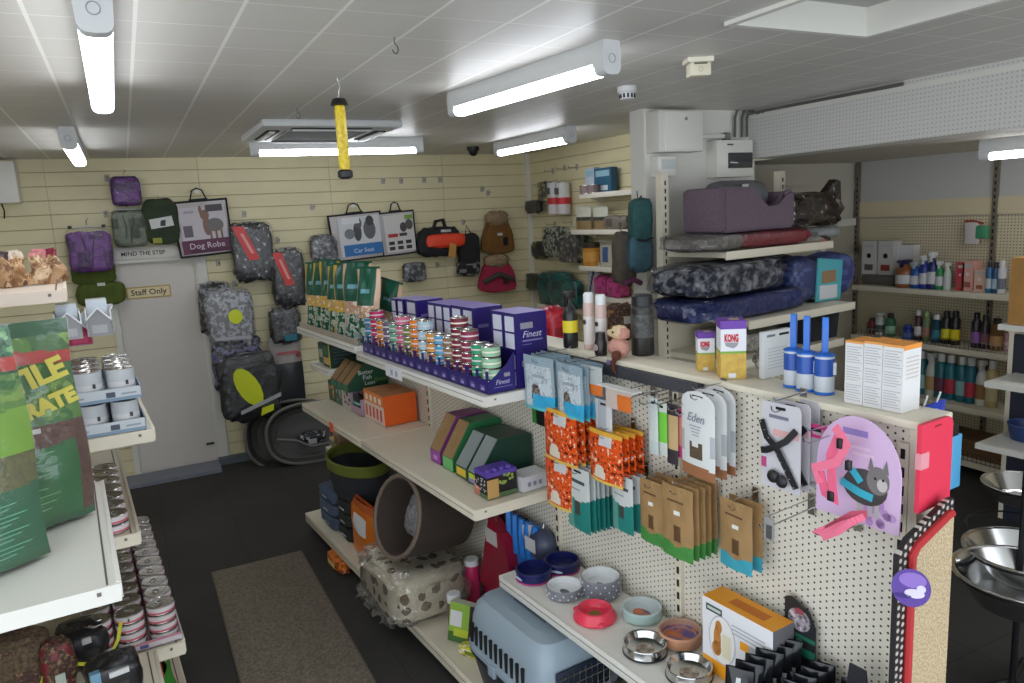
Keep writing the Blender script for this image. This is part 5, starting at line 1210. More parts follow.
# far low shelf goods
t = thing('yellow_carton', 'small yellow and black printed carton on the low far shelf', 'carton', gp(1.64, 5.24, .624), TG)
m = MB(); carton(m, .1, .16, .07, C(196, 190, 170), C(150, 130, 60), C(206, 180, 60)); m.build('box', t); m = MB(); [pan(m, -.045 + .024 * k, .015, -.03 + .024 * k, .055, C(50, 44, 36)) for k in range(4)]; m.box((-.045, .03, .07), (.045, .06, .0706), C(60, 54, 30)); m.build('print', t)
t = thing('beige_carton', 'plain beige carton on the low far shelf behind the olive bed', 'carton', gp(1.64, 5.125, .624), TG)
m = MB(); carton(m, .12, .2, .22, C(170, 140, 112), C(150, 122, 98), C(176, 148, 120)); m.build('box', t); m = MB(); m.box((-.06, .08, .22), (.06, .11, .2208), C(196, 176, 140)); pan(m, -.04, .05, .04, .12, C(140, 108, 84)); m.build('tape', t)
# ------------------------------------------------------------------ near base goods
MAG = C(206, 40, 100, .35)
for x, y, wp, hp, lb in ((474, 603, 15, 49, 'magenta shampoo bottle with a white cap, front of two'), (491, 596, 14, 46, 'magenta shampoo bottle with a white cap, behind the first')):
    q = onz(x, y, ZBS); k = px(q); hh = hp * k * .97; r = wp * k / 2
    t = thing('shampoo_bottle', lb, 'bottle', q, TG, 'magenta shampoo bottles')
    m = MB(); m.lathe([(0, 0), (r * .96, 0), (r, .008), (r, hh * .84), (r * .9, hh * .88)], MAG, 18); m.build('bottle_body', t)
    m = MB(); m.lathe([(r * .9, hh * .88), (r * .98, hh * .88), (r * .98, hh * .99), (r * .9, hh), (0, hh)], WHT, 18); m.build('cap', t)
    m = MB()
    for j in range(3): disc(m, -.004, hh * (.5 + .12 * j), .01, .012, C(226, 170, 190), -r * 1.01, 8)
    m.build('print', t)
q = onz(456, 628, ZBS); k = px(q); r = 7.5 * k
t = thing('white_cap_jar', 'brown jar with a white cap beside the pet carrier', 'jar', q, TG); hh = 38 * k
m = MB(); m.lathe([(0, 0), (r, 0), (r, hh * .7), (r * .8, hh * .76)], C(120, 96, 84, .3), 18); m.build('jar_body', t); m = MB(); m.lathe([(r * .8, hh * .76), (r * .95, hh * .77), (r * .95, hh * .97), (r * .85, hh), (0, hh)], WHT, 18); m.build('cap', t)
t = thing('green_carton', 'green and white carton with a black corner, tilted against the pet carrier', 'carton', onz(460, 643, ZBS), TG + R(35), None, (R(-8), R(5)))
m = MB(); carton(m, .14, .05, .2, C(150, 190, 70), C(34, 32, 32), C(206, 214, 190)); m.build('box', t); m = MB(); pan(m, -.065, .08, .0, .16, C(226, 226, 226)); pan(m, -.07, .0, .07, .05, C(70, 110, 50)); pan(m, -.04, .03, .04, .07, C(196, 206, 60), -.001); pan(m, .04, 0, .07, .2, C(40, 36, 34), -.001); m.build('print', t)
t = thing('yellow_packet', 'flat yellow packet lying at the foot of the pet carrier', 'packet', onz(474, 655, ZBS), TG + R(25))
m = MB(); blob_mesh(m, .16, .07, .05, lambda p, n: C(214, 206, 50) if n < .1 else C(236, 236, 226), .5, .05, 3, 3, 16, 8); m.build('packet_body', t); m = MB(); m.box((-.03, -.036, .015), (.03, -.033, .035), C(120, 130, 40)); m.build('label', t)
# toys hanging under the mid shelf end
def toyhang(name, lab, cat, n0, box, fn, grp=None):
    p, w, h = face(TG, n0, *box); t = thing(name, lab, cat, p, TG, grp); fn(t, w, h); return t
CRM = C(150, 20, 50, .4); BLT = C(30, 120, 206, .4)
def f_red(t, w, h):
    m = MB(); m.prism([(-w / 2, 0), (w / 2, 0), (w * .42, h * .6), (w * .3, h * .9), (-w * .1, h), (-w * .3, h * .5)], -.03, .03, CRM); m.build('toy_body', t)
    m = MB(); pan(m, -w * .2, h * .66, w * .14, h * .86, C(206, 200, 196), -.031); m.build('label', t); m = MB(); m.tube([(0, 0, h * .96), (0, .0, h + .03)], .003, CHROME); m.build('hang_wire', t)
toyhang('red_toy', 'crimson boot shaped toy with a pale label, left of the blue brushes', 'toy', 1.80, (484, 520, 514, 590), f_red)
def f_card(t, w, h):
    m = MB(); m.box((-w / 2, -.01, 0), (w / 2, .01, h), C(90, 16, 34), bev=.004); m.build('toy_body', t); m = MB(); ED(m, w, h); m.build('hang_hole', t)
toyhang('dark_red_toy', 'dark red flat toy hanging behind the blue brushes', 'toy', 1.87, (500, 511, 525, 530), f_card)
def f_blue(t, w, h):
    m = MB(); m.box((-w / 2, -.012, 0), (w / 2, .012, h * .42), BLT, bev=.004); m.build('brush_base', t)
    m = MB()
    for k in range(5): m.tube([(-w * .4 + w * .2 * k, -.012, h * .3), (-w * .38 + w * .19 * k, -.018, h * .7), (-w * .42 + w * .21 * k, -.01, h * .95)], w * .07, BLT, 6)
    m.build('bristles', t)
    m = MB(); m.face([(w * .1, -.024, h * .62), (w * .5, -.024, h * .74), (w * .4, -.022, h * .98), (w * .02, -.022, h * .86)], C(206, 206, 210)); m.build('label', t); m = MB(); ED(m, w, h); m.build('hang_hole', t)
toyhang('blue_brush', 'bright blue bristle toy with a white label, behind the navy bowls', 'toy', 1.84, (511, 516, 540, 572), f_blue)
def f_ball(t, w, h):
    m = MB(); m.sphere((0, 0, h * .4), w * .5, C(70, 76, 100, .4), 14, 10, (1, .8, 1)); m.build('ball', t); m = MB(); m.box((-w * .3, -w * .42, h * .3), (w * .2, -w * .4, h * .75), C(210, 210, 214)); m.build('label', t); m = MB(); m.tube([(0, 0, h * .8), (0, .01, h * 1.1)], .003, CHROME); m.build('hang_wire', t)
toyhang('grey_ball', 'grey blue ball toy with a white label beside the blue brush', 'toy', 1.85, (534, 528, 552, 556), f_ball)
# ------------------------------------------------------------------ pet carrier: long side to the aisle, wire door to the near end
CG = mat('carrier_grey', (150, 166, 178), .4); CDK = mat('carrier_dark', (34, 44, 60), .45)
t = thing('pet_carrier', 'grey blue plastic pet carrier with a dark base and wire door under the bowl shelf', 'pet carrier', gp(1.615, 2.50, ZBS), GY)
Lc, Wc, Hc = .64, .42, .43          # u length, n width, height
def ring(z, k, l): # rounded rectangle in (n,u)
    pts = []
    for i in range(32):
        a = 2 * math.pi * i / 32; e = .32
        pts.append((math.copysign(abs(math.cos(a)) ** e, math.cos(a)) * Wc / 2 * k, math.copysign(abs(math.sin(a)) ** e, math.sin(a)) * Lc / 2 * l, z))
    return pts
def loft(m, rings, mt):
    m.grid(lambda i, j: Vector(rings[j][i]), 32, len(rings) - 1, lambda i, j: mt, cu=True)
m = MB(); loft(m, [ring(0, .8, .86), ring(.01, .84, .88), ring(.15, .97, .97), ring(.165, 1.02, 1.01), ring(.185, 1.02, 1.01)], CDK); m.face(list(reversed(ring(0, .8, .86))), CDK); m.build('base_tub', t)
m = MB(); loft(m, [ring(.185, 1.03, 1.02), ring(.205, 1.03, 1.02), ring(.21, .985, .985), ring(.33, .94, .95), ring(.39, .86, .9), ring(.42, .74, .82), ring(.426, .5, .6)], CG); m.face(ring(.426, .5, .6), CG); m.build('top_shell', t)
m = MB()
for k in range(11):
    u = .24 - k * .042; m.box((-Wc / 2 * .975 - .005, u - .007, .225), (-Wc / 2 * .975 + .014, u + .007, .31), SLOT)
m.build('vent_slots', t)
m = MB(); m.box((-.05, -.12, .424), (.05, .12, .428), C(110, 126, 140)); m.tube([(0, -.11, .428), (0, -.09, .444), (0, .09, .444), (0, .11, .428)], .012, CG, 8); m.build('handle', t)
m = MB(); yy = -Lc / 2 * .99; m.box((-.135, yy - .006, .05), (.135, yy + .012, .33), CDK, bev=.01); m.build('door_frame', t)
m = MB()
for k in range(9): m.tube([(-.12 + .03 * k, yy - .012, .06), (-.12 + .03 * k, yy - .012, .32)], .0022, CHROME, 5)
for k in range(7): m.tube([(-.13, yy - .01, .075 + .038 * k), (.13, yy - .01, .075 + .038 * k)], .0022, CHROME, 5)
m.build('wire_door', t)
m = MB(); m.box((-Wc / 2 * 1.03 - .012, .02, .16), (-Wc / 2 * 1.03 + .004, .07, .21), CG, bev=.003); m.box((-Wc / 2 * 1.03 - .012, -.2, .16), (-Wc / 2 * 1.03 + .004, -.15, .21), CG, bev=.003); m.build('side_clips', t)
t = thing('second_carrier', 'second pale grey carrier lid in front of the first, mostly hidden by the bowl shelf', 'pet carrier', gp(1.68, 1.74, ZBS), GY)
m = MB(); loft(m, [ring(.0, .8, .75), ring(.12, .95, .86), ring(.22, .97, .87), ring(.3, .9, .83), ring(.34, .6, .55)], mat('carrier_grey_two', (160, 168, 182), .4)); m.face(ring(.34, .6, .55), MATS['carrier_grey_two']); m.build('shell', t)
m = MB(); m.tube([(0, -.1, .34), (0, -.08, .36), (0, .08, .36), (0, .1, .34)], .011, CDK, 8); m.build('handle', t)
# ================================================================== LEFT SHELVING RUN (local n across towards the aisle, u away from the camera)
LS = thing('left_shelving', 'white shelving run along the left side of the aisle', 'shelving unit', (0, 0, 0), LY)
LBK = -.45
m = MB(); m.box((-.85, 2.05, .1), (-.82, 2.985, 1.75), CREAM); m.build('back_panel', LS)
m = MB(); m.box((LBK - .03, 3.015, .1), (LBK, 4.35, 2.14), CREAM); m.build('back_panel', LS)
for u in (3.0, 4.34):
    m = MB(); m.box((LBK - .02, u - .014, 0), (LBK + .02, u + .014, 1.78), CREAM); m.build('upright', LS)
def lshelf(n1, u0, u1, z, th=.034, col=None, lip=.03):
    c = col or WHITE
    m = MB(); m.box(((LBK if u0 > 3 else -.82) + .022, u0, z - th), (n1, u1, z), c); o = m.build('shelf', LS)
    m = MB(); m.box((n1, u0 + .004, z - th - .008), (n1 + .013, u1 - .004, z + .004), c, bev=.002); m.box((n1 - .022, u0 + .006, z), (n1 - .017, u1 - .006, z + .0012), CREAMD); m.build('price_rail', o)
    m = MB(); lb = (LBK if u0 > 3 else -.82) + .03; m.prism([(lb, z - th - .012), (n1 + .008, z - th - .012), (n1 + .012, z), (lb, z + .002)], u0 - .004, u0, c)
    m.box((n1 - .045, u0 - .006, z - .02), (n1 - .035, u0 - .004, z - .01), C(110, 104, 92)); m.build('bracket', o)
    return o
ZA, ZA2, ZC, ZBB, ZD = 1.535, 1.15, .665, 1.387, .69
lshelf(.195, 3.02, 4.32, ZA, col=CREAM); lshelf(.10, 3.02, 4.32, ZA2, col=CREAM); lshelf(.20, 3.02, 4.32, ZC, .04, col=CREAM); lshelf(.005, 2.045, 2.98, ZBB); lshelf(.095, 1.95, 2.98, ZD, col=CREAM)
lshelf(.16, 1.95, 2.98, .16, .05, col=CREAM); lshelf(.22, 3.02, 4.32, .16, .05, col=CREAM)
lshelf(-.02, 3.02, 4.32, 2.08, .03, col=mat('pinkish_shelf', (222, 206, 190), .5))
def fl_on(n0, u0, w, z): return lp(n0, u0, z)
TLE = LY            # facing the viewer end
# --- tall bags of bedding and hay on the near shelf
HG = C(70, 118, 58, .3); HGD = C(24, 92, 50, .3); HY = C(206, 192, 60, .35); HRED = C(196, 60, 50); HAY = mat('hay_fill', (120, 116, 64), .6, rgb2=(84, 88, 50), scale=60, bump=.4); BARK = mat('bark_fill', (116, 76, 60), .7, rgb2=(78, 48, 40), scale=70, bump=.5); HLG = C(130, 180, 50, .3); HMID = fleck('leafy_print', [(60, 120, 56), (104, 150, 70), (140, 176, 84)], 16, (0, .46, .58), .25)
BAGF = film('bag_film', .04, .12, fres=.35, haze=.06); HB = C(20, 104, 66, .28); HLEAF = fleck('dark_leaves', [(16, 74, 44), (30, 110, 60), (120, 176, 110)], 30, (0, .48, .6), .25)
def big_bag(name, lab, base, w, h, t_, rz, mf, tilt, seed):
    t = thing(name, lab, 'bag', base, rz, 'big clear printed bags on the near left shelf', tilt)
    m = MB(); pouch_mesh(m, w, h, t_, mf, 60, 84, bottom=.75, top=.12, wob=.009, seed=seed); m.build('bag', t)
    m = MB(); pouch_mesh(m, w * 1.01, h * 1.005, t_ * 1.12, lambda u, v, s: BAGF, 30, 40, bottom=.75, top=.12, wob=.011, seed=seed); m.build('clear_film', t)
    return t
def mf_b1(u, v, s):
    if s == 1: return HB if v < .3 else HAY if v < .55 else HG
    if v < .02: return HGD
    if v < .28 + .05 * u:
        return HB
    if v < .5 + .04 * math.sin(u * 5): return HAY
    if v < .56 + .1 * u: return HLG
    if v > .93: return HLEAF
    if .87 - .06 * u < v < .93 - .06 * u: return HRED if u > .2 else C(206, 206, 196)
    if v > .8: return HLEAF
    return HMID if (math.sin(u * 9 + v * 7) > -.3) else HG
b1 = lp(-.36, 2.30, ZBB + .009); rz1 = LY + R(14)
t = big_bag('bedding_bag', 'big green printed bag of hay nearest the camera on the white shelf', b1, .46, .64, .13, rz1, mf_b1, (R(-4), 0), 3)
text('REP', .13, HY, t, (.06, -.074, .43), (88, -14, 0), bold=.006)
m = MB()
for k in range(11):
    z = .03 + k * .0135; m.tube([(-.17, -.07 - .0008 * k, z - .006), (.02, -.0795 - .0004 * k, z), (.14 + .02 * (k % 3), -.066, z + .012)], .0014, C(120, 190, 160), 3, cap=False)
m.build('small_print', t)
m = MB(); m.box((.07, -.0795, .27), (.09, -.078, .29), C(220, 220, 214)); m.build('price_label', t)
m = MB(); m.tube([(.0, -.083, .56), (.015, -.086, .48), (.03, -.088, .40), (.035, -.086, .33), (.045, -.084, .31), (.05, -.084, .3), (.04, -.084, .292)], .0035, C(214, 216, 190, .15), 5); m.build('painted_fold_highlight', t)  # pale tube modelled in place of the gloss highlight along a fold
def mf_b2(u, v, s):
    if s == 1: return BARK
    if v < .03: return HGD
    if v < .36 + .05 * u and .12 < u < .9: return C(24, 110, 50, .28)
    if v < .5: return BARK
    if v > .93: return HGD
    if .84 - .06 * u < v < .9 - .06 * u and u > .2: return HRED
    return HMID if math.sin(u * 9 + v * 11) > -.4 else HG
b2 = lp(-.19, 2.60, ZBB + .009)
t = big_bag('bedding_bag', 'brown bark bag with a green printed label, standing behind the big hay bag', b2, .36, .62, .12, LY + R(12), mf_b2, (R(-3), 0), 6)
text('REPTILE', .085, HY, t, (.0, -.071, .44), (88, -16, 0), bold=.004); text('SUBSTRATE', .06, HY, t, (.01, -.071, .35), (88, -16, 0), bold=.004)
m = MB()
for k in range(9):
    if k == 4: continue
    z = .05 + k * .021; m.tube([(-.09, -.0605, z), (.0, -.0665, z + .005), (.05 + .015 * (k % 3), -.062, z + .011)], .0016, C(130, 196, 130), 3, cap=False)
m.build('small_print', t)
m = MB(); m.box((.02, -.0635, .29), (.055, -.062, .305), C(220, 220, 214)); m.build('price_label', t)
# --- cans in trays on the far top shelf
CANW = (206, 206, 206)
def dogcan(loc, lab, proto=None):
    if proto is None:
        t = tin_proto((196, 200, 204), .048, .112, 'dog_food_can', (214, 214, 216), lab, 'can', 'pale dog food cans on the left shelf', 1); t.location = loc; t.rotation_euler.z = LY
        m = MB(); m.box((.012, -.0486, .05), (.022, -.0478, .066), C(50, 50, 54)); m.box((-.004, -.049, .02), (.03, -.0478, .034), C(190, 90, 90)); m.build('label_print', t)
        return t
    return dup(proto, loc, LY, lab)
TRB = C(120, 144, 166)
def cantray(z, lab):
    t = thing('can_tray', lab, 'can tray', lp(.015, 3.035, z), LY, 'pale blue card trays of dog food cans')
    m = MB(); W_, D_ = .335, .5
    m.box((-W_ / 2, 0, 0), (W_ / 2, D_, .004), TRB); m.box((-W_ / 2, 0, 0), (W_ / 2, .004, .045), C(196, 202, 208)); m.box((-W_ / 2, D_ - .004, 0), (W_ / 2, D_, .045), TRB)
    m.box((-W_ / 2, 0, 0), (-W_ / 2 + .004, D_, .045), TRB); m.box((W_ / 2 - .004, 0, 0), (W_ / 2, D_, .045), TRB); m.build('tray', t)
    m = MB(); pan(m, -W_ / 2, .0, W_ / 2, .012, C(126, 150, 172)); pan(m, .05, .014, .08, .034, C(70, 80, 96), -.001); pan(m, -.14, .02, -.02, .027, C(150, 160, 172), -.001); pan(m, .1, .02, .15, .027, C(150, 160, 172), -.001); m.build('print', t)
z1 = ZA + .002; z2 = z1 + .122
cantray(z1, 'pale blue card tray of dog food cans, lower of two on the left shelf end'); cantray(z2, 'pale blue card tray of dog food cans, upper of two on the left shelf end')
proto = None; cn = ['left', 'middle', 'right']
for lvl, zz in ((0, z1), (1, z2)):
    for r in range(4):
        for c in range(3):
            loc = lp(.015 - .107 + c * .107, 3.035 + .06 + r * .105, zz + .0045)
            lab = 'pale dog food can, %s tray, %s column, %s row back' % (['lower', 'upper'][lvl], cn[c], ORD[r])
            o = dogcan(loc, lab, proto); proto = proto or o
z3 = z2 + .003
# open white cartons above / behind the cans
def opencart(x0, y0, x1, y1, uu, lab, front, inner, rz=0):
    p, w, h = face(TLE, uu, x0, y0, x1, y1)
    zb = z3 + .114
    t = thing('open_carton', lab, 'open carton', (p.x, p.y, max(p.z, zb)), TLE + rz, 'open cartons behind the cans')
    m = MB(); d = .16
    m.prism([(-w / 2, 0), (w / 2, 0), (w / 2, h * .55), (0, h), (-w / 2, h * .6)], 0, .004, front); m.box((-w / 2, 0, 0), (-w / 2 + .004, d, h), WHT); m.box((w / 2 - .004, 0, 0), (w / 2, d, h * .9), WHT); m.box((-w / 2, d - .004, 0), (w / 2, d, h), WHT); m.box((-w / 2, 0, 0), (w / 2, d, .004), WHT); m.build('box', t)
    m = MB(); pan(m, -w * .3, h * .1, w * .3, h * .4, inner); m.tube([(-w / 2, -.002, h * .6), (0, -.002, h), (w / 2, -.002, h * .55)], .004, WHT, 4); m.build('print', t)
    for k in range(3):
        r = thing('treat_sachet', '%s treat sachet standing in the %s' % (ORD[k], lab.split(' with')[0]), 'sachet', Vector((p.x, p.y, max(p.z, zb) + .005)) + ydir(TLE) * (.03 + .04 * k), TLE, 'sachets in the open cartons')
        m = MB(); pouch_mesh(m, w * .8, h * 1.25, .02, lambda u, v, s: [C(196, 206, 214), C(214, 190, 140), C(140, 170, 186)][k] if v > .5 else C(150, 70, 60), 6, 8); m.build('sachet', r)
opencart(55, 313, 82, 340, 3.28, 'left white open carton with a grey gable front above the cans', C(150, 150, 152), C(176, 176, 178))
opencart(86, 308, 112, 336, 3.30, 'right white open carton with a grey gable front above the cans', C(140, 140, 142), C(166, 166, 168), R(-6))
opencart(66, 322, 92, 346, 3.42, 'crimson open carton with a dark side between the white ones', C(186, 30, 80), C(206, 70, 110))
# brown paper bags on the top shelf
for k in range(7):
    t = thing('paper_treat_bag', 'brown paper treat bag on the upper left shelf, %s from the left' % ORD[k], 'treat bag', lp(-.40 + .062 * k, 3.3 + .03 * k, 2.083), LY + R(20), 'brown paper treat bags on the upper left shelf', (R(-6), R((-8, 6, -4, 8, -6, 5, -9)[k])))
    m = MB(); cc_ = fleck('paper_bag_%d' % (k % 3), [[(176, 140, 104), (130, 96, 66), (206, 180, 150)], [(150, 112, 76), (196, 160, 120), (96, 70, 50)], [(206, 180, 146), (160, 124, 90), (120, 84, 60)]][k % 3], 28, (0, .5, .6), .45); cd_ = [C(226, 190, 50), C(90, 50, 110), C(226, 222, 210), C(60, 40, 40), C(206, 190, 170), C(190, 120, 120), C(120, 20, 40)][k]
    pouch_mesh(m, .085, .13, .04, lambda u, v, s: cd_ if v > .86 - .12 * abs(u - .5) else cc_, 14, 16, wob=.011, seed=k, taper=.35); m.build('bag', t); m = MB(); m.box((-.024, -.002, .128), (.024, .002, .138), cd_); m.build('seal', t)
t = thing('shelf_riser_box', 'pale cardboard box at the far left end of the upper shelf', 'carton', lp(-.43, 3.1, 2.083), LY)
m = MB(); m.box((-.06, 0, 0), (.04, .16, .14), C(206, 196, 170)); m.build('box', t); m = MB(); m.box((-.05, -.001, .02), (.03, 0, .1), C(222, 214, 196)); m.build('print', t)
# --- pink tins
PKT = (196, 96, 110)
def cat_tin(loc, lab, proto=None, r=.052, h=.036):
    if proto is None:
        t = tin_proto(PKT, r, h, 'cat_food_tin', (214, 206, 208), lab, 'tin', 'flat pink striped tins on the left shelves', 2); t.location = loc; t.rotation_euler.z = LY
        m = MB(); m.box((.01, -r - .0008, h * .45), (.016, -r + .002, h * .72), C(70, 66, 72)); m.build('label_print', t); return t
    return dup(proto, loc, LY + .4 * len(lab), lab)
t = thing('tin_tray', 'white card tray with a pink edge under the flat tins', 'tin tray', lp(.035, 3.035, ZC + .006), LY)
m = MB(); W_ = .345; D_ = 1.14; m.box((-W_ / 2, 0, 0), (W_ / 2, D_, .004), C(206, 196, 200)); m.box((-W_ / 2, 0, 0), (W_ / 2, .004, .03), C(206, 196, 202)); m.box((W_ / 2 - .004, 0, 0), (W_ / 2, D_, .03), C(206, 196, 202)); m.build('tray', t); m = MB(); pan(m, -W_ / 2, .022, W_ / 2, .03, C(196, 120, 134)); pan(m, .02, .006, .05, .02, C(90, 90, 150), -.001); m.build('print', t)
proto = None
cols = ['inner', 'middle', 'aisle-side']
for r in range(10):
    for c in range(3):
        for lv in range(4):
            loc = lp(.035 - .112 + c * .112, 3.035 + .058 + r * .112, ZC + .0105 + lv * .0365)
            lab = 'flat pink striped tin, %s, %s stack back in the %s row' % (['bottom', 'second up', 'third up', 'top'][lv], ORD[r], cols[c])
            o = cat_tin(loc, lab, proto); proto = proto or o
# row on the middle shelf
for r in range(7):
    for lv in range(2): cat_tin(lp(.03, 3.09 + r * .112, ZA2 + .0025 + lv * .0365), 'flat pink striped tin on the middle shelf, %s, %s from the shelf end' % (['lower', 'upper'][lv], ORD[r]), proto)
p, w, h = face(TLE, 3.2, 84, 452, 116, 480)
t = thing('pink_tub', 'wide pink and white tub with a dark open top under the can shelf', 'tub', lp(-.09, 3.22, ZA2 + .003), LY)
r = .1
m = MB(); m.lathe([(0, 0), (r * .9, 0), (r, .05), (r, .11), (r * .94, .11), (r * .9, .06), (0, .05)], lambda i: C(214, 204, 204) if i < 3 else C(30, 28, 28), 24); m.build('tub_body', t); m = MB(); m.lathe([(r * .985, .02), (r * 1.004, .055)], C(206, 110, 116), 24); m.build('pink_band', t, fix=False)
# --- dark packs and netted bags on the lower near shelf
def dpack(name, lab, x, y, wpx, hpx, z, c1, c2, rz=0, d=.16, seed=1, grp=None):
    q = onz(x, y, z); k = px(q); t = thing(name, lab, 'pack', q, LY + rz, grp)
    m = MB(); blob_mesh(m, wpx * k, d, hpx * k, lambda p, n: c1 if n < .25 else c2, .55, .08, 3, seed, 28, 14); m.build('pack', t)
    return t, wpx * k, hpx * k
K1 = C(26, 26, 28, .35); K2 = C(54, 54, 58, .25)
ZDD = ZD + .002
t, w, h = dpack('black_pack', 'glossy black pack with a small white label, upper one under the white shelf', 84, 655, 44, 34, ZDD, K1, K2, R(8), .2, 2)
m = MB(); m.box((-.01, -.105, h * .7), (.02, -.09, h * .85), C(206, 206, 206)); m.build('label', t)
t, w, h = dpack('black_pack', 'glossy black round pack with a white strip, lowest at the frame edge', 116, 694, 50, 42, ZDD, K1, K2, R(8), .14, 4)
m = MB(); m.box((-.02, -.076, h * .72), (.04, -.06, h * .84), C(206, 206, 206)); m.build('label', t); m = MB(); m.box((-.075, -.074, h * .2), (-.045, -.05, h * .95), C(110, 150, 176)); m.build('blue_label', t)
NET = mat('netted_bark', (110, 92, 70), .9, rgb2=(60, 48, 36), scale=80, bump=.7); NET2 = mat('netted_dark', (70, 48, 40), .8, rgb2=(150, 120, 90), scale=70, contrast=(.5, .7), bump=.5)
t, w, h = dpack('netted_bag', 'brown netted bag of bark on the left under the white shelf', 22, 690, 62, 60, ZDD, NET, NET2, 0, .16, 5)
m = MB(); m.tube([(.05, -.085, .01), (.07, -.09, .06), (.085, -.085, .1)], .004, C(206, 206, 60), 5); m.build('yellow_tie', t)
t, w, h = dpack('netted_bag', 'dark brown netted bag with a red patch beside the black packs', 62, 688, 30, 52, ZDD, NET2, C(110, 30, 36), R(10), .1, 7)
m = MB(); m.box((-.02, -.056, .04), (.01, -.045, .08), C(190, 200, 190)); m.build('label', t)
m = MB(); a = onz(72, 664, ZDD + .08); b = onz(106, 664, ZDD + .09); c = onz(118, 640, ZDD + .12); d = onz(121, 622, ZDD + .14)
m.strip([a - b, Vector((0, 0, 0)), (c - b), (d - b)], .012, .003, C(206, 210, 60), (0, -.7, .7)); o = m.build('yellow_strap', None, b); tag(o, 'bright yellow strap looping between the two black packs', 'strap')
# --- bags on the floor shelf under the tins
for k, (nn, uu, c1, c2, lb) in enumerate(((.12, 3.12, (206, 40, 36), (60, 150, 50), 'red and green food bag under the flat tins, nearest the shelf end'), (.10, 3.4, (60, 150, 60), (206, 200, 190), 'green food bag with a pale foot, second under the flat tins'), (.10, 3.7, (206, 60, 40), (226, 200, 60), 'red food bag with a yellow foot, third under the flat tins'))):
    t = thing('food_bag', lb, 'food bag', lp(nn, uu, .164), LY + R(90), 'food bags under the flat tins')
    m = MB(); pouch_mesh(m, .22, .38, .14, lambda u, v, s: C(*c2) if (v > .62 or (.2 < v < .34)) else C(*c1), 12, 14, wob=.006, seed=k, bottom=.9, top=.2); m.build('bag', t); m = MB(); m.box((-.1, -.003, .378), (.1, .003, .395), C(*c1)); m.build('seal', t)
# ================================================================== GOODS ON THE BACK SLAT WALL
def bw(box, off): return face(TB, BY - off, *box)
def hookw(x, y, L, lab, th=TB, d=None, grp='wire hooks on the slat walls'):
    p = onp(x, y, th, d if d is not None else BY)
    t = thing('hanging_hook', lab, 'hook', p, th, grp)
    m = MB(); m.tube([(0, 0, 0), (0, -L, -.004), (0, -L - .008, .012)], .004, CHROME, 6); m.build('prong', t); m = MB(); m.box((-.02, -.006, -.03), (.02, 0, .03), C(176, 170, 160)); m.build('mount_plate', t)
    return t
PUC = mat('fabric_purple', (106, 50, 130), .85, var=.25, scale=14, bump=.5); PUC2 = mat('fabric_purple_dark', (72, 34, 92), .85, var=.2, scale=14, bump=.5)
GRC = mat('fabric_sage', (96, 104, 82), .85, var=.2, scale=14, bump=.4); DGC = mat('fabric_forest', (50, 62, 44), .9, var=.2, scale=14, bump=.4); OLC = mat('fabric_olive', (78, 92, 34), .9, var=.2, scale=12, bump=.4)
BRC = mat('fabric_brown', (118, 80, 36), .9, var=.2, scale=14, bump=.4); BKC = mat('fabric_black', (30, 30, 33), .8, var=.3, scale=20, bump=.4)
def film_bag(t, w, h, th, y=-.01, seed=0, name='clear_bag', z0=0.0, mt=None):
    m = MB(); blob_mesh(m, w, th, h, lambda q, n: mt or FILM_T, .3, .035, 6, seed + 3, 30, 22, flat=False); o = m.build(name, t, (0, y, z0)); return o
FILM_G = film('glossy_film', .05, .1, fres=.4, haze=.0)
FILM_T = film('thin_film', .03, .12, fres=.22, haze=.02)
# purple coat in clear bag with hanger
def coat_bag(box, off, lab, c1, c2, d, seed, clips=True, cat='dog coat', kh=.82, fold=True):
    p, w, h = bw(box, off); t = thing('bagged_coat', lab, cat, p, 0)
    m = MB(); blob_mesh(m, w * .94, d, h * kh, lambda q, n: c1 if n > -.12 else c2, .32, .05, 3, seed, 28, 18, flat=False); m.build('folded_coat', t, (0, -.005, h * .01))
    if fold:
        m = MB(); m.tube([(-w * .12, -d * .52, h * .2), (-w * .08, -d * .56, h * .5), (-w * .14, -d * .5, h * .78)], .008, c2, 6); m.tube([(w * .02, -d * .53, h * .1), (w * .06, -d * .56, h * .46), (w * .16, -d * .5, h * .76)], .008, c2, 6); m.build('fold_creases', t)
    film_bag(t, w, h * .9, d * 1.16, -.005, seed)
    m = MB(); m.tube([(0, 0, h * .96), (0, 0, h * 1.05), (.02, 0, h * 1.1), (0, .0, h * 1.13)], .004, CHROME, 6); m.tube([(-w * .3, 0, h * .92), (w * .3, 0, h * .92)], .006, C(210, 210, 210), 6); m.build('hanger', t)
    if clips:
        m = MB()
        for s in (-1, 1): m.box((s * w * .36 - .015, -.02, h * .9), (s * w * .36 + .015, .01, h * .96), BLACK, bev=.003)
        m.build('hanger_clips', t)
    return t
coat_bag((66, 223, 113, 272), .16, 'purple dog coat folded in a clear bag on a hanger, left of the door', PUC, PUC2, .16, 1)
coat_bag((110, 174, 141, 206), .10, 'small purple folded dog coat in clear film, top of the group over the door', PUC2, PUC, .12, 2, False, kh=.9, fold=False)
coat_bag((111, 206, 147, 247), .09, 'sage green dog coat in a clear bag over the step sign', GRC, DGC, .09, 3, False, kh=.88)
p, w, h = bw((143, 199, 179, 244), .10); t = thing('green_coat', 'dark green dog coat with a white dog label and lime tab over the step sign', 'dog coat', p, 0)
m = MB(); out = [(-w * .42, h * .1), (w * .4, 0), (w * .5, h * .3), (w * .42, h * .8), (w * .1, h), (-w * .4, h * .97), (-w * .5, h * .55)]
blob_mesh(m, w, .09, h, lambda q, n: DGC, .5, .05, 2, 4, 24, 16, flat=False); m.build('coat', t)
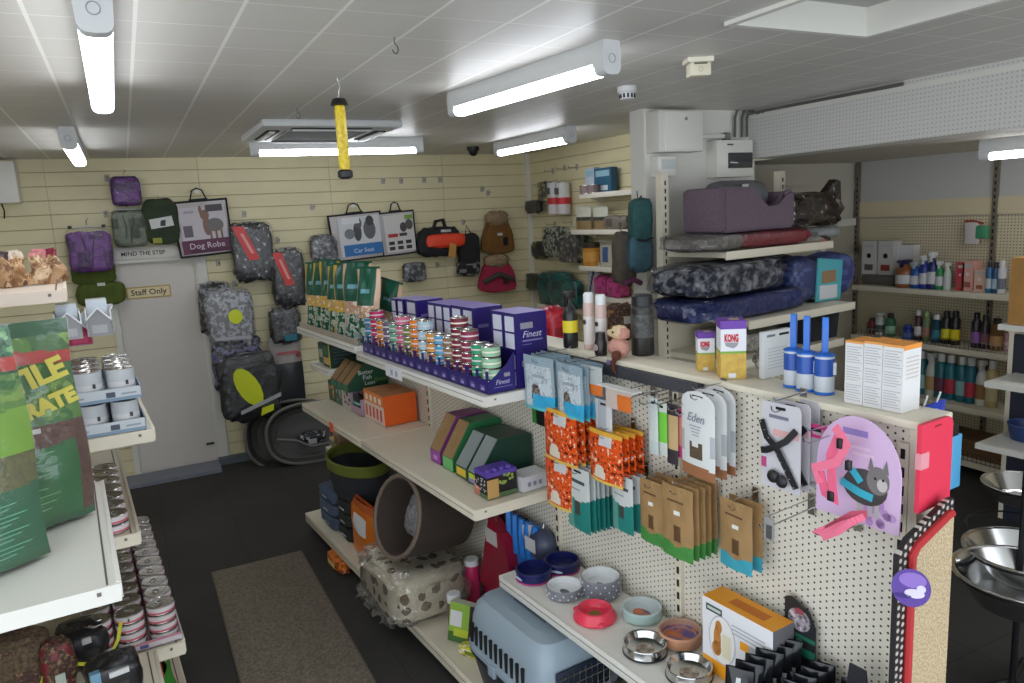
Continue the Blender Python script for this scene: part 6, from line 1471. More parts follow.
m = MB(); m.prism([(-w * .3, h * .34), (w * .34, h * .4), (w * .3, h * .62), (-w * .34, h * .55)], -.056, -.05, C(206, 206, 204)); m.build('label', t); m = MB(); m.prism([(-w * .05, h * .4), (w * .1, h * .4), (w * .12, h * .54), (-w * .02, h * .52)], -.058, -.0562, BLACK); m.build('dog_mark', t)
m = MB(); m.box((-w * .3, -.05, h * .02), (-w * .05, -.04, h * .14), C(150, 150, 40)); m.build('lime_tab', t); m = MB(); m.tube([(0, 0, h), (0, .05, h + .03)], .004, CHROME); m.build('hanging_loop', t)
p, w, h = bw((72, 262, 122, 306), .08); t = thing('olive_coat', 'olive green dog coat hanging below the purple bagged coat', 'dog coat', p, 0)
m = MB(); blob_mesh(m, w, .12, h * .55, lambda q, n: OLC, .5, .05, 2, 5, 24, 14, flat=False); m.build('coat_lower', t, (w * .05, 0, 0)); m = MB(); blob_mesh(m, w * .9, .11, h * .5, lambda q, n: OLC, .5, .05, 2, 6, 24, 14, flat=False); m.build('coat_upper', t, (-w * .04, -.01, h * .5))
m = MB(); m.box((w * .0, -.066, h * .46), (w * .16, -.06, h * .53), C(206, 206, 196)); m.build('label', t); m = MB(); m.tube([(0, 0, h), (0, .05, h + .02)], .004, CHROME); m.build('hanging_loop', t)
hookw(106, 214, .14, 'hook holding the clips of the purple bagged coat'); hookw(107, 178, .1, 'hook at the left of the small purple coat')
# carry bags with handles
def carry_bag(box, off, lab, blocks, txt=None, trim=BKC, tilt=0, body=None):
    p, w, h = bw(box, off); hb = h * .83; t = thing('carry_bag', lab, 'carry bag', p, 0, None, (0, R(tilt)))
    m = MB(); pouch_mesh(m, w, hb, .07, lambda u, v, s: trim if (u < .04 or u > .96 or v < .03 or v > .965) else (body or C(186, 180, 178, .25)), 26, 26, bottom=.8, top=.3, taper=-.06); m.build('bag', t)
    y = -.037
    m = MB()
    for k, (a, b, c, d, mm, *el) in enumerate(blocks):
        if el: disc(m, w * ((a + c) / 2 - .5), hb * (b + d) / 2, w * (c - a) / 2, hb * (d - b) / 2, mm, y - .0006 * k, 16); continue
        m.face([(w * (a - .5), y - .0006 * k, hb * b), (w * (c - .5), y - .0006 * k, hb * b), (w * (c - .5), y - .0006 * k, hb * d), (w * (a - .5), y - .0006 * k, hb * d)], mm)
    m.build('print', t)
    m = MB(); m.tube([(-w * .15, 0, hb), (-w * .09, 0, h * .97), (0, 0, h * 1.0), (w * .09, 0, h * .97), (w * .15, 0, hb)], .007, trim, 6); m.box((-w * .17, -.012, hb - .03), (w * .17, .012, hb + .012), trim); m.build('hanging_handle', t)
    if txt:
        for s_, sz, xx, zz, mm in txt: text(s_, sz, mm, t, (w * xx, y - .004, hb * zz))
    m = MB(); m.box((-.02, -.004, h * .93), (.02, .004, h * .98), C(220, 220, 220)); m.build('hook_tag', t)
    return t
MAR = C(96, 40, 74); DOGB = C(130, 96, 84)
carry_bag((176, 188, 231, 256), .10, 'clear carry bag with black trim, a maroon lettered panel and a dog picture', [(.1, .3, .94, .88, C(196, 190, 196)), (.07, .06, .94, .3, MAR), (.5, .36, .64, .72, DOGB, 1), (.56, .42, .88, .66, C(110, 106, 104), 1), (.47, .64, .64, .82, DOGB, 1), (.46, .74, .52, .9, DOGB, 1), (.58, .76, .64, .9, DOGB, 1), (.6, .3, .64, .45, DOGB), (.7, .3, .74, .45, DOGB), (.8, .3, .84, .45, DOGB), (.6, .78, .9, .9, C(70, 66, 70)), (.14, .36, .3, .56, C(96, 92, 100)), (.2, .08, .9, .12, C(70, 24, 56))],
          [('Dog Robe', .075, .02, .19, C(214, 200, 210)), ('danish', .035, -.22, .8, C(130, 110, 120))], tilt=-3)
CBL = C(40, 110, 176)
carry_bag((332, 203, 383, 260), .10, 'carry bag with black trim, a blue lettered band and a car seat picture', [(.14, .1, .96, .92, C(206, 208, 212)), (.2, .1, .96, .34, CBL), (.42, .4, .58, .8, C(70, 70, 74), 1), (.46, .66, .6, .9, C(90, 88, 88), 1), (.62, .42, .86, .84, C(96, 96, 100), 1), (.68, .7, .84, .92, C(60, 60, 64), 1), (.24, .46, .44, .68, C(120, 124, 128), 1), (.22, .78, .56, .92, C(220, 222, 226))], [('Car Seat', .06, .08, .2, C(206, 222, 236))], tilt=-3)
carry_bag((381, 202, 416, 255), .10, 'carry bag with black trim, six small pictures and a red word', [(.1, .08, .93, .92, C(210, 206, 204)), (.54, .52, .74, .74, C(70, 66, 64), 1), (.7, .56, .92, .8, C(86, 80, 76), 1), (.7, .8, .93, .9, C(120, 160, 60)), (.18, .42, .46, .5, C(170, 40, 46)), (.5, .43, .72, .5, C(60, 60, 62))] + [(.18 + .24 * a, .13 + .12 * b, .34 + .24 * a, .21 + .12 * b, C(50, 48, 48)) for a in range(3) for b in range(2)], tilt=-3)
p, w, h = bw((336, 240, 352, 260), .06)
t = thing('beige_card', 'plain beige card hanging left of the blue lettered carry bag', 'card', p, 0); m = MB(); m.box((-w / 2, -.006, 0), (w / 2, 0, h), C(190, 184, 150)); m.build('card', t); m = MB(); m.box((-.02, -.008, h - .03), (.02, -.005, h - .02), SLOT); m.build('hang_hole', t)
# flecked packs in film
def fleck_pack(box, off, lab, cols, d, seed, th=TB, dd=None, strip=None, cat='harness pack', name='film_pack', grp=None, tilt=0, thr=(.18, -.12), film_=True, e=.38):
    p, w, h = face(th, (BY if dd is None else dd) - off, *box); t = thing(name, lab, cat, p, th, grp, (0, R(tilt)))
    def mf(q, n):
        k = noise.noise(Vector((q.x * 38, q.y * 38, q.z * 38)) + Vector((seed * 5.1, seed, 2)))
        return cols[0] if k > thr[0] else cols[1] if k > thr[1] else cols[2]
    fm = fleck('packed_flecks_%d' % seed, [tuple(int(255 * (c ** (1 / 2.2))) for c in cc.node_tree.nodes['Principled BSDF'].inputs['Base Color'].default_value[:3]) for cc in (cols[2], cols[1], cols[0])], 19, (0, .5, .63), .3, bump=.8, detail=5)
    m = MB(); blob_mesh(m, w, d, h * .94, lambda q, n: fm, e, .13, 3.5, seed, 32, 22, flat=False); m.build('contents', t)
    if film_: film_bag(t, w * 1.07, h * .98, d * 1.25, 0, seed)
    m = MB(); m.box((-w * .18, -.004, h * .93), (w * .18, .004, h * 1.0), C(150, 150, 150)); m.box((-.012, -.006, h * .95), (.012, .006, h * .985), SLOT); m.build('hang_tab', t)
    if strip: m = MB(); strip(m, w, h, d); m.build('printed_strip', t)
    return t
GYM = C(120, 120, 124, .3); GYD = C(56, 56, 60, .35); BKM = C(28, 28, 30, .35); LGT = C(176, 178, 184, .3); SIG = C(216, 228, 30, .4); LAV = C(120, 120, 166, .4); RDS = C(206, 60, 56, .4)
def redstrip(m, w, h, d): m.face([(-w * .48, -d * .64, h * .92), (-w * .2, -d * .66, h * .92), (w * .12, -d * .66, h * .36), (-w * .14, -d * .64, h * .34)], RDS); m.face([(-w * .3, -d * .67, h * .8), (-w * .22, -d * .67, h * .8), (-w * .0, -d * .67, h * .46), (-w * .08, -d * .67, h * .46)], C(226, 150, 146))
fleck_pack((232, 221, 273, 280), .14, 'grey black lead pack with a red diagonal strip, upper left of two', [LGT, GYD, BKM], .14, 3, strip=redstrip)
fleck_pack((272, 247, 304, 305), .14, 'grey black lead pack with a red diagonal strip, beside the feed bags', [GYM, GYD, BKM], .14, 4, strip=redstrip)
fleck_pack((311, 234, 337, 262), .10, 'pale grey flecked pack between the red strip packs and the carry bags', [LGT, GYM, GYD], .1, 5)
for k, (x, y, lb) in enumerate(((244, 214, 'hook above the upper red strip pack'), (277, 240, 'hook above the red strip pack by the feed bags'), (218, 263, 'hook below the clear carry bag'), (312, 207, 'hook left of the carry bags'))): hookw(x, y, .12, lb)
hv = [((199, 281, 232, 333), .1, 'hi-vis harness pack with a lime stripe, upper left by the door'), ((207, 288, 252, 344), .27, 'lavender harness pack with a lime circle, upper one by the door'), ((213, 335, 262, 392), .1, 'dark harness pack with lavender flecks, middle of the group by the door'), ((222, 352, 278, 418), .27, 'black harness pack with a large hi-vis lime patch by the plastic beds')]
def st1(m, w, h, d): m.face([(-w * .3, -d * .66, h * .3), (w * .3, -d * .66, h * .34), (w * .3, -d * .66, h * .42), (-w * .3, -d * .66, h * .38)], SIG)
def st2(m, w, h, d): disc(m, w * .1, h * .5, w * .16, h * .13, SIG, -d * .68, 16); m.face([(-w * .4, -d * .66, h * .1), (w * .4, -d * .66, h * .08), (w * .4, -d * .66, h * .14), (-w * .4, -d * .66, h * .16)], LGT)
def st3(m, w, h, d): m.face([(-w * .2, -d * .66, h * .5), (w * .1, -d * .66, h * .54), (w * .1, -d * .66, h * .6), (-w * .2, -d * .66, h * .56)], SIG)
def st4(m, w, h, d):
    n = 14; pts = [(-w * .06 + w * .3 * math.cos(a) * .7 - .0, h * .5 + h * .3 * math.sin(a)) for a in [2 * math.pi * k / n for k in range(n)]]
    m.face([(x + (z - h * .5) * -.35, -d * .67, z) for x, z in pts], SIG)
    m.face([(-w * .24, -d * .7, h * .1), (w * .5, -d * .7, h * .3), (w * .5, -d * .7, h * .36), (-w * .24, -d * .7, h * .16)], LGT); m.face([(w * .1, -d * .68, h * .04), (w * .34, -d * .68, h * .1), (w * .36, -d * .68, h * .2), (w * .14, -d * .68, h * .16)], SIG)
for k, (bx, off, lb) in enumerate(hv): fleck_pack(bx, off, lb, [[LGT, GYM, BKM], [LAV, LGT, GYM], [GYM, LAV, BKM], [GYD, BKM, BKM]][k], .14, 7 + k, strip=[st1, st2, st3, st4][k])
for k, (x, y) in enumerate(((210, 284), (234, 284), (218, 338), (240, 336))): hookw(x, y, .22, 'black tipped hook over the harness packs by the door, %s' % ['upper left', 'upper right', 'lower left', 'lower right'][k])
fleck_pack((270, 306, 300, 342), .12, 'dark purple grey pack above the black mat pack', [C(96, 90, 116, .4), GYD, BKM], .12, 12, strip=lambda m, w, h, d: m.face([(-w * .1, -d * .66, h * .05), (w * .3, -d * .66, h * .05), (w * .3, -d * .66, h * .22), (-w * .1, -d * .66, h * .22)], C(30, 110, 130)))
p, w, h = bw((272, 336, 303, 404), .12)
t = thing('mat_pack', 'tall clear pack with a black mat and a grey printed header, above the plastic beds', 'mat pack', p, 0)
m = MB(); pouch_mesh(m, w, h, .04, lambda u, v, s: C(46, 48, 52, .3) if v < .6 else C(150, 142, 136, .3), 12, 18, wob=.003); m.build('pack', t)
m = MB(); pan(m, -w * .3, h * .74, w * .36, h * .78, C(176, 90, 90), -.026); pan(m, -w * .1, h * .88, w * .2, h * .91, C(60, 56, 56), -.024); disc(m, w * .38, h * .72, w * .08, h * .05, C(130, 60, 60), -.02); m.build('print', t); m = MB(); ED(m, w, h); m.build('hang_hole', t)
# muzzle, pouch, coats at the right of the back wall
p, w, h = bw((417, 219, 462, 260), .14); t = thing('life_jacket', 'black dog life jacket with a bright orange panel and a buff tag', 'dog life jacket', p, 0)
OJ = C(232, 70, 40, .5)
m = MB(); blob_mesh(m, w * .9, .14, h * .7, lambda q, n: BKC, .5, .1, 3, 2, 28, 16, flat=False); m.build('back_panel', t, (-w * .04, 0, h * .1)); m = MB(); blob_mesh(m, w * .86, .12, h * .34, lambda q, n: OJ, .5, .06, 3, 3, 24, 14, flat=False); m.build('orange_panel', t, (w * .08, -.06, h * .3))
m = MB(); m.tube([(-w * .2, -.05, h * .66), (-w * .12, -.07, h * .95), (w * .04, -.07, h * .98), (w * .12, -.05, h * .66)], .022, BKC, 8); m.box((-w * .3, -.07, h * .58), (w * .25, -.03, h * .72), BKC); m.build('hanging_handle', t)
m = MB(); m.prism([(w * .06, h * .08), (w * .22, h * .04), (w * .26, h * .36), (w * .12, h * .42)], -.13, -.125, C(190, 140, 70)); m.build('buff_tag', t); m = MB(); m.box((-w * .02, -.075, h * .68), (w * .2, -.07, h * .74), C(190, 190, 190)); m.build('label', t)
p, w, h = bw((457, 224, 480, 276), .12); t = thing('black_pouch', 'black cloth pouch hanging between the life jacket and the brown coat', 'pouch', p, 0)
m = MB(); blob_mesh(m, w * .9, .1, h * .62, lambda q, n: BKC, .45, .06, 3, 5, 24, 16, flat=False); m.build('pouch', t, (0, 0, h * .2)); m = MB(); blob_mesh(m, w * 1.0, .1, h * .3, lambda q, n: BKC if n < .2 else GYM, .6, .1, 4, 6, 22, 12, flat=False); m.build('lower_pocket', t, (-w * .1, -.02, 0)); m = MB(); m.tube([(-w * .1, 0, h * .8), (0, .02, h * .97), (w * .16, 0, h * .8)], .006, BKC); m.build('hanging_loop', t)
def coat(box, lab, c1, c2, fur, tagc, seed, name='dog_coat'):
    p, w, h = bw(box, .1); t = thing(name, lab, 'dog coat', p, 0)
    m = MB(); m.prism([(-w * .5, h * .1), (-w * .2, 0), (w * .2, 0), (w * .5, h * .05), (w * .46, h * .5), (w * .3, h * .8), (-w * .3, h * .8), (-w * .46, h * .4)], -.05, .03, c1); bmesh.ops.bevel(m.bm, geom=list(m.bm.edges), offset=.02, segments=2, affect='EDGES'); m.build('coat_body', t)
    m = MB(); blob_mesh(m, w * .62, .13, h * .34, lambda q, n: fur, .7, .15, 5, seed, 20, 12, flat=False); m.build('collar', t, (0, -.02, h * .68))
    m = MB(); m.box((w * .12, -.06, h * .2), (w * .26, -.052, h * .4), tagc); m.build('label', t); m = MB(); m.box((-w * .04, -.06, h * .44), (w * .1, -.052, h * .5), C(206, 206, 206)); m.build('white_label', t); m = MB(); m.tube([(0, 0, h * .95), (0, .05, h * 1.05)], .005, CHROME); m.build('hanging_loop', t)
    if c2:
        m = MB(); m.tube([(-w * .4, -.05, h * .3), (0, -.075, h * .5), (w * .4, -.05, h * .3)], .03, c2, 8); m.build('trim_band', t)
FUR = mat('fur_collar', (120, 96, 66), .95, rgb2=(170, 150, 120), scale=50, bump=.8)
coat((480, 212, 513, 254), 'brown dog coat with a fur collar and black label, near the wall corner', BRC, None, FUR, BLACK, 1)
coat((477, 255, 515, 292), 'pink and grey dog coat with a fur collar below the brown coat', C(166, 40, 70, .8), C(70, 66, 60, .8), FUR, C(60, 30, 40), 2)
p, w, h = bw((404, 263, 424, 280), .1); fleck_pack((404, 262, 425, 281), .1, 'small pale flecked pack above the purple cartons', [LGT, GYM, GYD], .08, 21)
for k, (x, y) in enumerate(((383, 181), (401, 181), (424, 180), (440, 180), (482, 189), (488, 193), (463, 222), (437, 265))): hookw(x, y, .05, 'bare short hook on the back slat wall, %s from the left' % ORD[k])
# plastic dog beds leaning on the wall
BEDG = mat('bed_plastic', (72, 72, 68), .55, var=.06, scale=6); BEDL = mat('bed_rim', (104, 102, 98), .5)
def pbed(box, off, lab, lean, seed, notch):
    p, w, h = bw(box, off); t = thing('plastic_dog_bed', lab, 'dog bed', p, 0, 'grey plastic dog beds', (R(-lean), 0))
    W_, H_ = w * .5, h * .5; dp = .16
    def rg(k, y): return [Vector((W_ * k * math.copysign(abs(math.cos(a)) ** .8, math.cos(a)), y, H_ + H_ * k * math.copysign(abs(math.sin(a)) ** .8, math.sin(a)))) for a in [2 * math.pi * i / 40 for i in range(40)]]
    m = MB(); rr = [rg(.86, 0), rg(.9, -.03), rg(1.0, -dp)]; m.grid(lambda i, j: rr[j][i], 40, 2, lambda i, j: BEDG, cu=True); m.face(rg(.86, 0), BEDG); m.build('tub', t)
    m = MB(); r2 = [rg(.96, -dp), rg(.84, -.04), rg(.7, -.02)]; m.grid(lambda i, j: r2[j][i], 40, 2, lambda i, j: BEDG, cu=True); m.face(rg(.7, -.02), BEDG); m.build('inner_tub', t)
    m = MB(); m.tube(rg(.99, -dp), .016, BEDL, 8, closed=True); m.build('rim', t)
    return t, W_, H_
pbed((244, 402, 335, 466), .22, 'grey oval plastic dog bed leaning on the wall, outer one at the left', 12, 1, False)
t, W_, H_ = pbed((265, 404, 352, 462), .42, 'grey oval plastic dog bed nested in front, with a dipped front lip', 14, 2, True)
m = MB(); m.tube([(-W_ * .8, -.22, H_ * .95), (-W_ * .4, -.25, H_ * .82), (-W_ * .1, -.26, H_ * .55), (W_ * .3, -.26, H_ * .55), (W_ * .6, -.25, H_ * .9), (W_ * .85, -.22, H_ * 1.2)], .014, BEDL, 8); m.build('front_lip', t)
p, w, h = bw((301, 428, 328, 452), .55)
t = thing('packed_chain', 'black and silver packed lead lying inside the plastic dog beds', 'pack', p, 0)
m = MB(); blob_mesh(m, w, .1, h * .5, lambda q, n: [BKM, LGT, BKM][int((n + 1) * 7) % 3], .6, .12, 4, 8, 26, 14); m.build('pack', t, (0, .1, h * .25)); m = MB(); m.box((-.05, .04, h * .3), (.03, .05, h * .5), C(176, 176, 176)); m.build('hang_label', t)
# ================================================================== GOODS ON THE SIDE SLAT WALL
def sw(box, off): return face(TR, SX - off, *box)
SHW = mat('side_shelf', (232, 226, 212), .45)
def sshelf(x0, x1, yb, lab):
    d0 = SX - .22; a, b = onp(x0, yb, TR, d0), onp(x1, yb - (x1 - x0) * .03, TR, d0); z = (a.z + b.z) / 2; y0, y1 = min(a.y, b.y), max(a.y, b.y); L = y1 - y0
    t = thing('wall_shelf', lab, 'shelf', (SX, (y0 + y1) / 2, z), TR, 'white shelves on the side slat wall')
    m = MB(); m.box((-L / 2, -.22, -.025), (L / 2, 0, 0), SHW); m.build('board', t); m = MB(); m.box((-L / 2, -.232, -.04), (L / 2, -.22, .006), SHW, bev=.002); m.build('price_rail', t)
    for s in (-1, 1): m = MB(); m.prism([(-.2, -.026), (0, -.026), (0, -.09)], s * L * .42 - .006, s * L * .42 + .006, SHW, axis='x'); m.build('bracket', t)
    return z
zs1 = sshelf(580, 637, 193, 'white wall shelf with the blue carton, uppermost on the side slat wall')
zs2 = sshelf(572, 632, 231, 'white wall shelf under the clear treat bags, second from the top')
zs3 = sshelf(580, 619, 268, 'white wall shelf under the amber jar, third from the top')
zs4 = sshelf(538, 572, 308, 'white wall shelf under the teal packs beside the purple cartons')
zs5 = sshelf(598, 640, 300, 'white wall shelf under the magenta packs, beside the canister')
def sitem(name, lab, cat, box, z, fn, off=.12, grp=None):
    p, w, h = sw(box, off); p.z = z + .002; t = thing(name, lab, cat, p, TR, grp); fn(t, w, h); return t
def f_ctn(c, c2):
    def f(t, w, h):
        m = MB(); m.box((-w / 2, 0, 0), (w / 2, .07, h), c, mats={'+x': c2, '-x': c2}); m.build('box', t); m = MB(); pan(m, -w * .4, h * .66, w * .4, h * .9, C(150, 190, 206)); pan(m, -w * .3, h * .1, w * .3, h * .3, C(206, 214, 220)); m.build('print', t)
    return f
sitem('blue_carton', 'blue carton on the top wall shelf', 'carton', (594, 163, 611, 188), zs1, f_ctn(C(40, 96, 126), C(30, 76, 104)))
sitem('pale_carton', 'pale blue and white carton left of the blue carton on the top wall shelf', 'carton', (585, 162, 594, 188), zs1, f_ctn(C(190, 202, 214), C(170, 184, 196)))
def f_tins(t, w, h):
    m = MB(); m.lathe([(0, 0), (w / 2, 0), (w / 2, h), (0, h)], TINM, 14); m.build('can', t); m = MB(); m.lathe([(w * .505, h * .1), (w * .505, h * .9)], C(130, 110, 110), 14); m.build('label_wrap', t, fix=False)
for k, x in enumerate((586, 593)): sitem('small_tin', ['small tin before the pale carton, left of two', 'small tin before the pale carton, right of two'][k], 'tin', (x - 3.5, 180, x + 3.5, 189), zs1, f_tins, .19, 'small tins on the top wall shelf')
def f_cbag(t, w, h):
    m = MB(); pouch_mesh(m, w, h, .06, lambda u, v, s: C(206, 206, 190, .3) if v > .62 else C(60, 64, 60, .3) if .45 < v < .62 else C(150, 126, 90, .3), 10, 12, wob=.005, seed=int(w * 999)); m.build('bag', t); m = MB(); m.box((-w * .4, -.003, h * .98), (w * .4, .003, h * 1.05), C(200, 200, 196)); m.build('seal', t)
for k, x in enumerate((583, 600)): sitem('treat_bag', ['clear treat bag with a white header, left on the second wall shelf', 'clear treat bag with a white header, right on the second wall shelf'][k], 'treat bag', (x - 7, 203, x + 8, 225), zs2, f_cbag, .14, 'clear treat bags')
sitem('flat_pack', 'low grey brown flat pack at the right end of the second wall shelf', 'pack', (607, 212, 630, 226), zs2, lambda t, w, h: (lambda m: (blob_mesh(m, w, .14, h, lambda q, n: C(130, 122, 112, .4) if n < .1 else C(96, 88, 80), .5, .1, 3, 3, 20, 10), m.build('pack', t)))(MB()))
def f_jar(t, w, h):
    m = MB(); m.lathe([(0, 0), (w / 2, 0), (w / 2, h * .72), (w * .4, h * .78)], C(190, 130, 40, .3), 16); m.build('jar_body', t); m = MB(); m.lathe([(w * .42, h * .78), (w * .44, h * .98), (w * .4, h), (0, h)], C(60, 50, 40), 16); m.build('cap', t); m = MB(); m.lathe([(w * .505, h * .2), (w * .505, h * .6)], C(206, 150, 70), 16); m.build('label_wrap', t, fix=False)
sitem('amber_jar', 'amber jar with a dark cap on the third wall shelf', 'jar', (587, 240, 598, 263), zs3, f_jar)
sitem('blue_pack', 'pale pack with a blue print on the third wall shelf', 'pack', (600, 238, 614, 264), zs3, lambda t, w, h: (lambda m: (pouch_mesh(m, w, h, .05, lambda u, v, s: C(60, 90, 140) if .3 < u < .7 and .2 < v < .75 else C(176, 176, 160), 10, 12), m.build('pack', t)))(MB()))
def f_pk(c, c2):
    def f(t, w, h):
        m = MB(); blob_mesh(m, w, .14, h, lambda q, n: c if n < .12 else c2, .5, .1, 3, int(w * 777), 24, 14); m.build('pack', t); film_bag(t, w * 1.02, h * 1.04, .16, 0, 3)
    return f
TLC = C(16, 96, 92, .35); TLD = C(10, 58, 58, .35)
for k, (x0, x1, y0, y1) in enumerate(((541, 556, 270, 301), (553, 570, 266, 300), (566, 580, 272, 300))): sitem('teal_pack', 'teal film wrapped pack, %s of three on the low wall shelf' % ['left', 'middle', 'right'][k], 'pack', (x0, y0, x1, y1), zs4, f_pk(TLC, TLD), .1 + .02 * k, 'teal film packs')
for k, (x0, x1, lb) in enumerate(((598, 611, 'magenta film wrapped pack, left of two beside the canister'), (611, 625, 'magenta film wrapped pack, right of two beside the canister'))): sitem('magenta_pack', lb, 'pack', (x0, 277, x1, 297), zs5, f_pk(C(206, 50, 140, .35), C(160, 30, 106, .35)), .12, 'magenta film packs')
sitem('white_print_pack', 'white pack with a dark stroke between the teal and magenta packs', 'pack', (588, 266, 600, 298), zs5, lambda t, w, h: (lambda m: (pouch_mesh(m, w, h, .04, lambda u, v, s: C(70, 76, 96) if abs(u - .2 - v * .6) < .1 else C(190, 194, 206), 12, 14), m.build('pack', t)))(MB()))
def shang(name, lab, cat, box, off, fn, grp=None):
    p, w, h = sw(box, off); t = thing(name, lab, cat, p, TR, grp); fn(t, w, h); return t
def f_tube(t, w, h):
    m = MB(); m.lathe([(0, 0), (w / 2, .0), (w / 2, h * .3)], C(206, 200, 200), 12); m.lathe([(w / 2, h * .3), (w / 2, h * .5)], C(196, 40, 50), 12); m.lathe([(w / 2, h * .5), (w / 2, h * .95), (0, h * .95)], C(206, 204, 204), 12); m.build('tube', t, fix=False)
    m = MB(); m.box((-w * .3, -.004, h * .95), (w * .3, .004, h * 1.03), C(190, 180, 160)); m.build('hang_tab', t); m = MB(); m.box((-w * .3, -w * .52, h * .6), (w * .2, -w * .48, h * .8), C(90, 90, 90)); m.build('label', t)
for k, (x0, x1) in enumerate(((551, 558.5), (559.5, 567))): shang('chew_tube', ['white and red chew tube pack, left of two on the side wall', 'white and red chew tube pack, right of two on the side wall'][k], 'chew pack', (x0, 181, x1, 214), .1, f_tube, 'chew tubes')
fleck_pack((540, 181, 551, 202), .12, 'small pale and amber pack left of the chew tubes', [C(206, 196, 160, .3), C(150, 140, 90), GYD], .08, 31, TR, SX)
fleck_pack((527, 200, 541, 213), .12, 'small black clip pack left below the chew tubes', [GYM, BKM, BKM], .06, 32, TR, SX)
fleck_pack((546, 226, 566, 256), .12, 'green and clear toy pack over the teal packs, left', [C(70, 120, 100, .3), C(170, 176, 160), C(60, 66, 56)], .1, 33, TR, SX)
fleck_pack((561, 232, 580, 262), .12, 'grey white toy pack over the teal packs, middle', [LGT, C(110, 110, 96), GYD], .1, 34, TR, SX)
fleck_pack((573, 232, 586, 258), .12, 'olive and black toy pack left of the amber jar', [C(176, 170, 130), C(70, 80, 50), BKM], .08, 35, TR, SX)
fleck_pack((534, 241, 548, 258), .1, 'small lime and black pack near the wall corner', [C(150, 170, 60), BKM, GYD], .07, 36, TR, SX)
fleck_pack((528, 273, 540, 290), .1, 'small dark pack near the wall corner behind the purple cartons', [GYM, BKM, C(60, 70, 50)], .07, 37, TR, SX)
for k, (x, y) in enumerate(((553, 171), (565, 168), (577, 167), (555, 224), (572, 222), (543, 186))): hookw(x, y, .1, 'hook on the side slat wall, %s of six' % ORD[k], TR, SX)
p, w, h = face(TB, 4.22, 627, 190, 651, 277)
t = thing('teal_backpack', 'teal and blue carrier bag hanging at the edge of the stub wall', 'bag', (p.x, p.y, p.z), 0)
TLB = mat('fabric_teal', (44, 84, 84), .85, var=.25, scale=16, bump=.4); NVB = mat('fabric_blue_teal', (60, 92, 104), .85, var=.2, scale=16, bump=.4)
m = MB(); blob_mesh(m, w * .8, .1, h * .5, lambda q, n: TLB, .45, .06, 3, 2, 22, 16, flat=False); m.build('upper_pocket', t, (w * .05, 0, h * .4)); m = MB(); blob_mesh(m, w * .95, .1, h * .42, lambda q, n: NVB, .5, .08, 3, 3, 22, 16, flat=False); m.build('lower_pocket', t, (0, 0, h * .06))
m = MB(); m.tube([(w * .0, 0, h * .86), (w * .02, .02, h * .99)], .004, BLACK); m.tube([(-w * .1, 0, h * .86), (w * .04, -.02, h * .93), (w * .18, 0, h * .86)], .006, BLACK); m.build('hanging_loop', t); m = MB(); m.tube([(-w * .3, -.06, h * .44), (0, -.07, h * .42), (w * .34, -.06, h * .45)], .008, BLACK); m.build('strap', t)
p, w, h = face(TB, 4.30, 614, 232, 634, 285)
t = thing('grey_coat', 'long brown grey dog coat hanging beside the teal bag', 'dog coat', p, 0)
m = MB(); blob_mesh(m, w, .12, h, lambda q, n: mat('fabric_taupe', (84, 76, 66), .9, var=.2, scale=14, bump=.4), .5, .08, 2, 6, 22, 18, flat=False); m.build('coat_body', t); m = MB(); m.tube([(0, 0, h), (0, .04, h * 1.05)], .004, CHROME); m.build('hanging_loop', t); m = MB(); m.tube([(-w * .3, -.06, h * .05), (w * .2, -.06, h * .1), (w * .6, -.05, h * .02)], .02, C(110, 60, 90), 8); m.build('hem', t)
p, w, h = face(TB, 4.6, 540, 306, 566, 345)
t = thing('red_pack_heap', 'red film wrapped pack on the low stand behind the black spray bottle', 'pack', p, TR)
m = MB(); blob_mesh(m, w, .2, h, lambda q, n: C(206, 40, 60, .3) if n < .15 else C(160, 24, 40, .3), .5, .1, 3, 4, 24, 14, flat=False); m.build('pack', t); m = MB(); m.box((-.08, -.11, h * .1), (.04, -.1, h * .3), C(206, 190, 190)); m.build('hang_label', t)
p, w, h = face(TB, 4.6, 604, 304, 636, 340)
t = thing('brown_mesh_pack', 'brown netted chew pack behind the plush toy', 'pack', p, 0)
m = MB(); blob_mesh(m, w, .2, h, lambda q, n: NET2 if n < .2 else C(150, 110, 70), .6, .12, 4, 6, 24, 14, flat=False); m.build('pack', t); m = MB(); m.box((-.04, -.11, h * .5), (.04, -.1, h * .7), C(190, 180, 170)); m.build('hang_label', t)
# ================================================================== CUSHION BAY BY THE STUB WALL
by = R(7); B0 = Vector((3.30, 4.1, 0))
def bp(x, y, z): return B0 + Vector((math.cos(by) * x - math.sin(by) * y, math.sin(by) * x + math.cos(by) * y, z))
CB = thing('cushion_shelving', 'cream shelving bay stacked with pet cushions before the stub wall', 'shelving unit', B0, by)
BW_ = 1.28; SW_ = 1.18; zq2 = 1.52; zq1 = 1.95; zq3 = 1.25
m = MB(); m.box((0, .03, 0), (BW_, .06, 2.05), CREAM); m.build('back_panel', CB)
for x in (0, BW_):
    m = MB(); m.box((x - .03, -.01, 0), (x + .03, .05, 2.48), CREAM); m.build('upright', CB)
    m = MB()
    for k in range(44): m.box((x - .006, -.012, .12 + k * .053), (x + .006, -.009, .15 + k * .053), SLOT)
    m.build('upright_slots', CB)
for z, d in ((zq1, .5), (zq2, .68), (zq3, .6), (.2, .5)):
    m = MB(); m.box((.02, -d, z - .035), (SW_, .02, z), CREAM); o = m.build('shelf', CB); m = MB(); m.box((.02, -d - .012, z - .05), (SW_, -d, z + .004), CREAM, bev=.002); m.build('price_rail', o)
def bayitem(box, yy, z=None):
    d = (bp(0, yy, 0)).dot(ydir(by)); p, w, h = face(by, d, *box)
    if z is not None: p.z = z
    return p, w, h
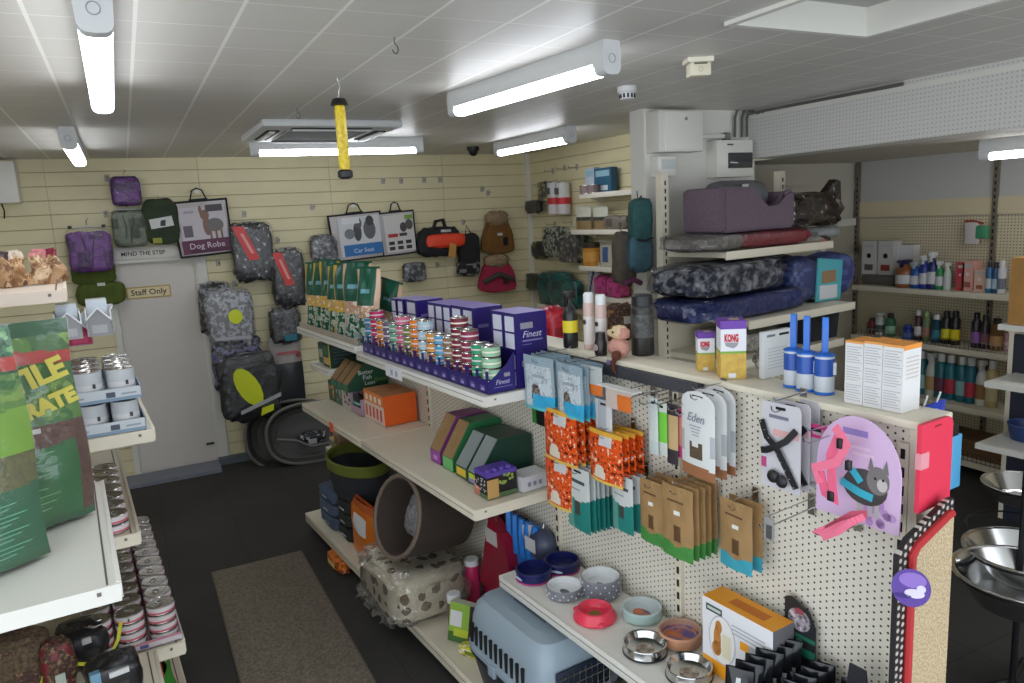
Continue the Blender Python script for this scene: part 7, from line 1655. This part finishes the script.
LILP = mat('plush_mauve', (108, 92, 104), .95, bump=.7, scale=70, var=.12)
zt1 = zq1 + .003
p, w, h = bayitem((667, 226, 797, 254), -.3, zt1)
REDF = mat('cushion_red', (122, 26, 44), .55, var=.25, scale=10, bump=.4); GRYF = mat('cushion_grey_fleck', (92, 88, 84), .8, rgb2=(130, 126, 120), scale=40, bump=.4)
t = thing('red_cushion', 'dark red cushion pad in film with a grey end, under the mauve pet bed', 'cushion', p, by)
m = MB(); blob_mesh(m, w * .6, .42, .11, lambda q, n: REDF, .45, .05, 2, 3, 34, 14); m.build('red_pad', t, (w * .16, 0, 0)); m = MB(); blob_mesh(m, w * .32, .42, .11, lambda q, n: GRYF, .5, .05, 2, 4, 24, 12); m.build('grey_pad', t, (-w * .24, .01, 0)); m = MB(); blob_mesh(m, w * .88, .45, .125, lambda q, n: FILM_G, .42, .06, 4, 5, 34, 14); m.build('clear_bag', t)
p2, w2, h2 = bayitem((702, 186, 772, 233), -.3)
t = thing('mauve_pet_bed', 'square mauve plush pet bed with a dipped front, on the red cushion', 'pet bed', Vector((p2.x, p2.y, zt1 + .118)), by)
m = MB(); hh = h2 * .92
m.box((-w2 / 2, .12, 0), (w2 / 2, .18, hh), LILP, bev=.03); m.box((-w2 / 2, -.17, 0), (-w2 / 2 + .08, .17, hh), LILP, bev=.03); m.build('back_and_side', t)
m = MB(); m.box((w2 / 2 - .08, -.17, 0), (w2 / 2, .17, hh * .86), LILP, bev=.03); m.build('side', t); m = MB(); m.prism([(-w2 / 2, 0), (w2 / 2, 0), (w2 / 2, hh * .9), (w2 * .36, hh * .84), (w2 * .26, hh * .5), (w2 * .1, hh * .46), (w2 * .0, hh * .62), (-w2 * .08, hh * .98), (-w2 / 2, hh)], -.19, -.12, LILP); bmesh.ops.bevel(m.bm, geom=list(m.bm.edges), offset=.018, segments=2, affect='EDGES'); m.build('dipped_front', t)
m = MB(); m.box((-w2 / 2 + .05, -.14, 0), (w2 / 2 - .05, .14, hh * .35), LILP); m.build('base_pad', t)
p3, w3, h3 = bayitem((708, 184, 758, 214), -.28)
t = thing('rolled_blanket', 'grey rolled blanket in film lying in the mauve pet bed', 'blanket', Vector((p3.x + .02, p3.y, zt1 + .118 + hh * .4)), by)
m = MB(); m.lathe([(0, -w3 * .45), (.09, -w3 * .44), (.1, -w3 * .3), (.1, w3 * .3), (.09, w3 * .44), (0, w3 * .45)], mat('blanket_grey', (96, 96, 100), .8, var=.15, scale=20), 20, M=Matrix.Translation((0, 0, .12)) @ Matrix.Rotation(R(90), 4, 'Y') @ Matrix.Rotation(R(0), 4, 'X')); m.build('roll', t)
m = MB(); m.box((-.06, -.104, .1), (.0, -.098, .19), C(190, 190, 186)); m.build('label', t); m = MB(); blob_mesh(m, w3 * .95, .22, .22, lambda q, n: FILM_T, .7, .06, 4, 2, 24, 14, flat=False); m.build('clear_bag', t)
p, w, h = bayitem((770, 184, 828, 226), -.2, zt1)
t = thing('dark_film_cushion', 'shiny dark cushion in film with a raised corner, right end of the upper shelf', 'cushion', Vector((p.x, p.y, zt1 + .10)), by)
DKB = fleck('cushion_dark_film', [(40, 33, 30), (58, 48, 44), (150, 142, 136)], 14, (0, .5, .66), .15, bump=.8)
m = MB(); blob_mesh(m, w * .98, .36, h * .8, lambda q, n: DKB, .45, .14, 3, 8, 36, 18); m.build('pad', t); m = MB(); m.prism([(w * .1, h * .6), (w * .48, h * .5), (w * .46, h * 1.05), (w * .38, h * 1.1)], -.12, -.06, DKB); m.build('raised_corner', t)
t = thing('clear_roll', 'silvery clear film roll under the shiny dark cushion', 'film roll', Vector((p.x + .04, p.y - .04, zt1)), by)
m = MB(); m.lathe([(0, -w * .5), (.045, -w * .49), (.047, w * .49), (0, w * .5)], mat('silver_film', (150, 152, 152), .25, var=.2, scale=12), 16, M=Matrix.Translation((0, 0, .047)) @ Matrix.Rotation(R(90), 4, 'Y')); m.build('roll', t); m = MB(); m.box((-.05, -.05, .03), (.06, -.044, .06), C(110, 110, 110)); m.build('label', t)
NAVF = mat('fur_navy_grey', (38, 42, 60), .95, rgb2=(150, 152, 158), scale=17, bump=1.0, contrast=(.44, .66)); NAVB = mat('cushion_navy', (28, 38, 92), .7, rgb2=(70, 84, 130), scale=26, bump=.6, contrast=(.5, .75))
zt2 = zq2 + .003
p, w, h = bayitem((660, 284, 790, 318), -.38, zt2)
t = thing('navy_cushion', 'large navy cushion in crinkled film, lowest in the stack', 'cushion', p, by)
m = MB(); blob_mesh(m, w * .86, .46, .15, lambda q, n: NAVB, .38, .06, 3, 3, 40, 16); m.build('pad', t); m = MB(); blob_mesh(m, w * .88, .48, .155, lambda q, n: FILM_G, .36, .08, 5, 4, 40, 16); m.build('clear_bag', t)
p, w, h = bayitem((661, 252, 768, 296), -.38)
t = thing('fur_cushion', 'big grey and navy mottled fur cushion lying on the navy cushion', 'cushion', Vector((p.x, p.y, zt2 + .163)), by)
m = MB(); blob_mesh(m, w * .86, .46, .19, lambda q, n: NAVF, .42, .1, 3, 7, 44, 20); m.build('pad', t); m = MB(); blob_mesh(m, w * .88, .48, .198, lambda q, n: FILM_G, .4, .1, 5, 8, 40, 18); m.build('clear_bag', t)
p, w, h = bayitem((740, 246, 800, 285), -.3)
t = thing('fur_cushion', 'dark grey fur cushion behind the mottled one, under the red cushion', 'cushion', Vector((p.x + .1, p.y + .16, zt2 + .175)), by)
m = MB(); blob_mesh(m, w * .7, .26, .17, lambda q, n: mat('fur_dark', (60, 60, 60), .95, rgb2=(100, 98, 96), scale=30, bump=1.0), .5, .1, 3, 5, 30, 16); m.build('pad', t); film_bag(t, w * .72, .18, .27, 0, 3)
for k, (bx, c1, c2, lb) in enumerate((((778, 264, 808, 309), (30, 44, 100), (60, 80, 140), 'rolled blue striped cushion left of the turquoise label'), ((806, 262, 842, 308), (30, 48, 116), (60, 84, 150), 'rolled blue striped cushion right of the turquoise label'))):
    p, w, h = bayitem(bx, -.36, zt2); h = min(h, .335)
    t = thing('striped_cushion', lb, 'cushion', p, by, 'rolled blue striped cushions')
    m = MB(); blob_mesh(m, w * 1.05, .3, h, lambda q, n: C(*c1, .6) if math.sin((q.x + q.z * .5) * 150) < .6 else C(*c2, .6), .7, .05, 2, k + 2, 36, 22); m.build('roll', t); film_bag(t, w * 1.06, h * .96, .31, 0, k, z0=h * .03)
    if k == 1: m = MB(); m.prism([(-w * .75, h * .02), (-w * .1, 0), (-w * .05, h * .85), (-w * .7, h * .95)], -.16, -.15, C(80, 170, 180)); m.build('turquoise_label', t); m = MB(); m.prism([(-w * .66, h * .06), (-w * .2, h * .05), (-w * .2, h * .34), (-w * .66, h * .36)], -.163, -.1605, C(206, 206, 210)); m.prism([(-w * .6, h * .4), (-w * .24, h * .4), (-w * .24, h * .66), (-w * .6, h * .66)], -.163, -.1605, C(150, 120, 90)); m.build('label_print', t)
p, w, h = bayitem((800, 238, 830, 264), -.3)
t = thing('labelled_cushion', 'pale and brown labelled cushion above the turquoise labelled roll', 'cushion', Vector((p.x, p.y + .08, zt2 + .36)), by); h = min(h, .1)
m = MB(); blob_mesh(m, w, .24, h, lambda q, n: C(70, 60, 54) if q.x > w * .14 else C(176, 172, 166), .6, .08, 2, 3, 26, 14); m.build('pad', t); m = MB(); disc(m, w * .02, h * .45, w * .2, h * .3, C(176, 120, 90), -.125, 14); m.build('hang_label', t)
t = thing('clear_sack', 'pale clear sack on the bay shelf behind the yellow toy boxes', 'sack', bp(.45, -.3, zq3 + .003), by)
m = MB(); blob_mesh(m, .5, .4, .14, lambda q, n: C(176, 172, 160, .3) if n < .1 else C(150, 146, 136, .3), .5, .1, 3, 4, 28, 14); m.build('sack', t); m = MB(); blob_mesh(m, .52, .42, .15, lambda q, n: FILM, .5, .12, 5, 4, 28, 14); m.build('clear_bag', t)
t = thing('black_basket', 'black plastic crate behind the lint rollers on the bay shelf', 'crate', bp(1.0, -.4, zq3 + .003), by)
m = MB(); m.prism([(-.2, 0), (.2, 0), (.23, .2), (-.23, .2)], -.14, .14, BKC); m.build('crate', t); m = MB(); m.tube([(-.235, -.145, .2), (.235, -.145, .2), (.235, .145, .2), (-.235, .145, .2)], .012, BLACK, 6, closed=True); m.build('rim', t)
# ================================================================== RIGHT WALL SHELVES
RS = thing('right_shelving', 'cream shelves on the perforated right wall of the annex', 'shelving unit', (AX - .02, 4.0, 0), TR)
def rshelf(z, d, y0, y1, wire=False):
    a, b = -(y1 - 4.0), -(y0 - 4.0)
    m = MB(); m.box((a, -d, z - .03), (b, -.03, z), CREAM); o = m.build('shelf', RS); m = MB(); m.box((a, -d - .012, z - .042), (b, -d, z + .004), CREAM, bev=.002); m.build('price_rail', o)
    m = MB(); m.prism([(-d, z - .035), (-.03, z - .035), (-.03, z - .11)], a - .005, a, CREAM, axis='x'); m.build('bracket', o)
    if wire:
        m = MB(); n = int((b - a) / .035)
        for k in range(n + 1): m.tube([(a + (b - a) * k / n, -d, z), (a + (b - a) * k / n, -d, z + .075)], .0025, CHROME, 4, cap=False)
        for zz in (.012, .075): m.tube([(a, -d, z + zz), (b, -d, z + zz)], .003, CHROME, 4)
        m.build('wire_fence', o)
for z, d, w_ in ((1.45, .33, False), (.985, .33, True), (.53, .4, False), (.12, .5, True)): rshelf(z, d, 3.05, 4.68, w_)
XF = AX - .3
def ritem(name, lab, cat, box, z, fn, off=.2, grp=None):
    p, w, h = face(TR, AX - off, *box); p.z = z + .002; t = thing(name, lab, cat, p, TR, grp); fn(t, w, h); return t
z1_, z2_, z3_ = 1.45, .985, .53
def f_bot(c, capc, lab=None, tr=False):
    def f(t, w, h):
        r = w / 2; pr = SPR if tr else CYL
        sp = 5 if not tr else 6
        m = MB(); m.lathe([(a * r, b * h) for a, b in pr[:sp + 1]], c, 14); m.build('bottle_body', t); m = MB(); m.lathe([(a * r, b * h) for a, b in pr[sp:]], capc, 14); m.build('cap', t)
        if lab: m = MB(); m.lathe([(r * 1.01, h * .14), (r * 1.01, h * .46)], lab, 14); m.build('label_wrap', t, fix=False)
        if tr: trigger(t, r, h, capc)
    return f
def f_tallctn(c, mk, mk2):
    def f(t, w, h):
        m = MB(); m.box((-w / 2, 0, 0), (w / 2, .12, h), c); m.build('box', t); m = MB(); disc(m, 0, h * .56, w * .16, w * .16, mk, -.0008, 12); pan(m, -w * .3, h * .12, w * .3, h * .3, mk2); pan(m, -w * .3, h * .8, w * .3, h * .9, C(190, 190, 190)); m.build('print', t)
    return f
ritem('white_clipper_box', 'white clipper carton with a black dot, left end of the top right shelf', 'carton', (862, 238, 876, 271), z1_ + .09, f_tallctn(C(206, 204, 202), SLOT, C(90, 80, 76)), .2, 'white clipper cartons')
ritem('white_clipper_box', 'white clipper carton with a black dot, second from the left end', 'carton', (878, 238, 893, 272), z1_ + .09, f_tallctn(C(200, 198, 196), SLOT, C(150, 60, 50)), .2, 'white clipper cartons')
ritem('white_box', 'plain white carton behind the clipper cartons on the right wall', 'carton', (890, 237, 913, 266), z1_ + .1, lambda t, w, h: (lambda m: (carton(m, w, .1, h, C(214, 212, 214)), m.build('box', t)))(MB()), .14)
ritem('low_tray', 'low dark tray of small grey tubs under the clipper cartons', 'tray', (862, 270, 893, 282), z1_, lambda t, w, h: (lambda m: (m.box((-w / 2, 0, 0), (w / 2, .16, .085), C(96, 92, 88), bev=.004), m.build('tray', t)))(MB()), .24)
for k, (bx, c, cp, lb, trg) in enumerate((((897, 256, 913, 284), (150, 90, 50), (50, 40, 80), 'brown and violet spray bottle, first on the top right shelf', True), ((911, 257, 921, 284), (40, 90, 160), (190, 196, 200), 'blue spray bottle with a pale trigger on the top right shelf', True), ((920, 251, 930, 285), (40, 60, 150), (226, 226, 226), 'dark blue spray bottle with a white trigger on the top right shelf', True),
        ((928, 248, 938, 286), (36, 50, 110), (230, 230, 230), 'navy spray bottle, tallest of the white triggers', True), ((936, 258, 944, 287), (50, 140, 80), (230, 230, 230), 'green spray bottle right of the navy one', True), ((944, 260, 951, 288), (196, 214, 200), (226, 226, 226), 'pale green white spray bottle before the pink cartons', True))):
    ritem('spray_bottle', lb, 'spray bottle', bx, z1_, f_bot(C(*c, .3), C(*cp, .35), C(206, 206, 210), trg), .26, 'spray bottles on the right wall')
for k, (bx, c, lb) in enumerate((((956, 262, 964, 290), (200, 60, 80), 'red and white carton, left of the pink cartons'), ((962, 261, 973, 291), (226, 170, 160), 'pink carton, middle of three on the top right shelf'), ((974, 270, 985, 292), (226, 190, 170), 'short peach carton, right of three on the top right shelf'))):
    ritem('pink_carton', lb, 'carton', bx, z1_, f_tallctn(C(*c), C(226, 220, 214), C(160, 90, 70)), .24, 'pink cartons on the right wall')
for k, (bx, c, cp, lb, lab_) in enumerate((((986, 261, 993, 292), (50, 110, 160), (30, 30, 40), 'blue bottle with a black pointed cap, left of two', (200, 206, 214)), ((992, 262, 999, 293), (40, 80, 120), (30, 30, 40), 'blue bottle with a black pointed cap, right of two', (170, 190, 210)), ((998, 261, 1006, 294), (214, 216, 222), (226, 226, 230), 'white bottle with small black marks on the top right shelf', (120, 126, 140)))):
    ritem('bottle', lb, 'bottle', bx, z1_, f_bot(C(*c, .3), C(*cp, .35), C(*lab_)), .25, 'bottles on the right wall')
p, w, h = face(TR, AX - .1, 966, 221, 991, 244)
t = thing('hanging_chew_pack', 'white and green chew pack hooked on the perforated right wall', 'treat pack', p, TR)
m = MB(); m.box((-w * .4, -.05, 0), (w * .1, 0, h * .95), C(206, 200, 196), bev=.006); m.build('white_pack', t); m = MB(); m.box((w * .05, -.06, h * .25), (w * .5, -.01, h * .8), C(70, 150, 110), bev=.01); m.build('green_pack', t); m = MB(); m.tube([(-w * .5, -.02, h), (-w * .1, -.04, h * 1.02), (w * .3, -.04, h * .9)], .008, C(180, 40, 40)); m.build('hang_strip', t)
for k, (bx, c, cp, lab_, lb, trg) in enumerate((((868, 314, 876, 330), (120, 40, 50), (40, 36, 36), (60, 40, 44), 'dark red bottle at the left end of the wire shelf', False), ((876, 308, 885, 331), (190, 196, 190), (200, 206, 200), (60, 70, 66), 'pale trigger bottle at the left of the wire shelf', True), ((886, 309, 895, 332), (60, 110, 80), (30, 30, 32), (150, 190, 160), 'green bottle with a black top on the wire shelf', False), ((903, 320, 913, 334), (40, 60, 140), (50, 70, 150), (90, 110, 180), 'short blue tub on the wire shelf', False),
        ((915, 307, 922, 337), (70, 40, 44), (220, 220, 220), (210, 206, 206), 'tall white topped bottle on the wire shelf', False), ((923, 308, 930, 338), (110, 130, 90), (150, 170, 110), (170, 120, 110), 'green and pink bottle on the wire shelf', False), ((932, 312, 941, 340), (30, 70, 90), (220, 224, 228), (60, 130, 150), 'teal bottle with a white pump on the wire shelf', False), ((942, 308, 951, 341), (34, 32, 34), (24, 24, 26), (220, 210, 40), 'black bottle with a yellow label, left of two', False), ((951, 309, 960, 343), (34, 32, 34), (24, 24, 26), (226, 206, 30), 'black bottle with a yellow label, right of two', False),
        ((972, 311, 981, 346), (40, 34, 40), (24, 24, 26), (150, 100, 180), 'black bottle with a purple label on the wire shelf', False), ((981, 313, 990, 347), (44, 36, 40), (24, 24, 26), (120, 80, 90), 'black bottle with a dull rose label on the wire shelf', False), ((991, 316, 1003, 348), (110, 76, 40), (30, 26, 24), (190, 150, 100), 'brown bottle with a tan label on the wire shelf', False), ((1005, 329, 1013, 352), (206, 150, 170), (220, 190, 200), (226, 190, 200), 'pink bottle at the right of the wire shelf', False), ((1015, 329, 1024, 353), (206, 150, 170), (220, 190, 200), (226, 190, 200), 'pink bottle at the frame edge of the wire shelf', False))):
    ritem('bottle', lb, 'bottle', bx, z2_, f_bot(C(*c, .3), C(*cp, .35), C(*lab_), trg), .2, 'bottles on the wire shelf')
for k, x in enumerate((913, 922, 932, 941, 951, 962, 971, 982, 992)):
    tq = k in (2, 7)
    ritem('cleaner_bottle', '%s bottle, %s from the left on the low right shelf' % (['dark teal cleaner', 'teal cleaner', 'white triggered', 'dark teal cleaner', 'teal red-labelled cleaner', 'teal white-headed cleaner', 'teal red-labelled cleaner', 'white triggered', 'amber white-topped'][k], ORD[k]), 'cleaner bottle', (x - 5.5, 349 + k * 1.4, x + 5.5, 391 + k * 2), z3_, f_bot([C(24, 96, 100, .3), C(30, 100, 110, .3), C(200, 200, 190, .3), C(30, 104, 112, .3), C(30, 110, 126, .3), C(36, 110, 120, .3), C(30, 104, 120, .3), C(206, 206, 200, .3), C(190, 170, 120, .3)][k], C(214, 216, 214, .35), [C(90, 150, 140), C(150, 196, 190), C(190, 150, 100), C(110, 60, 80), C(190, 60, 80), C(140, 190, 190), C(196, 60, 80), C(150, 110, 70), C(206, 196, 150)][k], tq), .26, 'cleaner bottles on the low right shelf')
t = thing('flat_brown_boxes', 'flat brown cartons on the lowest right shelf', 'carton', (AX - .3, 3.7, .123), TR)
m = MB(); m.box((-.5, -.12, 0), (.5, .2, .14), C(110, 82, 54)); m.build('box', t); m = MB(); pan(m, -.4, .04, .1, .1, C(150, 116, 80), -.121); m.build('print', t)
# ================================================================== RIGHT FOREGROUND UNIT WITH BOX AND BOWLS
RF = thing('right_display_unit', 'white shelved display end at the right frame edge', 'shelving unit', (4.9, 2.5, 0), R(4))
def rf(x, y, Y): return onp(x, y, 0, Y)
for (x, y, d, nm) in ((1000, 322, .5, 'a'), (985, 379, .62, 'b'), (975, 440, .62, 'c')):
    q = rf(x, y + 2, 2.78); z = q.z; x0 = q.x - 4.9
    m = MB(); m.box((x0, -.2, z - .035), (x0 + .8, .28, z), WHITE); o = m.build('shelf', RF); m = MB(); m.box((x0, -.212, z - .05), (x0 + .8, -.2, z + .004), WHITE, bev=.002); m.build('price_rail', o)
m = MB(); m.box((.3, .3, 0), (1.0, .33, 1.7), CREAM); m.build('back_panel', RF); m = MB(); m.box((.3, .1, 0), (.34, .3, 1.3), mat('rf_dark', (40, 44, 60), .6)); m.build('end_frame', RF)
q = rf(1008, 316, 2.74); zt = rf(1000, 324, 2.78).z
t = thing('brown_carton', 'plain brown cardboard carton on the top shelf at the right frame edge', 'carton', (q.x + .03, 2.44, zt + .003), R(4)); hb = (rf(1010, 262, 2.6).z - zt)
m = MB(); m.box((-.01, 0, 0), (.34, .3, hb), mat('kraft_box', (176, 130, 70), .75, var=.08, scale=10)); m.build('box', t); m = MB(); m.tube([(.03 + .014 * math.cos(k), -.001, .03 + .014 * math.sin(k)) for k in [j * .5236 for j in range(12)]], .0015, C(96, 70, 40), 4, closed=True); m.build('round_stamp', t); m = MB(); m.box((.1, -.0015, 0), (.14, 0, hb), C(160, 112, 56)); m.build('tape', t)
def sbowl(x, y, Y, rpx, lab, dark=False, z=None):
    q = rf(x, y, Y); k = px(q); r = rpx * k
    t = thing('steel_bowl', lab, 'pet bowl', q, 0, 'steel bowls at the right frame edge')
    m = MB(); m.lathe([(0, 0), (.55 * r, 0), (.66 * r, .05 * r), (.92 * r, .5 * r), (1.0 * r, .52 * r), (1.0 * r, .55 * r), (.93 * r, .54 * r), (.66 * r, .12 * r), (.5 * r, .06 * r), (0, .06 * r)], STEEL, 36); m.build('bowl', t)
    m = MB(); m.tube([(1.0 * r * math.cos(j * .2618), 1.0 * r * math.sin(j * .2618), .54 * r) for j in range(24)], .012 * r + .002, STEEL, 6, closed=True); m.build('rolled_rim', t)
    return t, r, q
for (x, y, Y, rp, lb) in ((1022, 606, 1.62, 64, 'wide steel bowl, lowest at the right frame edge'), (1024, 578, 1.75, 55, 'steel bowl just above the lowest one at the right frame edge'), (1022, 502, 2.0, 36, 'steel bowl in the upper ring of the feeder')):
    t, r, q = sbowl(x, y, Y, rp, lb)
# feeder stand carrying the bowls
t = thing('feeder_stand', 'black metal feeder stand holding the steel bowls at the right edge', 'bowl stand', (0, 0, 0), 0)
BM = mat('stand_black', (26, 26, 28), .45, .3)
a = rf(1022, 606, 1.62)
pole = [Vector((a.x + .16, a.y + .1, 0.0)), Vector((a.x + .16, a.y + .1, 1.3))]
m = MB(); m.tube(pole, .014, BM, 8); m.build('pole', t)
for k, (x, y, Y, rp) in enumerate(((1022, 606, 1.62, 64), (1024, 578, 1.75, 55), (1022, 502, 2.0, 36), (1016, 528, 2.0, 46))):
    q = rf(x, y, Y); r = rp * px(q) * .94; zz = q.z + (.46 * rp * px(q) if k < 3 else 0)
    m = MB(); m.tube([(q.x + r * math.cos(j * .2618), q.y + r * math.sin(j * .2618), zz) for j in range(24)], .005, BM, 6, closed=True); m.tube([(q.x + r * .9, q.y + r * .3, zz), (pole[0].x, pole[0].y, zz)], .005, BM, 6); m.build('bowl_ring', t)
for k, an in enumerate((150, 200, 250, 20)):
    m = MB(); c = Vector((pole[0].x, pole[0].y, .02)); m.tube([c + Vector((0, 0, .05)), c + Vector((math.cos(R(an)) * .15, math.sin(R(an)) * .15, .02)), c + Vector((math.cos(R(an)) * .3, math.sin(R(an)) * .3, .0))], .013, BM, 8); m.build('leg', t)
q = rf(1016, 446, 2.66)
t = thing('blue_tub', 'dark blue tub on the lower right shelf behind the steel bowls', 'tub', (q.x + .06, 2.62, rf(975, 442, 2.78).z + .003), 0)
m = MB(); m.lathe([(0, 0), (.1, 0), (.12, .1), (.118, .105), (.1, .02), (0, .015)], C(40, 60, 110, .4), 24); m.build('tub_body', t); m = MB(); m.tube([(.119 * math.cos(j * .3142), .119 * math.sin(j * .3142), .102) for j in range(20)], .005, C(60, 84, 140), 6, closed=True); m.build('rim', t)
# ================================================================== finish
fonts_to_meshes()
W = bpy.data.worlds.new('world'); SC.world = W; W.use_nodes = True
bg = W.node_tree.nodes['Background']; bg.inputs[0].default_value = (0.86, 0.93, 1.0, 1); bg.inputs[1].default_value = 2.5
SC.view_settings.view_transform = 'Standard'; SC.view_settings.look = 'None'; SC.view_settings.gamma = 1; SC.view_settings.use_curve_mapping = False
SC.view_settings.exposure = 0.0
SC.cycles.use_denoising = True
SC.cycles.max_bounces = 8; SC.cycles.transparent_max_bounces = 16
